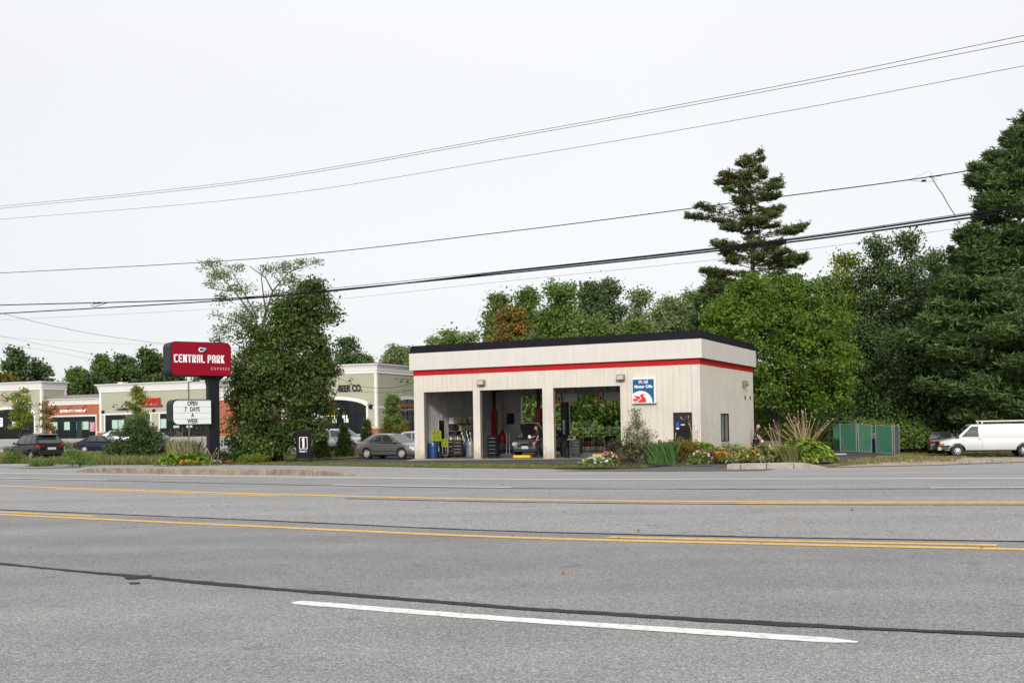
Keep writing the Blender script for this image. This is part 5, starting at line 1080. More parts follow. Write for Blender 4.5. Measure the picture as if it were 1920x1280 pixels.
# ------------------------------------------------------------------ green enclosure and the fences
GSL = M('green fence slats', (.012, .12, .062), .55, 0, .18, 1.5); GPO = M('galvanised fence tube', (.26, .27, .27), .4, .6, .1, 8); GSL2 = M('grey fence slats', (.10, .115, .13), .6, 0, .15, 3)
E0 = ad(1575, 70.2); E1 = ad(1605, 69.6); E2 = ad(1656, 69.0); E3 = ad(1676, 68.6)
t = thing('fence_enclosure', 'green slatted chain link enclosure with white grey posts behind the dark lot', 'enclosure', (E0.x, E0.y, gz(E0.x, E0.y)), 0)
def epost(P, h=1.86, r=.04): mb = MB(); p = P-t.location; z0 = gz(P.x, P.y)-t.location.z; mb.tube([(p.x, p.y, z0-.1), (p.x, p.y, z0+h)], r, 8); mb.build('post', GPO, t)
def epanel(A, B_, mat, h=1.80, sl=.085, x=True):
    d = (B_-A); d.z = 0; L_ = d.length; d.normalize(); n = int(L_/sl); nn = Vector((-d.y, d.x, 0)); pr = MB()
    for i in range(n):
        p = A+d*(i*sl+.01)-t.location; z0 = gz(A.x, A.y)+(gz(B_.x, B_.y)-gz(A.x, A.y))*i/n-t.location.z
        q_ = p+d*(sl-.008); off = nn*random.uniform(-.004, .004); mb = MB()
        vs = [p+off, q_+off, q_+off+nn*.01, p+off+nn*.01]
        mb.add([(v.x, v.y, z0+.06) for v in vs]+[(v.x, v.y, z0+h) for v in vs], [(0,3,2,1), (4,5,6,7), (0,1,5,4), (1,2,6,5), (2,3,7,6), (3,0,4,7)]); mb.build('fence_slat', mat, t)
    a, b = A-t.location, B_-t.location; za, zb_ = gz(A.x, A.y)-t.location.z, gz(B_.x, B_.y)-t.location.z
    mb = MB()
    for hh in (.05, h+.01): mb.tube([(a.x, a.y, za+hh), (b.x, b.y, zb_+hh)], .022, 6)
    mb.build('fence_rail', GPO, t)
    if x:
        off = -nn*.03
        for (s0, h0, s1, h1) in ((.02, .10, .30, .75), (.02, .75, .30, .10)) if L_ < 1.3 else ((.25, .1, .98, .95),):
            mb = MB(); p, q_ = a.lerp(b, s0)+off, a.lerp(b, s1)+off; mb.tube([(p.x, p.y, za+h0*h*.8), (q_.x, q_.y, zb_+h1*h*.8)], .012, 6); mb.build('brace', GPO, t)
        # wire mesh in front of the slats: diagonal wires
        mb = MB(); st = .16; k = -int(h/st)
        while k*st < L_:
            for sgn in (1, -1):
                s0 = k*st; u0, w0 = (s0, 0) if s0 >= 0 else (0, -s0); u1, w1 = (s0+h, h) if s0+h <= L_ else (L_, L_-s0)
                if w1-w0 > .05:
                    if sgn < 0: w0, w1 = h-w0, h-w1
                    p, q_ = a+d*u0-nn*.014, a+d*u1-nn*.014; mb.tube([(p.x, p.y, za+w0), (q_.x, q_.y, za+w1)], .0035, 3, cap=False)
            k += 1
        mm = mb.build('wire_mesh', GPO, t); mm['kind'] = 'stuff'
for P_ in (E0, E1, E1+Vector((.13, 0, 0)), E2, E3): epost(P_, 1.92 if P_ in (E1, E3) else 1.86)
G1 = E1.lerp(E2, .70); G2 = E1.lerp(E2, .84)
G1 = ad(1633.5, 69.3); G2 = ad(1641.5, 69.2); G3 = ad(1672.5, 68.65)
epanel(E0, E1, GSL); epanel(E1+Vector((.16, 0, 0)), G1, GSL); epanel(G2, G3, GSL)
epost(G1, 1.84, .028); epost(G2, 1.84, .028); epost(G3, 1.92, .045)
E4 = ad(1685, 71.6); epost(E4, 1.95); epanel(G3+Vector((.08, .03, 0)), E4, GSL2, x=False)
epanel(E0+Vector((.2, 2.2, 0)), E3+Vector((-.3, 3.0, 0)), GSL, x=False)
q = ad(1637.5, 70.6); o = MB().box(-.32, .32, -.3, .3, 0, .95).build('blue_container', M('blue plastic tote', (.01, .045, .14), .5, 0, .1, 4)); o.location = q; tag(o, 'blue bin standing inside the gap of the green enclosure', 'bin'); bevel(o, .03)
o = MB().box(-.3, .3, -.28, .28, 0, .34).build('cardboard_stack', M('grey white board', (.45, .44, .42), .7, 0, .15, 6)); o.location = q+Vector((0, 0, .95)); tag(o, 'pale grey box standing on the blue bin in the enclosure', 'box')
# chain link fence at the wood's edge
def cfence(label, A, B_, n, h=2.0, sag=0):
    t = thing('chain_fence', label, 'fence', (A.x, A.y, gz(A.x, A.y)))
    for i in range(n+1):
        p = A.lerp(B_, i/n)-t.location; z = gz(*(A.lerp(B_, i/n)).xy)-t.location.z; mb = MB(); mb.tube([(p.x, p.y, z), (p.x, p.y, z+h)], .022, 6); mb.build('post', GPO, t)
    a, b = A-t.location, B_-t.location; mb = MB(); mb.tube([(a.x, a.y, h), (b.x, b.y, gz(B_.x, B_.y)-t.location.z+h)], .014, 6); mb.build('top_rail', GPO, t)
    mb = MB(); d = (b-a).normalized(); L_ = (b-a).length; st = .45; k = -4
    while k*st < L_:
        for sgn in (1, -1):
            s0 = k*st; u0 = max(0, s0); u1 = min(L_, s0+h)
            if u1 > u0:
                w0, w1 = u0-s0, u1-s0
                if sgn < 0: w0, w1 = h-w0, h-w1
                p, q_ = a+d*u0, a+d*u1; mb.tube([(p.x, p.y, w0), (q_.x, q_.y, w1)], .004, 3, cap=False)
        k += 1
    mm = mb.build('wire_mesh', GPO, t); mm['kind'] = 'stuff'
cfence('chain link fence at the edge of the wood, left of the green enclosure', ad(1420, 77), ad(1599, 75), 4, 2.1)
cfence('chain link fence beyond the open rear of the garage', ad(1030, 82), ad(1180, 80), 4, 1.5)
# low timber rail and stone slab behind the man
o = MB().box(-.9, .9, -.06, .06, .0, .62).build('timber_pile', M('grey brown timber', (.13, .09, .06), .85, 0, .3, 5)); o.location = ad(1437, 68.5); tag(o, 'low stack of grey brown timber beyond the grey-haired man', 'timber')
o = MB().box(-.9, .9, -.25, .25, .0, .05).build('pale_board', M('pale board', (.5, .47, .43), .8, 0, .15, 4)); b_ = ad(1555, 62); o.location = (b_.x, b_.y, b_.z+.05); o.rotation_euler = (0, 0, .2); tag(o, 'pale board lying on the dark lot behind the flower bed', 'board')
# ------------------------------------------------------------------ the strip of shops beyond the parking lot
MO = Vector((-15.372, 122, .40)); MR = -.40
SAGE = M('sage green clapboard', (.36, .36, .262), .7, 0, .05, .4); TAUP = SAGE
TERR = M('terracotta shop wall', (.34, .105, .052), .75, 0, .08, .6)
WTR = M('white cornice paint', (.66, .65, .63), .5, 0, .03, .6)
SHGL = M('dark shop glass', (.006, .010, .010), .08, 0, 0, spec=.3)
SHFR = M('dark green window frame', (.008, .03, .026), .4, .2, .1, 3)
BRK = M('red brick pier', (.30, .10, .06), .85, 0, .2, 4)
CAPS = M('tan stone cap', (.50, .40, .28), .8, 0, .1, 4)
ROOFG = M('grey roofing', (.20, .19, .175), .85, 0, .12, 1)
MINT = M('pale mint blind', (.36, .50, .42), .7, 0, .08, 1)
PAPER = M('white paper notice', (.70, .74, .72), .6, 0, .06, 8)
def mthing(name, label, cat, x, y=0, z=0, rz=0, group=None): return thing(name, label, cat, MO+Matrix.Rotation(MR, 3, 'Z') @ Vector((x, y, z)), MR+rz, group)
def clap(t, x0, x1, z0, z1, mat, y=0., st=.20, side=None, yr=None):
    mb = MB(); z = z0
    while z < z1-.01:
        zz = min(z1, z+st)
        if side is None: mb.add([(x0, y-.035, z), (x1, y-.035, z), (x1, y-.008, zz), (x0, y-.008, zz), (x0, y, z), (x1, y, z)], [(0, 1, 2, 3), (4, 5, 1, 0)])
        else: mb.add([(side+.035, yr[0], z), (side+.035, yr[1], z), (side+.008, yr[1], zz), (side+.008, yr[0], zz), (side, yr[0], z), (side, yr[1], z)], [(0, 1, 2, 3), (4, 5, 1, 0)])
        z = zz
    o = mb.build('clapboards', mat, t); o['kind'] = 'stuff'; return o
def cornice(t, x0, x1, y1, z0, z1, ret=True, lret=False):
    mb = MB(); prof = [(0, z0), (-.10, z0), (-.10, z0+.30*(z1-z0)), (-.16, z0+.32*(z1-z0)), (-.16, z0+.52*(z1-z0)), (-.20, z0+.56*(z1-z0)), (-.24, z0+.72*(z1-z0)), (-.45, z0+.90*(z1-z0)), (-.50, z0+.91*(z1-z0)), (-.50, z1), (0, z1)]
    n = len(prof); vs = []
    # left end, right front corner, back right corner (mitred)
    for p, z in prof: vs.append((x0+(p if lret else 0), p, z))
    for p, z in prof: vs.append((x1-p if ret else x1, p, z))
    f = [(k, n+k, n+(k+1) % n, (k+1) % n) for k in range(n)]
    if ret:
        for p, z in prof: vs.append((x1-p, y1, z))
        f += [(n+k, 2*n+k, 2*n+(k+1) % n, n+(k+1) % n) for k in range(n)]+[tuple(range(2*n, 3*n))]
    else: f += [tuple(range(n, 2*n))]
    f += [tuple(range(n))[::-1]]
    mb.add(vs, f); return mb.build('cornice', WTR, t)
def storefront(t, x0, x1, z1, panes, doors=(), blinds=(), y=-.02):
    """frame, panes, door and half-lowered blinds"""
    fr = MB(); xs = [x0+(x1-x0)*i/panes for i in range(panes+1)]
    for x in xs: fr.box(x-.04, x+.04, y-.06, y, .05, z1)
    fr.box(x0, x1, y-.055, y, z1-.07, z1); fr.box(x0, x1, y-.055, y, .05, .13); fr.box(x0, x1, y-.055, y, z1-.62, z1-.56)
    w = fr.build('shop_window', SHFR, t)
    for i in range(panes):
        for a, b in ((.13, z1-.62), (z1-.56, z1-.07)):
            mb = MB(); mb.box(xs[i]+.04, xs[i+1]-.04, y-.03, y-.02, a, b); mb.build('pane', SHGL, w)
        if i in blinds: mb = MB(); mb.box(xs[i]+.05, xs[i+1]-.05, y-.04, y-.031, 1.15, z1-.66); mb.build('blind', MINT, w)
    mb = MB(); q = .20; mb.box(x0-q, x0, -.10, .02, 0, z1+q); mb.box(x1, x1+q, -.10, .02, 0, z1+q); mb.box(x0, x1, -.10, .02, z1, z1+q); mb.build('window_surround', WTR, t)
def pier(t, x, w=1.2, h=.85):
    mb = MB(); mb.box(x-w/2, x+w/2, -.35, 0, 0, h-.16); mb.build('brick_pier', BRK, t); mb = MB(); mb.box(x-w/2-.05, x+w/2+.05, -.40, 0, h-.16, h); mb.build('stone_cap', CAPS, t)
def gooseneck(t, x, z):
    mb = MB(); mb.tube([(x, 0, z), (x, -.35, z+.12), (x, -.7, z+.05), (x, -.75, z-.1)], .03, 6); mb.lathe([(.04, .0), (.20, -.20), (.01, -.16)], 12, Matrix.Translation((x, -.75, z-.1))); mb.build('gooseneck_lamp', BLKM, t)
def arch(t, xc, hw, zs, za, z0=0.08, side=None, cols=6, red=False):
    """arched shop window: spring height zs, apex za"""
    def P(u): return (xc+hw*u, zs+(za-zs)*math.sqrt(max(0, 1-u*u*.93)) - (za-zs)*math.sqrt(.07))
    up = [P(-1+2*i/20) for i in range(21)]
    def put(mb, poly, a, b): mb.prism([(p[0], p[1]) for p in poly], a, b, 'y') if side is None else mb.prism([(p[0], p[1]) for p in poly], side-b, side-a, 'x')
    mb = MB(); put(mb, [(xc-hw, z0)]+up+[(xc+hw, z0)], -.05, -.01); w = mb.build('arched_window', SHGL, t)
    mb = MB(); o_ = [(xc+(x-xc)*(1+.38/hw), z+.36) for x, z in up]
    for i in range(20): put(mb, [up[i], up[i+1], o_[i+1], o_[i]][::-1], -.20, 0)
    mb.build('arch_trim', WTR, t)
    mb = MB(); 
    for s_ in (-1, 1):
        a, b = sorted((xc+s_*hw, xc+s_*(hw+.26))); put(mb, [(a, z0), (b, z0), (b, zs+.1), (a, zs+.1)], -.12, 0)
    mb.build('window_surround', WTR, t)
    mb = MB()
    for k in range(1, cols):
        u = -1+2*k/cols; x, z = P(u); put(mb, [(x-.04, z0), (x+.04, z0), (x+.04, z), (x-.04, z)], -.09, -.05)
    for zz in (zs, zs-.95, 2.1 if zs > 3.5 else zs-.94): put(mb, [(xc-hw, zz-.035), (xc+hw, zz-.035), (xc+hw, zz+.035), (xc-hw, zz+.035)], -.085, -.05)
    mb.build('window_bars', BLKM, w)
    return w
def shell(t, x0, x1, zt, dpt, mat=ROOFG, cream=None):
    mb = MB(); mb.box(x0, x1, 0, dpt, -.5, zt-.3); mb.build('wall', cream or SAGE, t); mb = MB(); mb.box(x0+.05, x1-.05, .05, dpt-.05, zt-.3, zt-.02); mb.build('roof', mat, t)
LBK = M('black shop lettering', (.01, .01, .012), .5, 0, 0)
# beer shop
t = mthing('beer_shop', 'sage green corner shop with arched dark windows and black BEER CO. lettering', 'shop', 0)
shell(t, -13.0, -.02, 8.0, 16, BLKM); clap(t, -13, -.12, .9, 6.95, SAGE); clap(t, 0, 0, .9, 6.95, TAUP, side=-.02, yr=(.12, 16))
cornice(t, -13.0, 0, 16, 6.95, 8.05); mb = MB(); mb.box(-13, .3, -.3, 16, 8.05, 8.16); mb.build('roof_edge', BLACKM, t)
mb = MB(); mb.box(-.28, .04, -.06, -.0, 0, 6.95); mb.build('corner_board', WTR, t); mb = MB(); mb.box(-.016, .05, .002, .28, 0, 6.95); mb.build('corner_board', WTR, t)
arch(t, -6.2, 4.85, 3.25, 4.35, cols=7); arch(t, 7.2, 3.55, 3.3, 4.35, side=0, cols=6)
mb = MB(); mb.box(-1.35, -.28, -.055, -.037, 2.95, 3.2); mb.box(0, .06, .3, 3.3, 2.95, 3.2); mb.build('string_course', WTR, t)
mb = MB(); mb.box(-1.7, -.3, -.4, 0, -.3, .62); mb.box(-.3, .35, -.4, 1.2, -.3, .62); mb.build('brick_pier', BRK, t); mb = MB(); mb.box(-1.75, .4, -.45, 0, .62, .86); mb.build('stone_cap', CAPS, t)
text('lettering', 'BEER CO.', 1.05, LBK, t, (-3.45, -.10, 5.28), extrude=.04, bold=.035, sx=.72)
gooseneck(t, -3.1, 6.35); gooseneck(t, -9.2, 6.35)
for y in (4.3, 5.9, 7.5, 9.1): mb = MB(); mb.tube([(0, y, 6.4), (.4, y, 6.5), (.75, y, 6.4), (.8, y, 6.2)], .03, 6); mb.lathe([(.04, 0), (.2, -.2), (.01, -.16)], 12, Matrix.Translation((.8, y, 6.2))); mb.build('gooseneck_lamp', BLKM, t)
mb = MB(); mb.lathe([(.28, 0), (.28, .1), (.2, .3), (.01, .35)], 16, Matrix.Translation((-.75, -.05, 3.15)) @ Matrix.Rotation(PI/2, 4, 'X')); mb.build('round_lamp', BLKM, t, smooth=True)
for (x, z, w, h) in ((-5.9, .95, .55, .85), (-4.55, 1.5, .32, .35), (-4.15, 1.45, .26, .42), (-4.35, 1.0, .6, .45), (-5.25, 3.0-.55, .28, .2)): mb = MB(); mb.box(x, x+w, -.06, -.052, z+.4, z+h+.4); mb.build('window_notice', PAPER, t)
mb = MB(); mb.box(-7.0, -5.2, -.065, -.055, 2.15, 2.35); mb.build('lit_beer_sign', M('amber lit sign', (.6, .25, .03), .4, emit=((1, .42, .06), 1.1)), t)
mb = MB(); mb.prism([(3.75, 3.45), (10.6, 3.45), (10.6, 3.1), (3.75, 3.1)], .05, .95, 'x'); mb.build('awning', M('red brown awning', (.25, .07, .04), .7, 0, .15, 1), t)
mb = MB(); [mb.lathe([(.001, -.05), (.05, 0), (.001, .05)], 8, Matrix.Translation((.9, 4.1+k*.55, 2.75-.08*math.sin(k)))) for k in range(11)]; mb.tube([(.9, 3.8+k*.55, 2.85-.06*math.sin(k)) for k in range(13)], .012, 4); mb.build('string_lights', M('warm bulbs', (.8, .8, .75), .3), t)
# patio fence beside it
t = mthing('patio_fence', 'black metal patio railing beside the beer shop corner', 'fence', .6, -.2, -.3)
for k in range(34): mb = MB(); mb.tube([(k*.16, 0, 0), (k*.16, 0, 1.5)], .022, 5); mb.build('baluster', BLKM, t)
mb = MB(); mb.box(0, 5.3, -.02, .02, 1.38, 1.43); mb.box(0, 5.3, -.02, .02, .1, .15); mb.build('rail', BLKM, t)
# second terracotta shop between
t = mthing('terracotta_shop', 'lower terracotta shop half hidden behind the pylon sign and the dark tree', 'shop', -17)
shell(t, -5.1, 4.0, 6.1, 14, ROOFG, TERR); mb = MB(); mb.box(-5.1, 4.0, -.05, 0, .5, 4.4); mb.build('front_wall', TERR, t)
cornice(t, -5.1, 4.0, 14, 4.4, 5.78, ret=False); storefront(t, -1.4, 3.2, 3.0, 4, blinds=(0, 2), y=-.07)
# Empire shop
t = mthing('beauty_shop', 'long sage green shop with red EMPIRE lettering and white framed windows', 'shop', -30)
shell(t, -10.85, 7.8, 6.9, 14); clap(t, -10.6, 7.8, .6, 5.85, SAGE); cornice(t, -10.85, 7.8, 14, 5.85, 6.88, lret=True)
mb = MB(); mb.box(-10.9, -10.55, -.06, .0, 0, 5.85); mb.build('corner_board', WTR, t)
storefront(t, -9.9, -2.6, 2.95, 7, blinds=(1, 2, 6)); storefront(t, -1.05, 7.0, 2.95, 8, blinds=(0, 2, 4))
mb = MB(); mb.box(-10.55, -10.1, -.11, -.05, 2.95, 3.15); mb.box(-2.4, -1.25, -.11, -.05, 2.95, 3.15); mb.build('string_course', WTR, t)
pier(t, -10.4); pier(t, -1.8, 1.3)
REDL = M('red shop letters', (.60, .008, .012), .4, 0, 0)
text('lettering', 'EMPIRE', .92, REDL, t, (-2.45, -.30, 4.56), extrude=.10, bold=.022, sx=1.12)
mb = MB(); mb.box(-4.0, -.65, -.16, -.06, 3.83, 4.06); mb.build('letter_backing', M('dark letter shadow board', (.05, .012, .014), .5), t)  # plain dark red board behind the second line of letters
text('lettering', 'BEAUTY SCHOOLS', .30, REDL, t, (-2.4, -.20, 3.94), extrude=.03, bold=.012, sx=1.25)
text('lettering', 'COSMETOLOGY', .42, LBK, t, (-6.0, -.10, 3.62), extrude=.03, bold=.016, sx=1.2)
for x in (-7.9, -6.5, -5.1): gooseneck(t, x, 4.2)
for x in (-10.25, -2.0): mb = MB(); mb.lathe([(.22, 0), (.22, .1), (.14, .26), (.01, .3)], 14, Matrix.Translation((x, -.05, 3.35)) @ Matrix.Rotation(PI/2, 4, 'X')); mb.build('round_lamp', BLKM, t, smooth=True)
# terracotta shop with make up lettering
t = mthing('terracotta_shop', 'terracotta shop with white ESTHETICS & MAKE UP lettering at the left', 'shop', -45)
shell(t, -4.95, 4.1, 5.45, 14, ROOFG, TERR); mb = MB(); mb.box(-4.95, 4.1, -.05, 0, .0, 4.4); mb.build('front_wall', TERR, t)
cornice(t, -4.95, 4.1, 14, 4.4, 5.2, ret=False); mb = MB(); mb.add([(-4.95, -.3, 5.2), (4.1, -.3, 5.2), (4.1, 1.8, 5.75), (-4.95, 1.8, 5.75)], [(0, 1, 2, 3)]); mb.build('roof_slope', ROOFG, t)
storefront(t, -4.0, 3.45, 2.85, 7, blinds=(0, 2, 4, 5), y=-.07); mb = MB(); mb.box(2.55, 3.35, -.125, -.112, .9, 2.1); mb.build('window_poster', M('pink window poster', (.45, .22, .26), .6, 0, .4, 3), t)
mb = MB(); mb.box(.35, 1.2, -.12, .0, .1, 2.2); mb.build('shop_door', SHFR, t)
text('lettering', 'ESTHETICS & MAKE UP', .44, M('white shop lettering', (.85, .82, .78), .5, 0, 0), t, (-.28, -.10, 3.58), extrude=.03, bold=.018, sx=1.0)
for x in (-3.0, -.45, 2.1): gooseneck(t, x, 4.05)
# left tower
t = mthing('tower_shop', 'sage green corner shop with a wide arch and white cornice at the far left', 'shop', -50.8)
shell(t, -11.5, 0, 7.6, 4.2, BLKM); clap(t, -11.5, -.1, .0, 6.55, SAGE); clap(t, 0, 0, 3.5, 6.55, SAGE, side=0, yr=(.1, 4.2))
cornice(t, -11.5, 0, 4.2, 6.55, 7.64); mb = MB(); mb.box(-.3, .03, -.06, 0, 0, 6.55); mb.build('corner_board', WTR, t); mb = MB(); mb.box(0, .06, .002, .3, 4.5, 6.55); mb.build('corner_board', WTR, t); mb = MB(); mb.box(0, .06, 3.9, 4.2, 4.5, 6.55); mb.build('corner_board', WTR, t)
arch(t, -5.6, 4.3, 3.2, 4.35, cols=6); pier(t, -.6, 1.1)
for x in (-7.8, -6.3, -4.6, -3.1): gooseneck(t, x, 6.15)
mb = MB(); mb.lathe([(.42, 0), (.42, .08), (.01, .08)], 18, Matrix.Translation((-6.5, -.04, 5.35)) @ Matrix.Rotation(PI/2, 4, 'X')); mb.build('round_sign', M('faded pink sign', (.62, .28, .25), .6, 0, .3, 6), t)
mb = MB(); mb.box(-5.9, -3.0, -.1, -.04, 5.0, 5.25); mb.build('sign_panel', M('pale yellow sign', (.6, .55, .35), .6, 0, .2, 4), t)
mb = MB(); mb.box(-9.6, -6.95, -.12, -.06, 1.75, 2.95); b_ = mb.build('window_banner', M('white banner', (.78, .80, .82), .6), t)
BLT = M('blue banner lettering', (.03, .06, .25), .5, 0, 0); text('lettering', 'NOW', .42, BLT, b_, (-7.7, -.13, 2.62), extrude=.01); text('lettering', 'OPEN', .42, BLT, b_, (-7.8, -.13, 2.25), extrude=.01)
for x in (-5.2,): mb = MB(); mb.box(x, x+.5, -.1, -.055, 1.7, 2.4); mb.build('window_notice', PAPER, t)
# higher dark roof block behind
t = mthing('roof_block', 'dark roof block with a curled white cornice end behind the terracotta shop', 'rooftop', -48.5, 9, 0)
mb = MB(); mb.box(-2, 2.2, 0, 3, 5.5, 7.6); mb.build('dark_wall', M('dark charcoal cladding', (.025, .022, .03), .6), t); mb = MB(); mb.prism([(2.25, 5.9), (2.4, 6.6), (2.6, 7.2), (3.1, 7.5), (3.1, 7.65), (2.2, 7.65)], 0, 1); mb.build('cornice_end', WTR, t)
# pavement in front
mb = MB(); mb.box(-66, 1.5, -3.2, .0, -.7, -.02); o = mb.build('shop_pavement', M('pale concrete pavement', (.50, .46, .40), .85, 0, .08, 1)); o.location = MO; o.rotation_euler = (0, 0, MR); o['kind'] = 'structure'; o['label'] = 'pale concrete pavement along the shops'
# lamp post on the plaza
q = ad(354.5, 118); t = thing('street_lamp', 'thin grey parking lot lamp post showing above the letter board', 'street lamp', (q.x, q.y, q.z))
mb = MB(); mb.tube([(0, 0, 0), (0, 0, 6.2)], .08, 8); mb.build('pole', M('grey brown pole', (.12, .11, .10), .5, .3), t); mb = MB(); mb.tube([(0, 0, 6.15), (.5, 0, 6.3), (.8, 0, 6.3)], .05, 6); mb.box(.5, 1.2, -.12, .12, 6.24, 6.32); mb.build('lamp_head', BLKM, t)
# umbrella by the beer shop seen under the tree
q = ad(588, 112); t = thing('patio_umbrella', 'pale patio umbrella showing under the dark tree', 'umbrella', (q.x, q.y, q.z))
mb = MB(); mb.tube([(0, 0, 0), (0, 0, 2.7)], .03, 6); mb.build('pole', WTR, t); mb = MB(); mb.lathe([(1.4, 2.1), (.7, 2.5), (.02, 2.75)], 8); mb.build('canopy', M('grey white canopy', (.5, .5, .5), .8), t)
# ------------------------------------------------------------------ wires and poles
WIRE = M('black cable', (.008, .008, .010), .8, 0, 0, spec=.1); WIRG = M('grey brown wire', (.03, .022, .02), .8, 0, 0, spec=.1)
def wire(label, pts, r, mat=WIRE, ext=(12, 9), name='overhead_wire', n=6):
    P = [Vector(p) for p in pts]
    P = [P[0]+(P[0]-P[1]).normalized()*ext[0]]+P+[P[-1]+(P[-1]-P[-2]).normalized()*ext[1]]
    # smooth through the points
    Q = []
    for i in range(len(P)-1):
        p0, p1, p2, p3 = P[max(0, i-1)], P[i], P[i+1], P[min(len(P)-1, i+2)]
        for k in range(8):
            u = k/8; Q.append(.5*((2*p1)+(p2-p0)*u+(2*p0-5*p1+4*p2-p3)*u*u+(3*p1-p0-3*p2+p3)*u**3))
    Q.append(P[-1]); mb = MB(); mb.tube(Q, r, n); return tag(mb.build(name, mat, None, smooth=True), label, 'cable')
wire('topmost thin wire, upper of the close pair', [(-31.38,65.91,15.15),(-13.4,53.36,13.52),(.19,43.87,13.02),(9.21,37.57,12.82),(15.98,32.84,12.83)], .010, WIRG)
wire('second thin wire from the top, lower of the close pair', [(-31.38,65.91,15.01),(-13.4,53.36,13.41),(.19,43.87,12.92),(9.21,37.57,12.71),(15.97,32.84,12.65)], .010, WIRG)
wire('third thin wire from the top, running alone', [(-31.38,65.92,14.34),(-12.45,52.7,12.56),(.17,43.88,12.08),(9.19,37.58,11.88),(15.96,32.85,11.89)], .009, WIRG)
wire('medium black wire that carries the splice loops at the right', [(-31.42,65.95,11.03),(-12.5,52.73,9.53),(.12,43.91,9.07),(9.14,37.62,8.93),(13.02,34.91,8.88),(15.9,32.9,8.93)], .018)
wire('thick twisted black cable, upper strand of the low bundle', [(-31.45,65.96,9.05),(-12.53,52.75,7.64),(.09,43.93,7.43),(9.11,37.64,7.37),(15.87,32.92,7.55)], .032)
wire('thick black cable, lower strand of the low bundle', [(-31.45,65.97,8.53),(-15.14,54.57,7.69),(-8.92,50.23,7.54),(.09,43.94,7.36),(9.11,37.64,7.29),(15.87,32.92,7.44)], .032)
wire('slender strand lashed over the low cable bundle', [(-12.53,52.78,7.70),(.09,43.95,7.475),(9.11,37.66,7.42),(15.87,32.94,7.61)], .012, ext=(.1, 9))
wire('faint thin wire just below the low bundle', [(-31.46,65.97,8.13),(-12.53,52.75,7.19),(.09,43.94,7.04),(9.1,37.64,6.97),(14.14,34.13,7.11)], .006, WIRG, ext=(12, .1))
def wp(px_, py_, Y): r = ray(px_, py_); k = Y/r.y; return (r.x*k, Y, EYE+r.z*k)
wire('sagging service wire running behind the top of the red sign', [wp(-30, 580, 66), wp(10, 589, 67), wp(100, 611, 70), wp(200, 630, 73), wp(318, 645, 77), wp(430, 652, 80)], .012, WIRE, ext=(1, 1))
wire('faint wire falling towards the left trees', [wp(0, 630, 90), wp(90, 648, 95), wp(180, 665, 100)], .010, WIRG, ext=(2, 3))
wire('faintest wire at the far left above the shops', [wp(0, 643, 90), wp(90, 658, 96), wp(170, 673, 102)], .008, WIRG, ext=(2, 3))
wire('nearly level faint wire at the left above the shops', [wp(20, 632, 90), wp(160, 642, 95), wp(320, 646, 100)], .007, WIRG, ext=(2, 3))
wire('upper sagging wire before the beer shop wall', [wp(640, 710, 100), wp(665, 722, 99), wp(705, 727, 98), wp(740, 726, 97), wp(775, 718, 96)], .018, WIRE, ext=(1, 6))
wire('lower sagging wire before the beer shop wall', [wp(625, 731, 100), wp(690, 735, 99), wp(740, 735, 97), wp(775, 730, 96)], .014, WIRE, ext=(1, 6))
# splice loops and a drop wire at the right
def wpl(px_, py_):   # on the plane of the roadside wires
    r = ray(px_, py_); a = Vector((-31.5, 66, 0)); d = Vector((15.75, 33, 0))-a; n_ = Vector((-d.y, d.x, 0)); k = a.dot(n_)/(r.x*n_.x+r.y*n_.y); return (r.x*k, r.y*k, EYE+r.z*k)
t = thing('wire_splice', 'tangle of thin loops and clamps on the medium black wire at the right', 'wire splice', wpl(1740, 336))
def rel(*pp): return [tuple(Vector(wpl(*p))-t.location) for p in pp]
mb = MB(); mb.tube(rel((1705, 337), (1722, 331), (1740, 321), (1748, 326), (1752, 336)), .004, 5); mb.tube(rel((1705, 338), (1730, 341), (1752, 340), (1758, 337), (1748, 332)), .006, 5); mb.tube(rel((1705, 337), (1735, 333), (1765, 330)), .008, 5); mb.build('loop', WIRG, t)
mb = MB(); mb.tube(rel((1728, 339.5), (1736, 338.5)), .035, 8); mb.tube(rel((1743, 331), (1747, 332)), .03, 8); mb.build('clamp', BLKM, t)
wire('twisted drop wire from the splice down to the low bundle', [wpl(1748, 335), wpl(1757, 350), wpl(1768, 366), wpl(1778, 384), wpl(1789, 401)], .014, ext=(.01, .01))
t = thing('cable_coil', 'small coil of cable hanging from the low bundle at the left', 'cable coil', wpl(180, 572))
mb = MB(); mb.tube(rel((192, 568), (176, 570), (170, 574), (176, 575.5), (188, 572), (200, 568)), .018, 6); mb.tube(rel((176, 569), (177, 565)), .02, 5); mb.tube(rel((185, 569), (186, 565)), .02, 5); mb.build('coil', WIRE, t)
# utility pole behind the van
q = ad(1913, 74); t = thing('utility_pole', 'dark brown timber utility pole behind the white van', 'utility pole', (q.x, q.y, q.z))
mb = MB(); mb.tube([(0, 0, -.3), (.05, 0, 5), (.12, 0, 9.5)], [.19, .17, .14], 12); mb.build('pole', M('weathered brown pole', (.045, .032, .025), .85, 0, .3, 3), t, smooth=True)
mb = MB(); mb.box(-.1, .25, -.35, -.15, 5.45, 5.85); mb.build('meter_box', M('pale grey box', (.6, .62, .62), .5), t); mb = MB(); mb.box(-.22, -.17, -.19, -.1, 3.4, 3.8); mb.build('pole_tag', M('tan tag', (.45, .33, .22), .6), t)
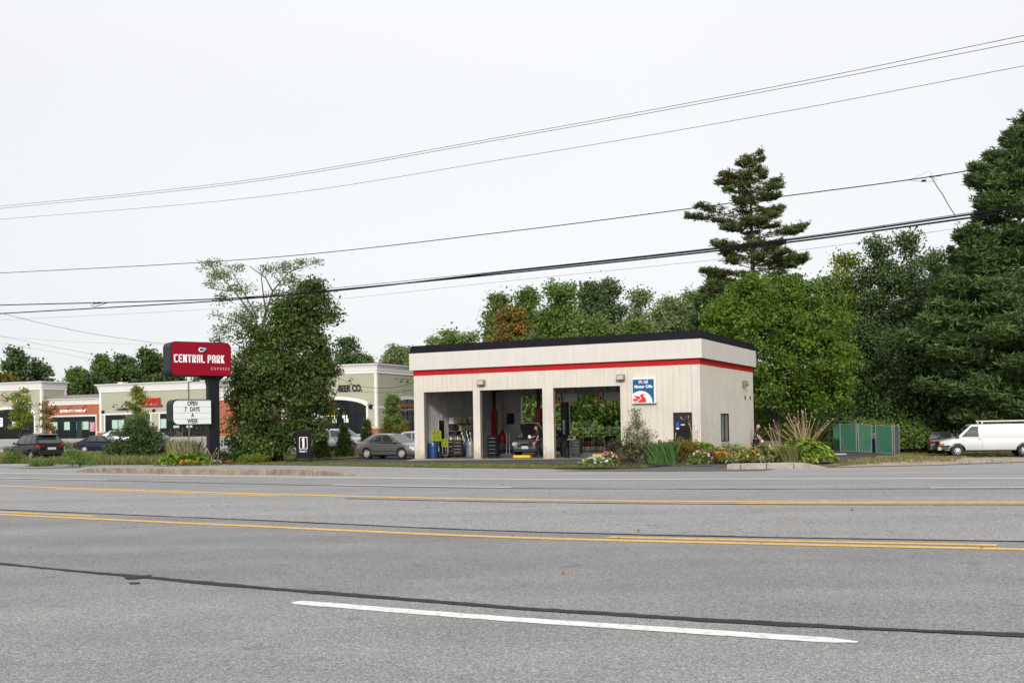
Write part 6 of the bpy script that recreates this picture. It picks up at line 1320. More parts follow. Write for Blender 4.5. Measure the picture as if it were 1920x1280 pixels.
# ------------------------------------------------------------------ vegetation
BARK = M('dark grey brown bark', (.060, .045, .036), .9, 0, .4, 6, .8, 30)
BARKR = M('reddish pine bark', (.085, .050, .036), .9, 0, .4, 5, .8, 30)
BARKL = M('pale grey branch bark', (.11, .095, .08), .85, 0, .3, 5, .5, 30)
def lf(g, y, k=1): return tuple(c*k for c in g)
L_MAPLE = leafmat('bright green maple leaves', [(0, (0.054, 0.090, 0.014)), (.5, (0.102, 0.170, 0.018)), (1, (0.169, 0.282, 0.031))], .32)
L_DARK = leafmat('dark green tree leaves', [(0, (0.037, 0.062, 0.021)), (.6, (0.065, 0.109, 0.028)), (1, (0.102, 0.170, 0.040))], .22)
L_OAK = leafmat('dull dark oak leaves', [(0, (0.043, 0.072, 0.028)), (.6, (0.077, 0.128, 0.044)), (1, (0.166, 0.214, 0.069))], .25)
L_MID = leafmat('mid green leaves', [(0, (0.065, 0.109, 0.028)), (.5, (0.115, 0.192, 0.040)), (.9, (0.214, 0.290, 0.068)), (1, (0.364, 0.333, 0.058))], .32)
L_PALE = leafmat('pale dusty green leaves', [(0, (0.096, 0.131, 0.059)), (.5, (0.182, 0.235, 0.104)), (1, (0.330, 0.365, 0.148))], .32)
L_AUT = leafmat('green leaves turning orange', [(0, (0.061, 0.100, 0.024)), (.45, (0.129, 0.147, 0.031)), (.7, (0.276, 0.147, 0.031)), (1, (0.414, 0.147, 0.031))], .32)
L_LIME = leafmat('yellow green leaves', [(0, (0.085, 0.132, 0.018)), (.6, (0.178, 0.233, 0.025)), (1, (0.327, 0.342, 0.031))], .35)
L_IVY = leafmat('ivy dark leaves with yellow ones', [(0, (0.039, 0.065, 0.019)), (.55, (0.070, 0.116, 0.023)), (.93, (0.132, 0.171, 0.041)), (1, (0.538, 0.301, 0.057))], .25)
L_RUST = leafmat('brownish dull leaves', [(0, (0.054, 0.059, 0.023)), (.5, (0.112, 0.105, 0.040)), (1, (0.233, 0.131, 0.050))], .25)
L_PINE = leafmat('pine needles', [(0, (0.046, 0.076, 0.029)), (.6, (0.083, 0.139, 0.040)), (1, (0.133, 0.222, 0.056))], .12, .55)
L_PINR = leafmat('pine needles with rusty cones', [(0, (.055, .085, .030)), (.62, (.105, .150, .042)), (.76, (.13, .15, .045)), (.84, (.19, .10, .05)), (1, (.24, .115, .06))], .15, .6)
L_THUJ = leafmat('small evergreen foliage', [(0, (0.051, 0.070, 0.018)), (.6, (0.074, 0.123, 0.025)), (1, (0.174, 0.188, 0.032))], .15)
L_THUY = leafmat('yellowing evergreen foliage', [(0, (0.074, 0.088, 0.016)), (.6, (0.172, 0.164, 0.022)), (1, (0.312, 0.218, 0.031))], .15)
def leaf_mesh(name, C, size, mat, tint, parent=None, asp=.55, up=.35, seed=0, dirs=None, aim=None, curl=0):
    """one small rhombic face for every leaf"""
    rg = np.random.default_rng(seed); n = len(C)
    d = rg.normal(size=(n, 3)); 
    if aim is not None: d = d*.6+aim
    d /= np.linalg.norm(d, axis=1)[:, None]
    nn = rg.normal(size=(n, 3)); nn[:, 2] = np.abs(nn[:, 2])+up
    if dirs is not None: nn += dirs*.8
    sd_ = np.cross(d, nn); sd_ /= (np.linalg.norm(sd_, axis=1)[:, None]+1e-9)
    s = (size*rg.uniform(.45, 1.5, n))[:, None]
    V = np.empty((n, 4, 3)); V[:, 0] = C-d*s*.5; V[:, 1] = C+sd_*s*asp*.5-d*s*.05; V[:, 2] = C+d*s*.5; V[:, 3] = C-sd_*s*asp*.5-d*s*.05
    if curl: V[:, 2, 2] -= s[:, 0]*curl
    me = bpy.data.meshes.new(name); me.vertices.add(4*n); me.vertices.foreach_set('co', V.ravel().astype('f'))
    me.loops.add(4*n); me.loops.foreach_set('vertex_index', np.arange(4*n, dtype='i')); me.polygons.add(n); me.polygons.foreach_set('loop_start', np.arange(0, 4*n, 4, dtype='i')); me.polygons.foreach_set('loop_total', np.full(n, 4, 'i'))
    a = me.attributes.new('tint', 'FLOAT', 'POINT'); a.data.foreach_set('value', np.repeat(np.clip(tint, 0, 1), 4).astype('f'))
    me.materials.append(mat); me.update(); me.validate()
    return link(name, me, parent)
def clumps(lobes, n, sig=.28, per=70, seed=0, inner=.55, tspread=.5):
    rg = np.random.default_rng(seed); w = np.array([l[3]*l[4]+l[4]*l[5]+l[3]*l[5] for l in lobes]); w = w/w.sum()
    k = max(1, n//per); li = rg.choice(len(lobes), k, p=w); L = np.array(lobes)[li]
    d = rg.normal(size=(k, 3)); d[:, 2] += .25; d /= np.linalg.norm(d, axis=1)[:, None]
    rad = inner+(1-inner)*rg.random(k)**.5; P = L[:, :3]+d*L[:, 3:6]*rad[:, None]
    t = rg.random(k); idx = rg.integers(0, k, n)
    off = rg.normal(size=(n, 3))*sig*np.array([1, 1, .65]); C = P[idx]+off
    tint = t[idx]*tspread+rg.random(n)*(1-tspread)
    return C, tint, d[idx]
def lobes_auto(H, hb, R, n, seed, shape='round', ry=1.0):
    n = int(n*1.7)
    r = random.Random(seed); out = []
    for i in range(n):
        u = (i+.5)/n; z = hb+(H-hb)*u
        if shape == 'round': rr = R*math.sqrt(max(.05, 1-(2*u-.85)**2*.8))
        elif shape == 'cone': rr = R*(1-u)**.7
        elif shape == 'tall': rr = R*(.75+.3*math.sin(u*3))*(1 if u < .8 else .65)
        a = i*2.4+r.uniform(-.4, .4); q = r.uniform(.15, .62)*rr; s = r.uniform(.46, .74)*rr
        out.append((q*math.cos(a), q*math.sin(a)*ry, min(z, H-s*.7), s, s*ry, s*r.uniform(.6, .9)))
    out.append((r.uniform(-.2, .2)*R, 0, H-R*.45, R*.45, R*.45, R*.43)); return out
def branches(mb, lobes, H, r0, lean=(0, 0), seed=0, start=.25, top=.85, twigs=2):
    r = random.Random(seed); tr = [Vector((lean[0]*u+r.uniform(-.06, .06)*u, lean[1]*u, H*top*u)) for u in [i/6 for i in range(7)]]
    tr[0].z = -.4; mb.tube(tr, [r0*(1.25 if i == 0 else 1-.8*i/6) for i in range(7)], 9)
    for l in lobes:
        c = Vector(l[:3]); z0 = max(H*start*.6, min(c.z-.15*H, H*top*.9))*r.uniform(.75, 1.0); u = min(1, z0/(H*top)); b = Vector((lean[0]*u, lean[1]*u, z0))
        m = b.lerp(c, .5)+Vector((0, 0, -.06*(c-b).length)); rr = r0*(1-.75*u)*.5
        mb.tube([b, m, c], [rr, rr*.65, rr*.3], 6)
        for k in range(twigs):
            e = c+Vector((r.gauss(0, 1)*l[3], r.gauss(0, 1)*l[4], abs(r.gauss(0, 1))*l[5]))*.6; mb.tube([m.lerp(c, .4), c.lerp(e, .4), e], [rr*.4, rr*.25, .012], 5)
def tree(kind, label, group, base, H, lobes, nleaf, size, mat, r0=.2, bark=None, sig=.28, per=70, seed=0, lean=(0, 0), inner=.5, cat='tree', rot=0, asp=.6, twigs=2, top=.85):
    t = thing(kind, label, cat, base, rot, group)
    mb = MB(); branches(mb, lobes, H, r0, lean, seed, twigs=twigs, top=top); mb.build('trunk', bark or BARK, t, smooth=True)
    C, ti, d = clumps(lobes, nleaf, sig, per, seed, inner); q_ = np.random.default_rng(seed).random(len(C)) < .06; C[q_] += np.random.default_rng(seed+5).normal(size=(int(q_.sum()), 3))*sig*1.1; leaf_mesh('crown', C, size, mat, ti, t, dirs=d, seed=seed+1, asp=asp)
    return t
def topz(px_, py_, Y): r = ray(px_, py_); return EYE+r.z/r.y*Y
def mpp(Y): return Y/F_PX
# --- the bright round maple behind the garage corner
b = ad(1455, 71); H = topz(1440, 517, 71)-b.z
def pl(px_, py_, rx, rz, Y, dy=0, b=b): return ((ray(px_, 800).x/ray(px_, 800).y*Y-b.x), dy, topz(px_, py_, Y)-b.z, rx*mpp(Y), rx*mpp(Y)*.95, rz*mpp(Y))
lob = [pl(*q) for q in ((1425, 570, 62, 52, 71), (1470, 562, 50, 44, 71, .3), (1505, 580, 52, 50, 71, .6), (1378, 608, 55, 48, 71), (1352, 632, 30, 36, 71), (1448, 800-10, 45, 22, 71, 1.5), (1535, 618, 58, 48, 71), (1370, 660, 48, 50, 71, .5), (1440, 645, 75, 65, 71, -1.6), (1500, 670, 72, 62, 71, -1.4), (1555, 675, 50, 52, 71), (1395, 720, 52, 45, 71), (1460, 730, 62, 40, 71, -1.2), (1530, 735, 62, 45, 71, -.4), (1575, 700, 32, 42, 71), (1420, 590, 60, 50, 71, 2), (1500, 620, 70, 60, 71, 2.4))]
tree('maple_tree', 'bright yellow green round maple rising behind the garage corner', None, b, H, lob, 66000, .21, L_MAPLE, .36, seed=3, sig=.32, per=70, inner=.72, lean=(.3, 0))
# --- tree group left of the garage: ivy-dark tree and the sparse one behind it
b2 = ad(520, 61.5)
def pl2(px_, py_, rx, rz, dy=0, Y=61.5, b=b2): return ((ray(px_, 800).x/ray(px_, 800).y*Y-b.x), dy, topz(px_, py_, Y)-b.z, rx*mpp(Y), rx*mpp(Y)*.9, rz*mpp(Y))
lob = [pl2(*q) for q in ((588, 558, 30, 32), (560, 590, 38, 38), (600, 600, 32, 45), (535, 640, 48, 45), (576, 660, 40, 50), (480, 650, 38, 45), (500, 700, 58, 45, -1), (560, 715, 50, 45, -.6), (465, 740, 36, 50), (596, 690, 26, 30), (600, 712, 16, 18), (520, 770, 66, 48, -.8), (590, 770, 36, 40), (460, 800, 34, 48), (500, 825, 55, 32, -.8), (560, 815, 40, 38, -.6), (450, 835, 26, 26), (545, 600, 30, 30))]
tree('ivy_covered_tree', 'dark broad leafy tree wrapped in creeper standing left of the garage', None, b2, topz(588, 530, 61.5)-b2.z, lob, 56000, .18, L_IVY, .3, seed=5, sig=.30, per=90, inner=.5)
lob = [pl2(*q) for q in ((622, 692, 15, 12, .3), (632, 700, 9, 7, .3), (606, 672, 18, 14), (606, 728, 12, 16), (612, 756, 14, 14))]
C, ti, d = clumps(lob, 2600, .14, 40, 77); t = thing('maple_sapling', 'rusty brown leaved branch at the right side of the dark leafy tree', 'tree', b2+Vector((3.2, .2, 0)))
mb = MB(); mb.tube([(-1.5, 0, 2.4), (-.7, 0, 3.4), (.0, 0, 4.7)], [.06, .05, .02], 6); mb.tube([(-.5, 0, 2.5), (.4, 0, 4.4)], [.05, .02], 5); mb.build('trunk', BARK, t)
leaf_mesh('crown', C-np.array([3.2, .2, 0]), .14, L_RUST, ti, t, seed=9)
b3 = ad(488, 63.5)
sp = [(395, 492, 24, 10), (420, 520, 26, 12), (395, 530, 18, 9), (440, 500, 20, 9), (460, 545, 28, 13), (420, 560, 20, 10), (500, 505, 22, 9), (535, 498, 24, 10), (575, 492, 20, 7), (600, 495, 10, 6), (430, 620, 26, 12), (400, 590, 12, 6), (480, 585, 30, 18), (545, 525, 22, 12), (380, 510, 8, 5), (410, 640, 18, 9), (560, 540, 26, 16), (460, 600, 26, 16), (525, 560, 26, 18)]
lob = [pl2(a, b_, c, d_, random.uniform(-1, 1), 63.5, b3) for a, b_, c, d_ in sp]
t = thing('sparse_tree', 'thin-crowned tree with bare pale limbs spreading above the dark leafy tree', 'tree', b3)
mb = MB()
def P3(px_, py_, dy=0): return Vector(((ray(px_, 800).x/ray(px_, 800).y*63.5-b3.x), dy, topz(px_, py_, 63.5)-b3.z))
mb.tube([P3(488, 870), P3(490, 760), P3(487, 650), P3(500, 590), P3(515, 545), P3(545, 510), P3(600, 492)], [.20, .17, .13, .09, .055, .03, .01], 8)
for path in (((487, 650), (480, 590), (458, 545), (440, 510), (432, 495)), ((480, 600), (455, 560), (430, 530), (400, 500), (372, 487)), ((487, 640), (465, 615), (440, 600), (395, 588)), ((500, 590), (498, 545), (492, 515), (505, 490)), ((515, 545), (500, 520), (470, 498)), ((545, 510), (560, 503), (575, 490)), ((488, 700), (460, 655), (425, 632), (400, 640)), ((458, 545), (425, 545), (395, 540)), ((540, 512), (530, 495), (540, 488)), ((506, 570), (540, 548), (575, 535))):
    n_ = len(path); mb.tube([P3(*p, dy=random.uniform(-.3, .3)) for p in path], [.045*(1-i/n_)+.008 for i in range(n_)], 5)
mb.build('trunk', BARKL, t, smooth=True)
C, ti, d = clumps(lob, 7000, .17, 9, 31, inner=.1); leaf_mesh('crown', C, .13, L_PALE, ti*.8, t, seed=11)
# --- pines
def pine(kind, label, group, base, tiers, Y, trunk_px, mat, seed=0, nb=9, dens=1.0, droop=.0, top=None, ts=.30, jit=.35, flat=.13):
    """tiers: (pixel row, reach to the left, reach to the right in pixels) read off the photograph"""
    r = random.Random(seed); t = thing(kind, label, 'tree', base, 0, group); mb = MB(); m = mpp(Y)
    Z = lambda py_: topz(trunk_px, py_, Y)-base.z
    Ht = Z(tiers[0][0]-12); tr = [Vector((.3*math.sin(u*3)*.4, 0, Ht*u-.3*(u == 0))) for u in [i/8 for i in range(9)]]
    mb.tube(tr, [max(.03, (.017*Ht)*(1-u)+.02) for u in [i/8 for i in range(9)]], 9)
    T = []; 
    for (py_, l, rt) in tiers:
        z = Z(py_)
        for k in range(nb+2):
            a = 2*PI*(k+r.random()*.7)/nb+seed if k < nb else (k-nb)*PI+r.uniform(-.25, .25); c = math.cos(a); reach = (l if c < 0 else rt)*m; reach = reach*abs(c)+(l+rt)/2*m*.8*(1-abs(c)); reach *= r.uniform(.45, 1.05) if abs(c) < .85 else r.uniform(.8, 1.05)
            zb = z-reach*r.uniform(.05, .26)+r.uniform(-jit, jit); rise = reach*r.uniform(.10, .26)-droop*reach
            pts = []; 
            for i in range(6):
                u = i/5; pts.append(Vector((math.cos(a)*reach*u+r.uniform(-.08, .08)*u, math.sin(a)*reach*u*.9, zb+rise*(u**1.4)*(1 if u < .8 else .9)-droop*reach*u*u*.5)))
            mb.tube(pts, [max(.012, .028*reach**.5*(1-u*.85)) for u in [i/5 for i in range(6)]], 5)
            nt = int(reach*58*dens)
            for _ in range(nt):
                u = 1-abs(r.gauss(0, .30)); u = max(.28, min(1.02, u)) if reach > .8 else r.random(); i = min(4, int(u*5)); f = u*5-i; p = pts[i].lerp(pts[i+1], min(1.1, f))
                sp_ = .16+.20*reach*(1.1-u)*.9; pp = Vector((-math.sin(a), math.cos(a), 0))*r.gauss(0, sp_+.12)
                T.append((p.x+pp.x, p.y+pp.y, p.z+r.gauss(.05, flat)+abs(pp.length)*.12, r.random() if mat is not L_PINR else min(1, r.random()*.72+(.30 if (z > Ht*.45 and r.random() < .30) else 0))))
    mb.build('trunk', BARKR, t, smooth=True)
    T = np.array(T); k = 5; rg = np.random.default_rng(seed); C = np.repeat(T[:, :3], k, 0); ti = np.repeat(T[:, 3], k)
    aim = rg.normal(size=(len(C), 3)); aim[:, 2] = np.abs(aim[:, 2])*.7+.2; aim /= np.linalg.norm(aim, axis=1)[:, None]; C = C+aim*ts*.42
    leaf_mesh('crown', C, ts, mat, np.clip(ti+rg.normal(0, .04, len(ti)), 0, 1), t, asp=.20, aim=aim*1.6, seed=seed)
    return t
pb = ad(1415, 84)
pine('pine_tree', 'tall lone white pine with rusty cones in its upper branches', None, pb,
     [(300, 10, 30), (318, 22, 24), (334, 74, 36), (352, 52, 70), (376, 30, 60), (394, 24, 74), (412, 116, 60), (432, 60, 118), (458, 84, 70), (476, 60, 134), (496, 92, 96), (520, 100, 110), (545, 92, 138), (566, 95, 130)], 84, 1422, L_PINR, 3, 6, .82, ts=.34, jit=.4, flat=.10)
pb = ad(1940, 70)
pine('pine_tree', 'huge dark pine at the right edge, reaching over the white van', None, pb,
     [(250, 22, 30), (272, 48, 80), (296, 78, 90), (324, 104, 110), (352, 112, 110), (385, 108, 120), (420, 135, 120), (455, 138, 130), (490, 120, 130), (525, 150, 140), (560, 175, 150), (595, 215, 150), (630, 235, 150), (665, 205, 150), (705, 215, 140), (740, 150, 120)], 70, 1940, L_PINE, 8, 13, 1.25, ts=.40, jit=1.0, flat=.2)
pb = ad(1800, 80)
pine('pine_tree', 'lower dark pine between the oaks and the huge right pine', None, pb,
     [(490, 14, 16), (520, 32, 36), (552, 48, 50), (584, 60, 60), (616, 72, 66), (650, 80, 70), (685, 84, 80), (720, 80, 80), (755, 70, 70)], 80, 1800, L_PINE, 14, 11, 1.0, ts=.42, jit=.8)
pb = ad(1345, 92)
pine('pine_tree', 'dark pine top showing left of the bright maple', 'pines beyond the garage', pb, [(520, 10, 20), (545, 26, 40), (570, 40, 50), (600, 50, 60)], 92, 1345, L_PINE, 21, 9, .9, ts=.4)
# --- hardwoods of the wood, right of the garage
def hw(px_, Y, top_py, R_px, hbf, mat, label, seed, shape='tall', n=9, nleaf=24000, size=.24, sig=.42, group='hardwoods of the wood behind the garage', kind='hardwood_tree', r0=.22, ry=.9, inner=.45):
    b = ad(px_, Y); H = topz(px_, top_py, Y)-b.z; R = R_px*mpp(Y)
    return tree(kind, label, group, b, H, lobes_auto(H, H*hbf, R, n, seed, shape, ry), nleaf, size, mat, r0, seed=seed, sig=sig, per=60, inner=inner)
hw(1655, 88, 446, 46, .30, L_OAK, 'dull dark oak with the highest rounded top, right of the bright maple', 41, n=8, nleaf=14000, inner=.3, r0=.2)
hw(1715, 86, 438, 50, .28, L_OAK, 'dull dark oak with a pointed top beside the round-topped one', 42, n=8, nleaf=14000, inner=.3)
hw(1762, 90, 470, 55, .22, L_DARK, 'dark tree behind the lower pine, left of the huge pine', 43, n=8, nleaf=15000, inner=.3)
hw(1590, 90, 478, 40, .30, L_LIME, 'slender yellow green tree between the maple and the oaks', 44, n=9, nleaf=12000)
hw(1560, 86, 520, 40, .2, L_MID, 'mid green tree directly behind the bright maple', 45, n=8, nleaf=12000)
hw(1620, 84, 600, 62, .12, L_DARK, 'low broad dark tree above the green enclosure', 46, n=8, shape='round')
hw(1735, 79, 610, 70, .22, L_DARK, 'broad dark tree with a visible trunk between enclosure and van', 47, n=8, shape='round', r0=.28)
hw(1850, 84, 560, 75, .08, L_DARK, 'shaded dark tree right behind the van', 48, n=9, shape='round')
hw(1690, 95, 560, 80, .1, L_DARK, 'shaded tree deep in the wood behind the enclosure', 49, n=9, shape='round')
# --- trees seen over the garage roof
G2_ = 'trees seen over the garage roof'
hw(845, 120, 622, 28, .3, L_MID, 'small dull green tree at the left end over the garage roof', 51, n=6, nleaf=7000, size=.34, group=G2_)
hw(815, 128, 634, 20, .3, L_PALE, 'thin pale treetop left of the dull green one', 52, n=5, nleaf=3000, size=.34, group=G2_)
hw(880, 118, 626, 22, .3, L_PALE, 'pale small treetop right of the dull green one', 53, n=5, nleaf=4000, size=.34, group=G2_)
hw(935, 104, 552, 28, .35, L_MID, 'green treetop standing above the orange leaves', 54, n=8, nleaf=12000, size=.28, group=G2_)
hw(960, 98, 574, 48, .3, L_AUT, 'tree turning orange over the middle of the garage roof', 55, n=9, nleaf=18000, size=.27, group=G2_, shape='round')
hw(990, 106, 542, 34, .35, L_MID, 'rounded green treetop right of the orange tree', 56, n=8, nleaf=14000, size=.28, group=G2_)
hw(1060, 100, 528, 48, .3, L_MID, 'highest green treetop over the garage roof', 57, n=11, nleaf=24000, size=.27, group=G2_)
hw(1110, 104, 534, 36, .3, L_OAK, 'grey green pointed treetop over the garage roof', 58, n=9, nleaf=15000, size=.28, group=G2_)
hw(1150, 110, 526, 32, .3, L_OAK, 'soft grey green tree beside the pointed treetop', 59, n=9, nleaf=13000, size=.3, group=G2_)
hw(1100, 95, 590, 60, .1, L_MID, 'low green tree just above the garage roof edge', 60, n=8, nleaf=14000, size=.26, group=G2_, shape='round')
hw(1200, 105, 545, 36, .3, L_PALE, 'pale thin-leaved tree over the right half of the roof', 61, n=9, nleaf=8000, size=.26, group=G2_, inner=.2)
hw(1255, 100, 556, 46, .3, L_PALE, 'pale willowy tree left of the dark pine top', 62, n=10, nleaf=15000, size=.26, group=G2_)
hw(1310, 104, 548, 40, .3, L_MID, 'mid green tree touching the bright maple', 63, n=9, nleaf=14000, size=.28, group=G2_)
hw(1020, 112, 585, 60, .1, L_DARK, 'dark filler tree low behind the orange one', 64, n=8, nleaf=12000, size=.3, group=G2_, shape='round')
hw(1200, 98, 600, 60, .1, L_MID, 'low mid green tree above the right half of the roof', 65, n=8, nleaf=12000, size=.28, group=G2_, shape='round')
# --- far trees beyond the shops
G3_ = 'trees beyond the shops'
hw(30, 215, 656, 36, .3, L_OAK, 'grey green far tree at the left edge beyond the shops', 71, n=8, nleaf=9000, size=.6, sig=.6, group=G3_)
hw(75, 220, 676, 30, .3, L_OAK, 'lower grey green far tree beside the left edge one', 72, n=7, nleaf=7000, size=.6, sig=.6, group=G3_)
hw(10, 200, 700, 50, .1, L_AUT, 'low brownish far trees over the left tower roof', 73, n=6, nleaf=7000, size=.6, sig=.6, group=G3_, shape='round')
hw(145, 205, 690, 28, .3, L_MID, 'small pale green far tree over the terracotta roof', 74, n=7, nleaf=6000, size=.55, sig=.5, group=G3_)
hw(195, 195, 668, 36, .2, L_MID, 'rounded far tree left of the highest one beyond the shops', 75, n=8, nleaf=11000, size=.55, sig=.5, group=G3_, shape='round')
hw(280, 190, 652, 48, .2, L_DARK, 'highest rounded far tree left of the red sign', 76, n=10, nleaf=15000, size=.52, sig=.5, group=G3_, shape='round')
hw(235, 200, 668, 44, .1, L_DARK, 'dark far tree filling behind the highest one', 77, n=8, nleaf=11000, size=.55, sig=.5, group=G3_, shape='round')
hw(330, 200, 672, 40, .1, L_MID, 'far tree directly behind the red sign', 78, n=8, nleaf=10000, size=.55, sig=.5, group=G3_, shape='round')
hw(170, 190, 705, 60, .05, L_DARK, 'low dark far trees right behind the shop roofs', 79, n=8, nleaf=10000, size=.55, sig=.5, group=G3_, shape='round')
hw(390, 190, 690, 50, .1, L_DARK, 'far tree between the sign and the dark leafy tree', 80, n=8, nleaf=9000, size=.55, sig=.5, group=G3_, shape='round')
hw(655, 165, 634, 36, .3, L_OAK, 'grey green tree right of the dark leafy tree over the beer shop', 81, n=9, nleaf=11000, size=.4, sig=.45, group=G3_)
hw(690, 165, 668, 26, .3, L_MID, 'low green tree in the middle over the beer shop roof', 82, n=6, nleaf=6000, size=.4, sig=.45, group=G3_)
hw(740, 160, 648, 34, .3, L_PALE, 'pale loose tree over the beer shop beside the garage', 83, n=9, nleaf=8000, size=.4, sig=.45, group=G3_)
hw(775, 165, 656, 26, .2, L_MID, 'mid green tree touching the garage roof corner', 84, n=6, nleaf=7000, size=.4, sig=.45, group=G3_)
# --- planted small trees on the plaza
G4_ = 'young street trees on the plaza'
hw(37, 104, 728, 26, .30, L_LIME, 'young yellow green tree before the left arch', 91, n=11, nleaf=2600, size=.20, sig=.22, group=G4_, kind='young_tree', r0=.06, inner=.25)
hw(88, 106, 742, 18, .35, L_AUT, 'thin young tree turning rusty before the terracotta shop', 92, n=9, nleaf=1300, size=.18, sig=.2, group=G4_, kind='young_tree', r0=.05, inner=.25)
hw(256, 98, 726, 22, .45, L_LIME, 'young yellow green tree above the leafy bush', 93, n=9, nleaf=2400, size=.2, sig=.2, group=G4_, kind='young_tree', r0=.05, inner=.25)
hw(735, 92, 738, 19, .25, L_MID, 'young dense green tree before the corner of the beer shop', 94, n=8, nleaf=6500, size=.15, sig=.16, group=G4_, kind='young_tree', r0=.05, shape='round')
# --- shrubs
def shrub(kind, label, base, lobes, n, size, mat, sig=.12, per=40, seed=0, group=None, stems=6, cat='shrub', asp=.6, inner=.3, aim=None):
    t = thing(kind, label, cat, base, 0, group); mb = MB(); r = random.Random(seed)
    for l in lobes[:max(stems, 1)*2]: mb.tube([(0, 0, -.05), (l[0]*.4, l[1]*.4, l[2]*.5), (l[0], l[1], l[2])], [.03, .02, .008], 5)
    mb.build('stems', BARK, t); C, ti, d = clumps(lobes, n, sig, per, seed, inner); C[:, 2] = np.maximum(C[:, 2], .02); leaf_mesh('foliage', C, size, mat, ti, t, seed=seed+3, dirs=d, asp=asp); return t
def sl_(px_, py_, rx, rz, Y, b, dy=0): return ((ray(px_, 800).x/ray(px_, 800).y*Y-b.x), dy, topz(px_, py_, Y)-b.z, rx*mpp(Y), rx*mpp(Y)*.8, rz*mpp(Y))
b = ad(258, 68); shrub('leafy_bush', 'tall spreading green bush on the verge left of the red sign', b, [sl_(*q, 68, b) for q in ((258, 795, 22, 16), (250, 815, 36, 20), (275, 820, 34, 20), (225, 838, 26, 14), (260, 842, 42, 18), (300, 838, 26, 16), (205, 842, 14, 8))], 15000, .12, L_DARK, .16, 40, 101)
b = ad(257, 68.5); shrub('wispy_shrub', 'wispy grey green shrub rising through the leafy bush', b, [sl_(*q, 68.5, b) for q in ((256, 790, 20, 14), (262, 800, 22, 14), (245, 805, 16, 12))], 4500, .13, L_PALE, .14, 30, 102, asp=.25)
for px_, Y, tp, w, mm, lab, sd in ((600, 66, 792, 19, L_THUJ, 'dark cone shaped evergreen beside the banner stand', 111), (645, 67, 798, 17, L_THUJ, 'cone shaped evergreen before the silver crossover', 112), (688, 72, 790, 17, L_THUJ, 'cone shaped evergreen behind the tail of the grey sedan', 113), (727, 78, 786, 16, L_THUY, 'yellowing cone evergreen behind the roof of the grey sedan', 114), (759, 80, 791, 12, L_THUY, 'yellowing cone evergreen nearest the garage', 115)):
    b = ad(px_, Y); H = topz(px_, tp, Y)-b.z; R = w*mpp(Y); lb = [(0, 0, H*u, R*(1-u)**.75*.9+.05, R*(1-u)**.75*.9+.05, H*.12) for u in (.1, .22, .35, .48, .62, .76, .88, .96)]
    shrub('cone_evergreen', lab, b, lb, 12000, .12, mm, .10, 30, sd, 'small cone evergreens on the grass bank', asp=.4, inner=.75)
# undergrowth: the shaded mass at the foot of the wood
def thicket(label, pxs, Y0, Y1, zlo, zhi, n, mat, seed, size=.26, sig=.45):
    lb = []; r = random.Random(seed)
    for _ in range(70):
        p = r.uniform(*pxs); Y = r.uniform(Y0, Y1); g_ = ad(p, Y); h = r.uniform(zlo, zhi); lb.append((g_.x, g_.y, g_.z+h*.6, r.uniform(1, 1.8), r.uniform(.8, 1.4), h*.55))
    C, ti, d = clumps(lb, n, sig, 60, seed, .5); C[:, 2] = np.maximum(C[:, 2], -.9)
    o = leaf_mesh('undergrowth', C, size, mat, ti, None, seed=seed, dirs=d); tag(o, label, kind='stuff')
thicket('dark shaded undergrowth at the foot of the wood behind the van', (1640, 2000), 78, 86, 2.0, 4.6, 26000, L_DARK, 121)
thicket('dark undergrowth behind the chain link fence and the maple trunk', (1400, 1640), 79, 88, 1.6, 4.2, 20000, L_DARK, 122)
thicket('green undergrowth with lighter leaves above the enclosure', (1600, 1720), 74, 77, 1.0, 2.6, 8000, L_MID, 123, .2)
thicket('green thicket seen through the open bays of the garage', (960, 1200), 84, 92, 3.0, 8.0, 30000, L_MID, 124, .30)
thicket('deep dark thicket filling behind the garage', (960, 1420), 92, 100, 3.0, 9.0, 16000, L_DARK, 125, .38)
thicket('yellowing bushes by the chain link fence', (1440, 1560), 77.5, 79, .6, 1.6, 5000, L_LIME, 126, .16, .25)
thicket('dense dark back wall of the wood on the right', (1420, 2050), 98, 112, 3, 8, 26000, L_DARK, 127, .5, .8)
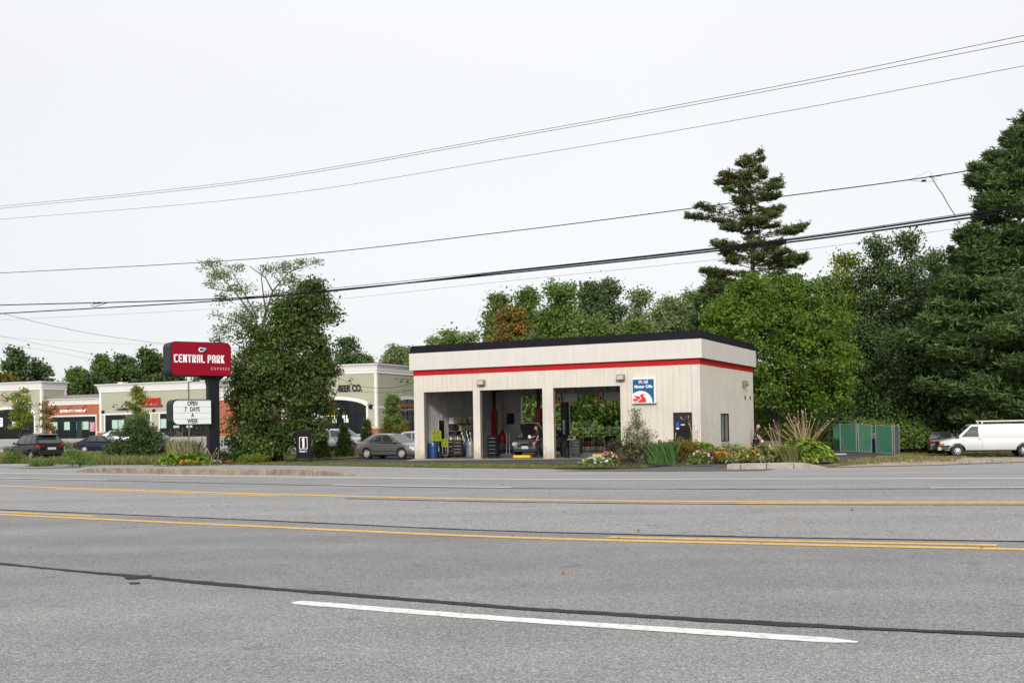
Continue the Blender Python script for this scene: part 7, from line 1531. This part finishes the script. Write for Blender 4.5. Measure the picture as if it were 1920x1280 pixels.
# --- grasses: verge, lawns
L_GRASS = leafmat('green grass blades', [(0, (0.049, 0.081, 0.020)), (.5, (0.125, 0.156, 0.037)), (.85, (0.213, 0.213, 0.069)), (1, (0.375, 0.300, 0.150))], .3)
L_DRY = leafmat('dry grass blades', [(0, (0.084, 0.090, 0.030)), (.5, (0.192, 0.180, 0.066)), (1, (0.408, 0.324, 0.180))], .3)
def inpoly(x, y, P):
    c = False; j = len(P)-1
    for i in range(len(P)):
        if (P[i][1] > y) != (P[j][1] > y) and x < (P[j][0]-P[i][0])*(y-P[i][1])/(P[j][1]-P[i][1])+P[i][0]: c = not c
        j = i
    return c
def blades(label, poly, n, h, mat, seed, w=.012, lift=.05, spread=.5, name='grass'):
    r = random.Random(seed); x0, x1 = min(p[0] for p in poly), max(p[0] for p in poly); y0, y1 = min(p[1] for p in poly), max(p[1] for p in poly); V = []; T = []
    k = 0
    tufts = []
    while len(tufts) < n//12 and k < n*6:
        k += 1; x, y = r.uniform(x0, x1), r.uniform(y0, y1)
        if inpoly(x, y, poly): tufts.append((x, y, r.random()))
    for x, y, tt_ in tufts:
        z = gz(x, y)+lift-.02
        for _ in range(12):
            a = r.uniform(0, 2*PI); hh = h*r.uniform(.5, 1.25)*(.7+.6*tt_); bx, by = x+r.gauss(0, .07), y+r.gauss(0, .07); dx, dy = math.cos(a)*hh*spread*r.random(), math.sin(a)*hh*spread*r.random(); wx, wy = -math.sin(a)*w, math.cos(a)*w
            V += [(bx-wx, by-wy, z), (bx+wx, by+wy, z), (bx+dx*.4+wx*.7, by+dy*.4+wy*.7, z+hh*.6), (bx+dx, by+dy, z+hh)]; T.append(.5*tt_+.5*r.random())
    n = len(T); V = np.array(V, 'f'); me = bpy.data.meshes.new(name); me.vertices.add(4*n); me.vertices.foreach_set('co', V.ravel()); me.loops.add(4*n); me.loops.foreach_set('vertex_index', np.arange(4*n, dtype='i')); me.polygons.add(n); me.polygons.foreach_set('loop_start', np.arange(0, 4*n, 4, dtype='i')); me.polygons.foreach_set('loop_total', np.full(n, 4, 'i'))
    a = me.attributes.new('tint', 'FLOAT', 'POINT'); a.data.foreach_set('value', np.repeat(np.array(T, 'f'), 4)); me.materials.append(mat); me.update(); return tag(link(name, me), label, kind='stuff')
strip_ = px((430, 870.8), (600, 873), (820, 876.8), (1035, 879.2), (1060, 877), (1210, 877), (1300, 872.5), (1260, 868.8), (1180, 868), (1060, 874), (900, 871.8), (700, 869.3), (470, 866))
blades('short mown grass of the narrow strip before the garage', strip_, 26000, .055, L_GRASS, 1, .012)
blades('dry mown grass on the slope before the enclosure', [tuple(at(q, w)[:2]) for q, w in ((1548, 877), (1620, 872.5), (1700, 869.5), (1790, 866), (1830, 858), (2000, 850), (2000, 842), (1830, 838), (1700, 842), (1640, 858), (1575, 869))], 26000, .07, L_DRY, 2, .016)
blades('green grass patch in the gravel', px((1722, 856), (1760, 858.5), (1850, 858.5), (1800, 853.5), (1740, 853)), 5000, .08, L_GRASS, 3, .015)
verge = px((-60, 869), (120, 871), (200, 872), (330, 871), (430, 869.5), (470, 864), (330, 857), (200, 855), (60, 856), (-60, 857))
sheet('lawn', verge, LAWN2, .03, 'rough unmown verge left of the red sign')
blades('rough tall grass and weeds of the left verge', verge, 16000, .30, L_DRY, 4, .016, .03)
blades('greener weeds of the left verge', verge, 34000, .36, L_GRASS, 5, .022, .03)
blades('dry grass bank under the small evergreens', px((330, 866.5), (470, 865.5), (640, 861), (780, 852), (780, 838), (640, 842), (560, 850), (430, 852), (330, 855)), 22000, .12, L_DRY, 6, .02)
for px_, Y, w, h, mm, lab, sd in ((15, 66, 22, .8, L_MID, 'low weedy bush at the far left of the verge', 131), (75, 60, 20, .55, L_MID, 'weeds before the black crossover', 132), (150, 59, 32, 1.1, L_MID, 'bushy green weeds between the crossover and the dark blue sedan', 133), (430, 60, 24, .9, L_MID, 'bushy weeds at the foot of the red sign post', 134), (475, 58, 26, .55, L_LIME, 'low light green tuft right of the red sign post', 135), (20, 92, 20, .9, L_GRASS, 'planting on the red mulch island at the far left', 136), (122, 100, 18, .9, L_MID, 'planting on the red mulch island before the terracotta shop', 137)):
    b = ad(px_, Y); R = w*mpp(Y); shrub('weed_clump', lab, b, [(random.uniform(-.6, .6)*R, random.uniform(-.4, .4), h*random.uniform(.2, .6), R*.5, .4, h*.38) for _ in range(7)], 2600, .10, mm, .12, 25, sd, 'weed clumps', stems=2, cat='plant', asp=.35)
# --- flower bed plants
L_HOST = leafmat('hosta leaves', [(0, (0.072, 0.131, 0.017)), (.6, (0.157, 0.261, 0.029)), (1, (0.377, 0.435, 0.087))], .3)
L_VAR = leafmat('pale edged leaves', [(0, (0.090, 0.149, 0.034)), (.5, (0.230, 0.265, 0.092)), (.8, (0.483, 0.483, 0.230)), (1, (0.184, 0.103, 0.046))], .3)
L_IRIS = leafmat('iris blades', [(0, (0.042, 0.105, 0.025)), (1, (0.098, 0.182, 0.049))], .25)
L_BROWN = leafmat('drying yellow leaves', [(0, (0.077, 0.077, 0.017)), (.5, (0.176, 0.132, 0.022)), (1, (0.330, 0.187, 0.033))], .3)
def rosette(kind, label, base, R, h, n, size, mat, seed, flower=None, asp=.55, group=None, nf=60, fs=.05):
    t = thing(kind, label, 'plant', base, 0, group); rg = np.random.default_rng(seed); a = rg.random(n)*2*PI; q = rg.random(n)**.55
    C = np.stack([np.cos(a)*q*R, np.sin(a)*q*R*.75, h*(1-q**2)*(.55+.45*rg.random(n))+.05], 1); out_ = np.stack([np.cos(a), np.sin(a), .35-.7*q], 1)
    leaf_mesh('foliage', C, size, mat, rg.random(n), t, asp=asp, aim=out_*1.6, up=1.2, seed=seed, curl=.15)
    mb = MB(); [mb.tube([(0, 0, 0), (math.cos(x)*R*.5, math.sin(x)*R*.4, h*.5)], [.012, .006], 4) for x in [k*1.1 for k in range(6)]]; mb.build('stems', M('green stem', (.05, .08, .02), .6), t)
    if flower:
        a = rg.random(nf)*2*PI; q = rg.random(nf)**.6; C = np.stack([np.cos(a)*q*R, np.sin(a)*q*R*.75-.05, h*(1.05-q**2*.8)+.08], 1)
        for c_, mm in enumerate(flower):
            C2 = np.repeat(C[c_::len(flower)], 4, 0)+rg.normal(size=(len(C[c_::len(flower)])*4, 3))*.012; FL = leaf_mesh('flowers', C2, fs, mm, rg.random(len(C2)), t, asp=.9, up=2.5, seed=seed+c_); FL['kind'] = 'stuff'
    return t
def fm(n, c): return leafmat(n, [(0, tuple(v*.8 for v in c)), (1, c)], .3)
F_W, F_P, F_O, F_R, F_Y, F_V = fm('white petals', (.75, .74, .72)), fm('pink petals', (.70, .25, .28)), fm('orange petals', (.80, .26, .02)), fm('wine petals', (.30, .02, .06)), fm('yellow petals', (.80, .48, .03)), fm('violet petals', (.25, .15, .4))
def bedp(px_, py_): q = at(px_, py_, lift=.09); q.z += .08; return q
rosette('flower_clump', 'white petunias at the left tip of the bed', bedp(1118, 873.8), .75, .26, 700, .10, L_MID, 201, [F_W], nf=18, fs=.10)
rosette('flower_clump', 'pink and white flowers behind the white petunias', bedp(1138, 869), .5, .36, 400, .10, L_MID, 202, [F_P, F_W], nf=22, fs=.09)
rosette('flower_clump', 'coral orange flowers at the left of the bed', bedp(1150, 868), .5, .3, 300, .09, L_MID, 203, [F_O, F_P], nf=24, fs=.10)
rosette('flower_clump', 'low yellow orange plants by the right bay pillar', bedp(1172, 864), .7, .2, 300, .10, L_BROWN, 204, [F_O], nf=22, fs=.07)
b = bedp(1198, 868); Yb = b.y
shrub('flowering_shrub', 'tall airy silvery shrub in the bed before the oil sign', b, [(x, y, z*.77, rx, .4, rz*.8) for x, y, z, rx, rz in ((-.05, 0, 2.35, .18, .35), (-.1, 0, 1.9, .35, .35), (.0, 0, 1.45, .45, .4), (-.4, 0, 1.4, .25, .35), (.42, 0, 1.35, .28, .4), (-.3, 0, 1.0, .35, .3), (.3, 0, .9, .4, .35), (0, 0, .6, .45, .3), (-.5, 0, .45, .3, .25), (.1, .1, 1.1, .5, .4))], 5200, .075, leafmat('silvery green leaves', [(0, (.08, .09, .045)), (.6, (.18, .19, .10)), (1, (.36, .34, .22))], .3), .10, 26, 205, asp=.35, inner=.1, stems=8)
shrub('rose_bush', 'low rose bush with dark red blooms under the airy shrub', bedp(1183, 868), [(x, 0, z, .4, .35, .28) for x, z in ((-.3, .35), (.2, .4), (-.5, .65), (.5, .4), (0, .55))], 2600, .08, leafmat('rose leaves', [(0, (.03, .045, .015)), (.8, (.07, .075, .03)), (1, (.22, .03, .04))], .25), .1, 25, 206)
# iris clump: upright blades
def irisbed(label, pxa, pxb, py_, h, n, mat, seed, kind='iris_clump', w=.018, sp=.25):
    A, B_ = bedp(pxa, py_), bedp(pxb, py_); r = random.Random(seed); t = thing(kind, label, 'plant', A.lerp(B_, .5)); V = []; T = []
    for _ in range(n):
        p = A.lerp(B_, r.random())-t.location; p.y += r.uniform(-.35, .35); hh = h*r.uniform(.6, 1.1); dx, dy = r.gauss(0, sp)*hh, r.gauss(0, sp)*hh*.5
        V += [(p.x-w, p.y, 0), (p.x+w, p.y, 0), (p.x+dx*.45+w*.8, p.y+dy*.4, hh*.6), (p.x+dx, p.y+dy, hh)]; T.append(r.random())
    n = len(T); me = bpy.data.meshes.new('blades'); me.vertices.add(4*n); me.vertices.foreach_set('co', np.array(V, 'f').ravel()); me.loops.add(4*n); me.loops.foreach_set('vertex_index', np.arange(4*n, dtype='i')); me.polygons.add(n); me.polygons.foreach_set('loop_start', np.arange(0, 4*n, 4, dtype='i')); me.polygons.foreach_set('loop_total', np.full(n, 4, 'i'))
    a = me.attributes.new('tint', 'FLOAT', 'POINT'); a.data.foreach_set('value', np.repeat(np.array(T, 'f'), 4)); me.materials.append(mat); me.update(); link('blades', me, t); return t
irisbed('clump of upright green iris blades in the middle of the bed', 1214, 1264, 867.5, .78, 2000, L_IRIS, 207, w=.011, sp=.2)
shrub('yellowing_bush', 'low yellow brown bush before the office door', bedp(1280, 866), [(x, 0, z, .5, .35, .22) for x, z in ((-.5, .35), (0, .4), (.5, .35), (.2, .6), (-.3, .6))], 3600, .08, L_BROWN, .1, 25, 208)
shrub('green_bush', 'small dull green bush against the office door', bedp(1273, 862), [(x, 0, z, .35, .3, .2) for x, z in ((-.3, .6), (.1, .65), (.4, .5))], 1600, .08, L_OAK, .1, 25, 209)
rosette('hosta', 'large bright green hosta before the garage corner', bedp(1317, 864), 1.0, .72, 950, .24, L_HOST, 210, group='broad leaved plants of the flower bed')
rosette('flower_clump', 'white flowers at the front of the hosta', bedp(1311, 869.5), .5, .38, 420, .09, L_MID, 211, [F_W], nf=16, fs=.08)
rosette('flower_clump', 'wine red leaved flowers beside the white ones', bedp(1331, 869), .30, .36, 220, .10, fm('wine leaves', (.11, .02, .035)), 212, [F_R], nf=12, fs=.1)
rosette('hosta', 'pale edged spreading plant right of the corner', bedp(1372, 864), 1.3, .62, 1500, .15, L_VAR, 213, group='broad leaved plants of the flower bed')
rosette('flower_clump', 'mass of orange marigolds in the bed', bedp(1352, 866.5), .50, .34, 600, .09, L_MID, 214, [F_O], nf=44, fs=.065)
rosette('flower_clump', 'yellow and orange marigolds before the corner of the garage', bedp(1403, 866.5), .42, .48, 400, .09, L_MID, 215, [F_Y, F_O], nf=16, fs=.09)
rosette('hosta', 'white edged hosta before the grey-haired man', bedp(1430, 865), .95, .60, 900, .19, L_VAR, 216, group='broad leaved plants of the flower bed')
rosette('hosta', 'brown tinged pale edged plant in the right half of the bed', bedp(1462, 864), .85, .58, 900, .15, L_VAR, 217, group='broad leaved plants of the flower bed')
irisbed('soft light green grassy clump in the right half of the bed', 1466, 1492, 866, .62, 900, L_GRASS, 218, 'grass_clump', .012, .25)
rosette('hosta', 'tall yellow green hosta under the dry stalks', bedp(1497, 861), 1.1, .92, 1000, .22, L_HOST, 219, group='broad leaved plants of the flower bed')
rosette('hosta', 'large glossy lime hosta at the right end of the bed', bedp(1520, 864.5), .95, .78, 850, .26, L_HOST, 220, group='broad leaved plants of the flower bed')
def stalks(label, base, n, h, spread, seed, mat, kind='dry_stalks', r0=.010, bend=.5):
    t = thing(kind, label, 'plant', base); r = random.Random(seed); mb = MB()
    for _ in range(n):
        a = r.uniform(0, 2*PI); s_ = spread*r.uniform(.15, 1)*(1 if r.random() < .8 else 1.4); hh = h*r.uniform(.55, 1.05); dx, dy = math.cos(a)*s_, math.sin(a)*s_*.6; b_ = Vector((r.gauss(0, .12), r.gauss(0, .1), 0)); P_ = [b_+Vector((dx*u**(1+bend)+r.gauss(0, .012), dy*u**(1+bend), hh*(u-.12*abs(s_)*u*u))) for u in (0, .25, .5, .75, 1)]
        mb.tube(P_, [r0, r0, r0*.9, r0*.8, r0*.5], 4); mb.tube([P_[-1], P_[-1]+(P_[-1]-P_[-2]).normalized()*.08], [r0*2.2, r0*.8], 4)
    mb.build('stalks', mat, t); return t
TAN = M('tan dry stem', (.42, .31, .18), .8, 0, .15, 6)
stalks('fan of tall tan dry stalks standing over the right end of the bed', bedp(1508, 861), 38, 2.05, 1.35, 221, TAN, r0=.010)
stalks('few thin dry twigs before the corner of the garage', bedp(1305, 864), 9, 2.1, .7, 222, TAN, r0=.010)
stalks('few dry stalks behind the hosta right of the man', bedp(1462, 861), 6, 1.6, .5, 223, TAN, r0=.010)
# planting round the red sign
bs = ad(349, 56.6); 
for k, (px_, mm, lab) in enumerate(((318, L_HOST, 'bright hosta at the left of the sign bed'), (345, L_HOST, 'bright hosta in the middle of the sign bed'), (372, L_HOST, 'bright hosta beside the black sign post'))):
    q = ad(px_, 55.6); q.z += .05; rosette('hosta', lab, q, .80, .60, 560, .24, mm, 230+k, group='hostas under the red sign')
q = ad(352, 54.7); rosette('flower_clump', 'few orange yellow flowers before the sign hostas', q, .5, .22, 160, .08, L_MID, 234, [F_O, F_Y], nf=26, fs=.1)
q = ad(405, 55.5); rosette('flower_clump', 'tiny violet flowers at the foot of the sign post', q, .4, .18, 160, .07, L_MID, 235, [F_V, F_W], nf=20, fs=.07)
q = ad(428, 55.5); rosette('flower_clump', 'few red leaves right of the sign post', q, .35, .2, 150, .08, L_MID, 236, [fm('red petals', (.4, .05, .02))], nf=12, fs=.09)
for px_, lab, sd in ((326, 'tall pale dry grass left in the sign bed', 241), (350, 'tall pale dry grass in the middle of the sign bed', 242), (374, 'tall pale dry grass next to the sign post', 243)):
    q = ad(px_, 58); stalks(lab, q, 22, 2.0, .55, sd, M('pale straw', (.36, .30, .20), .8, 0, .2, 6), 'tall_grass', .006, .8)
irisbed('green tall grass behind the sign hostas', 322, 372, 866, 1.25, 1500, L_GRASS, 244, 'grass_clump', .014, .22)
stalks('two bent tan stems before the sign post', ad(399, 55.8), 5, 1.0, .5, 245, TAN, r0=.012)
# fallen leaves and dirt specks
r = random.Random(9); C = []
for _ in range(70):
    x, y = r.uniform(-18, 14), r.uniform(8, 36); C.append((x, y, gz(x, y)+.022))
for _ in range(500):
    q = at(r.uniform(1560, 1900), r.uniform(860, 874)); C.append((q.x, q.y, q.z+.07))
for _ in range(300):
    q = at(r.uniform(430, 1250), r.uniform(868, 876)); C.append((q.x, q.y, q.z+.09))
C = np.array(C); o = leaf_mesh('fallen_leaves', C, .05, leafmat('fallen leaves', [(0, (.06, .035, .015)), (1, (.26, .13, .04))], .1), np.random.default_rng(1).random(len(C)), None, up=6, seed=4); tag(o, 'scattered fallen leaves on the asphalt and grass', kind='stuff')
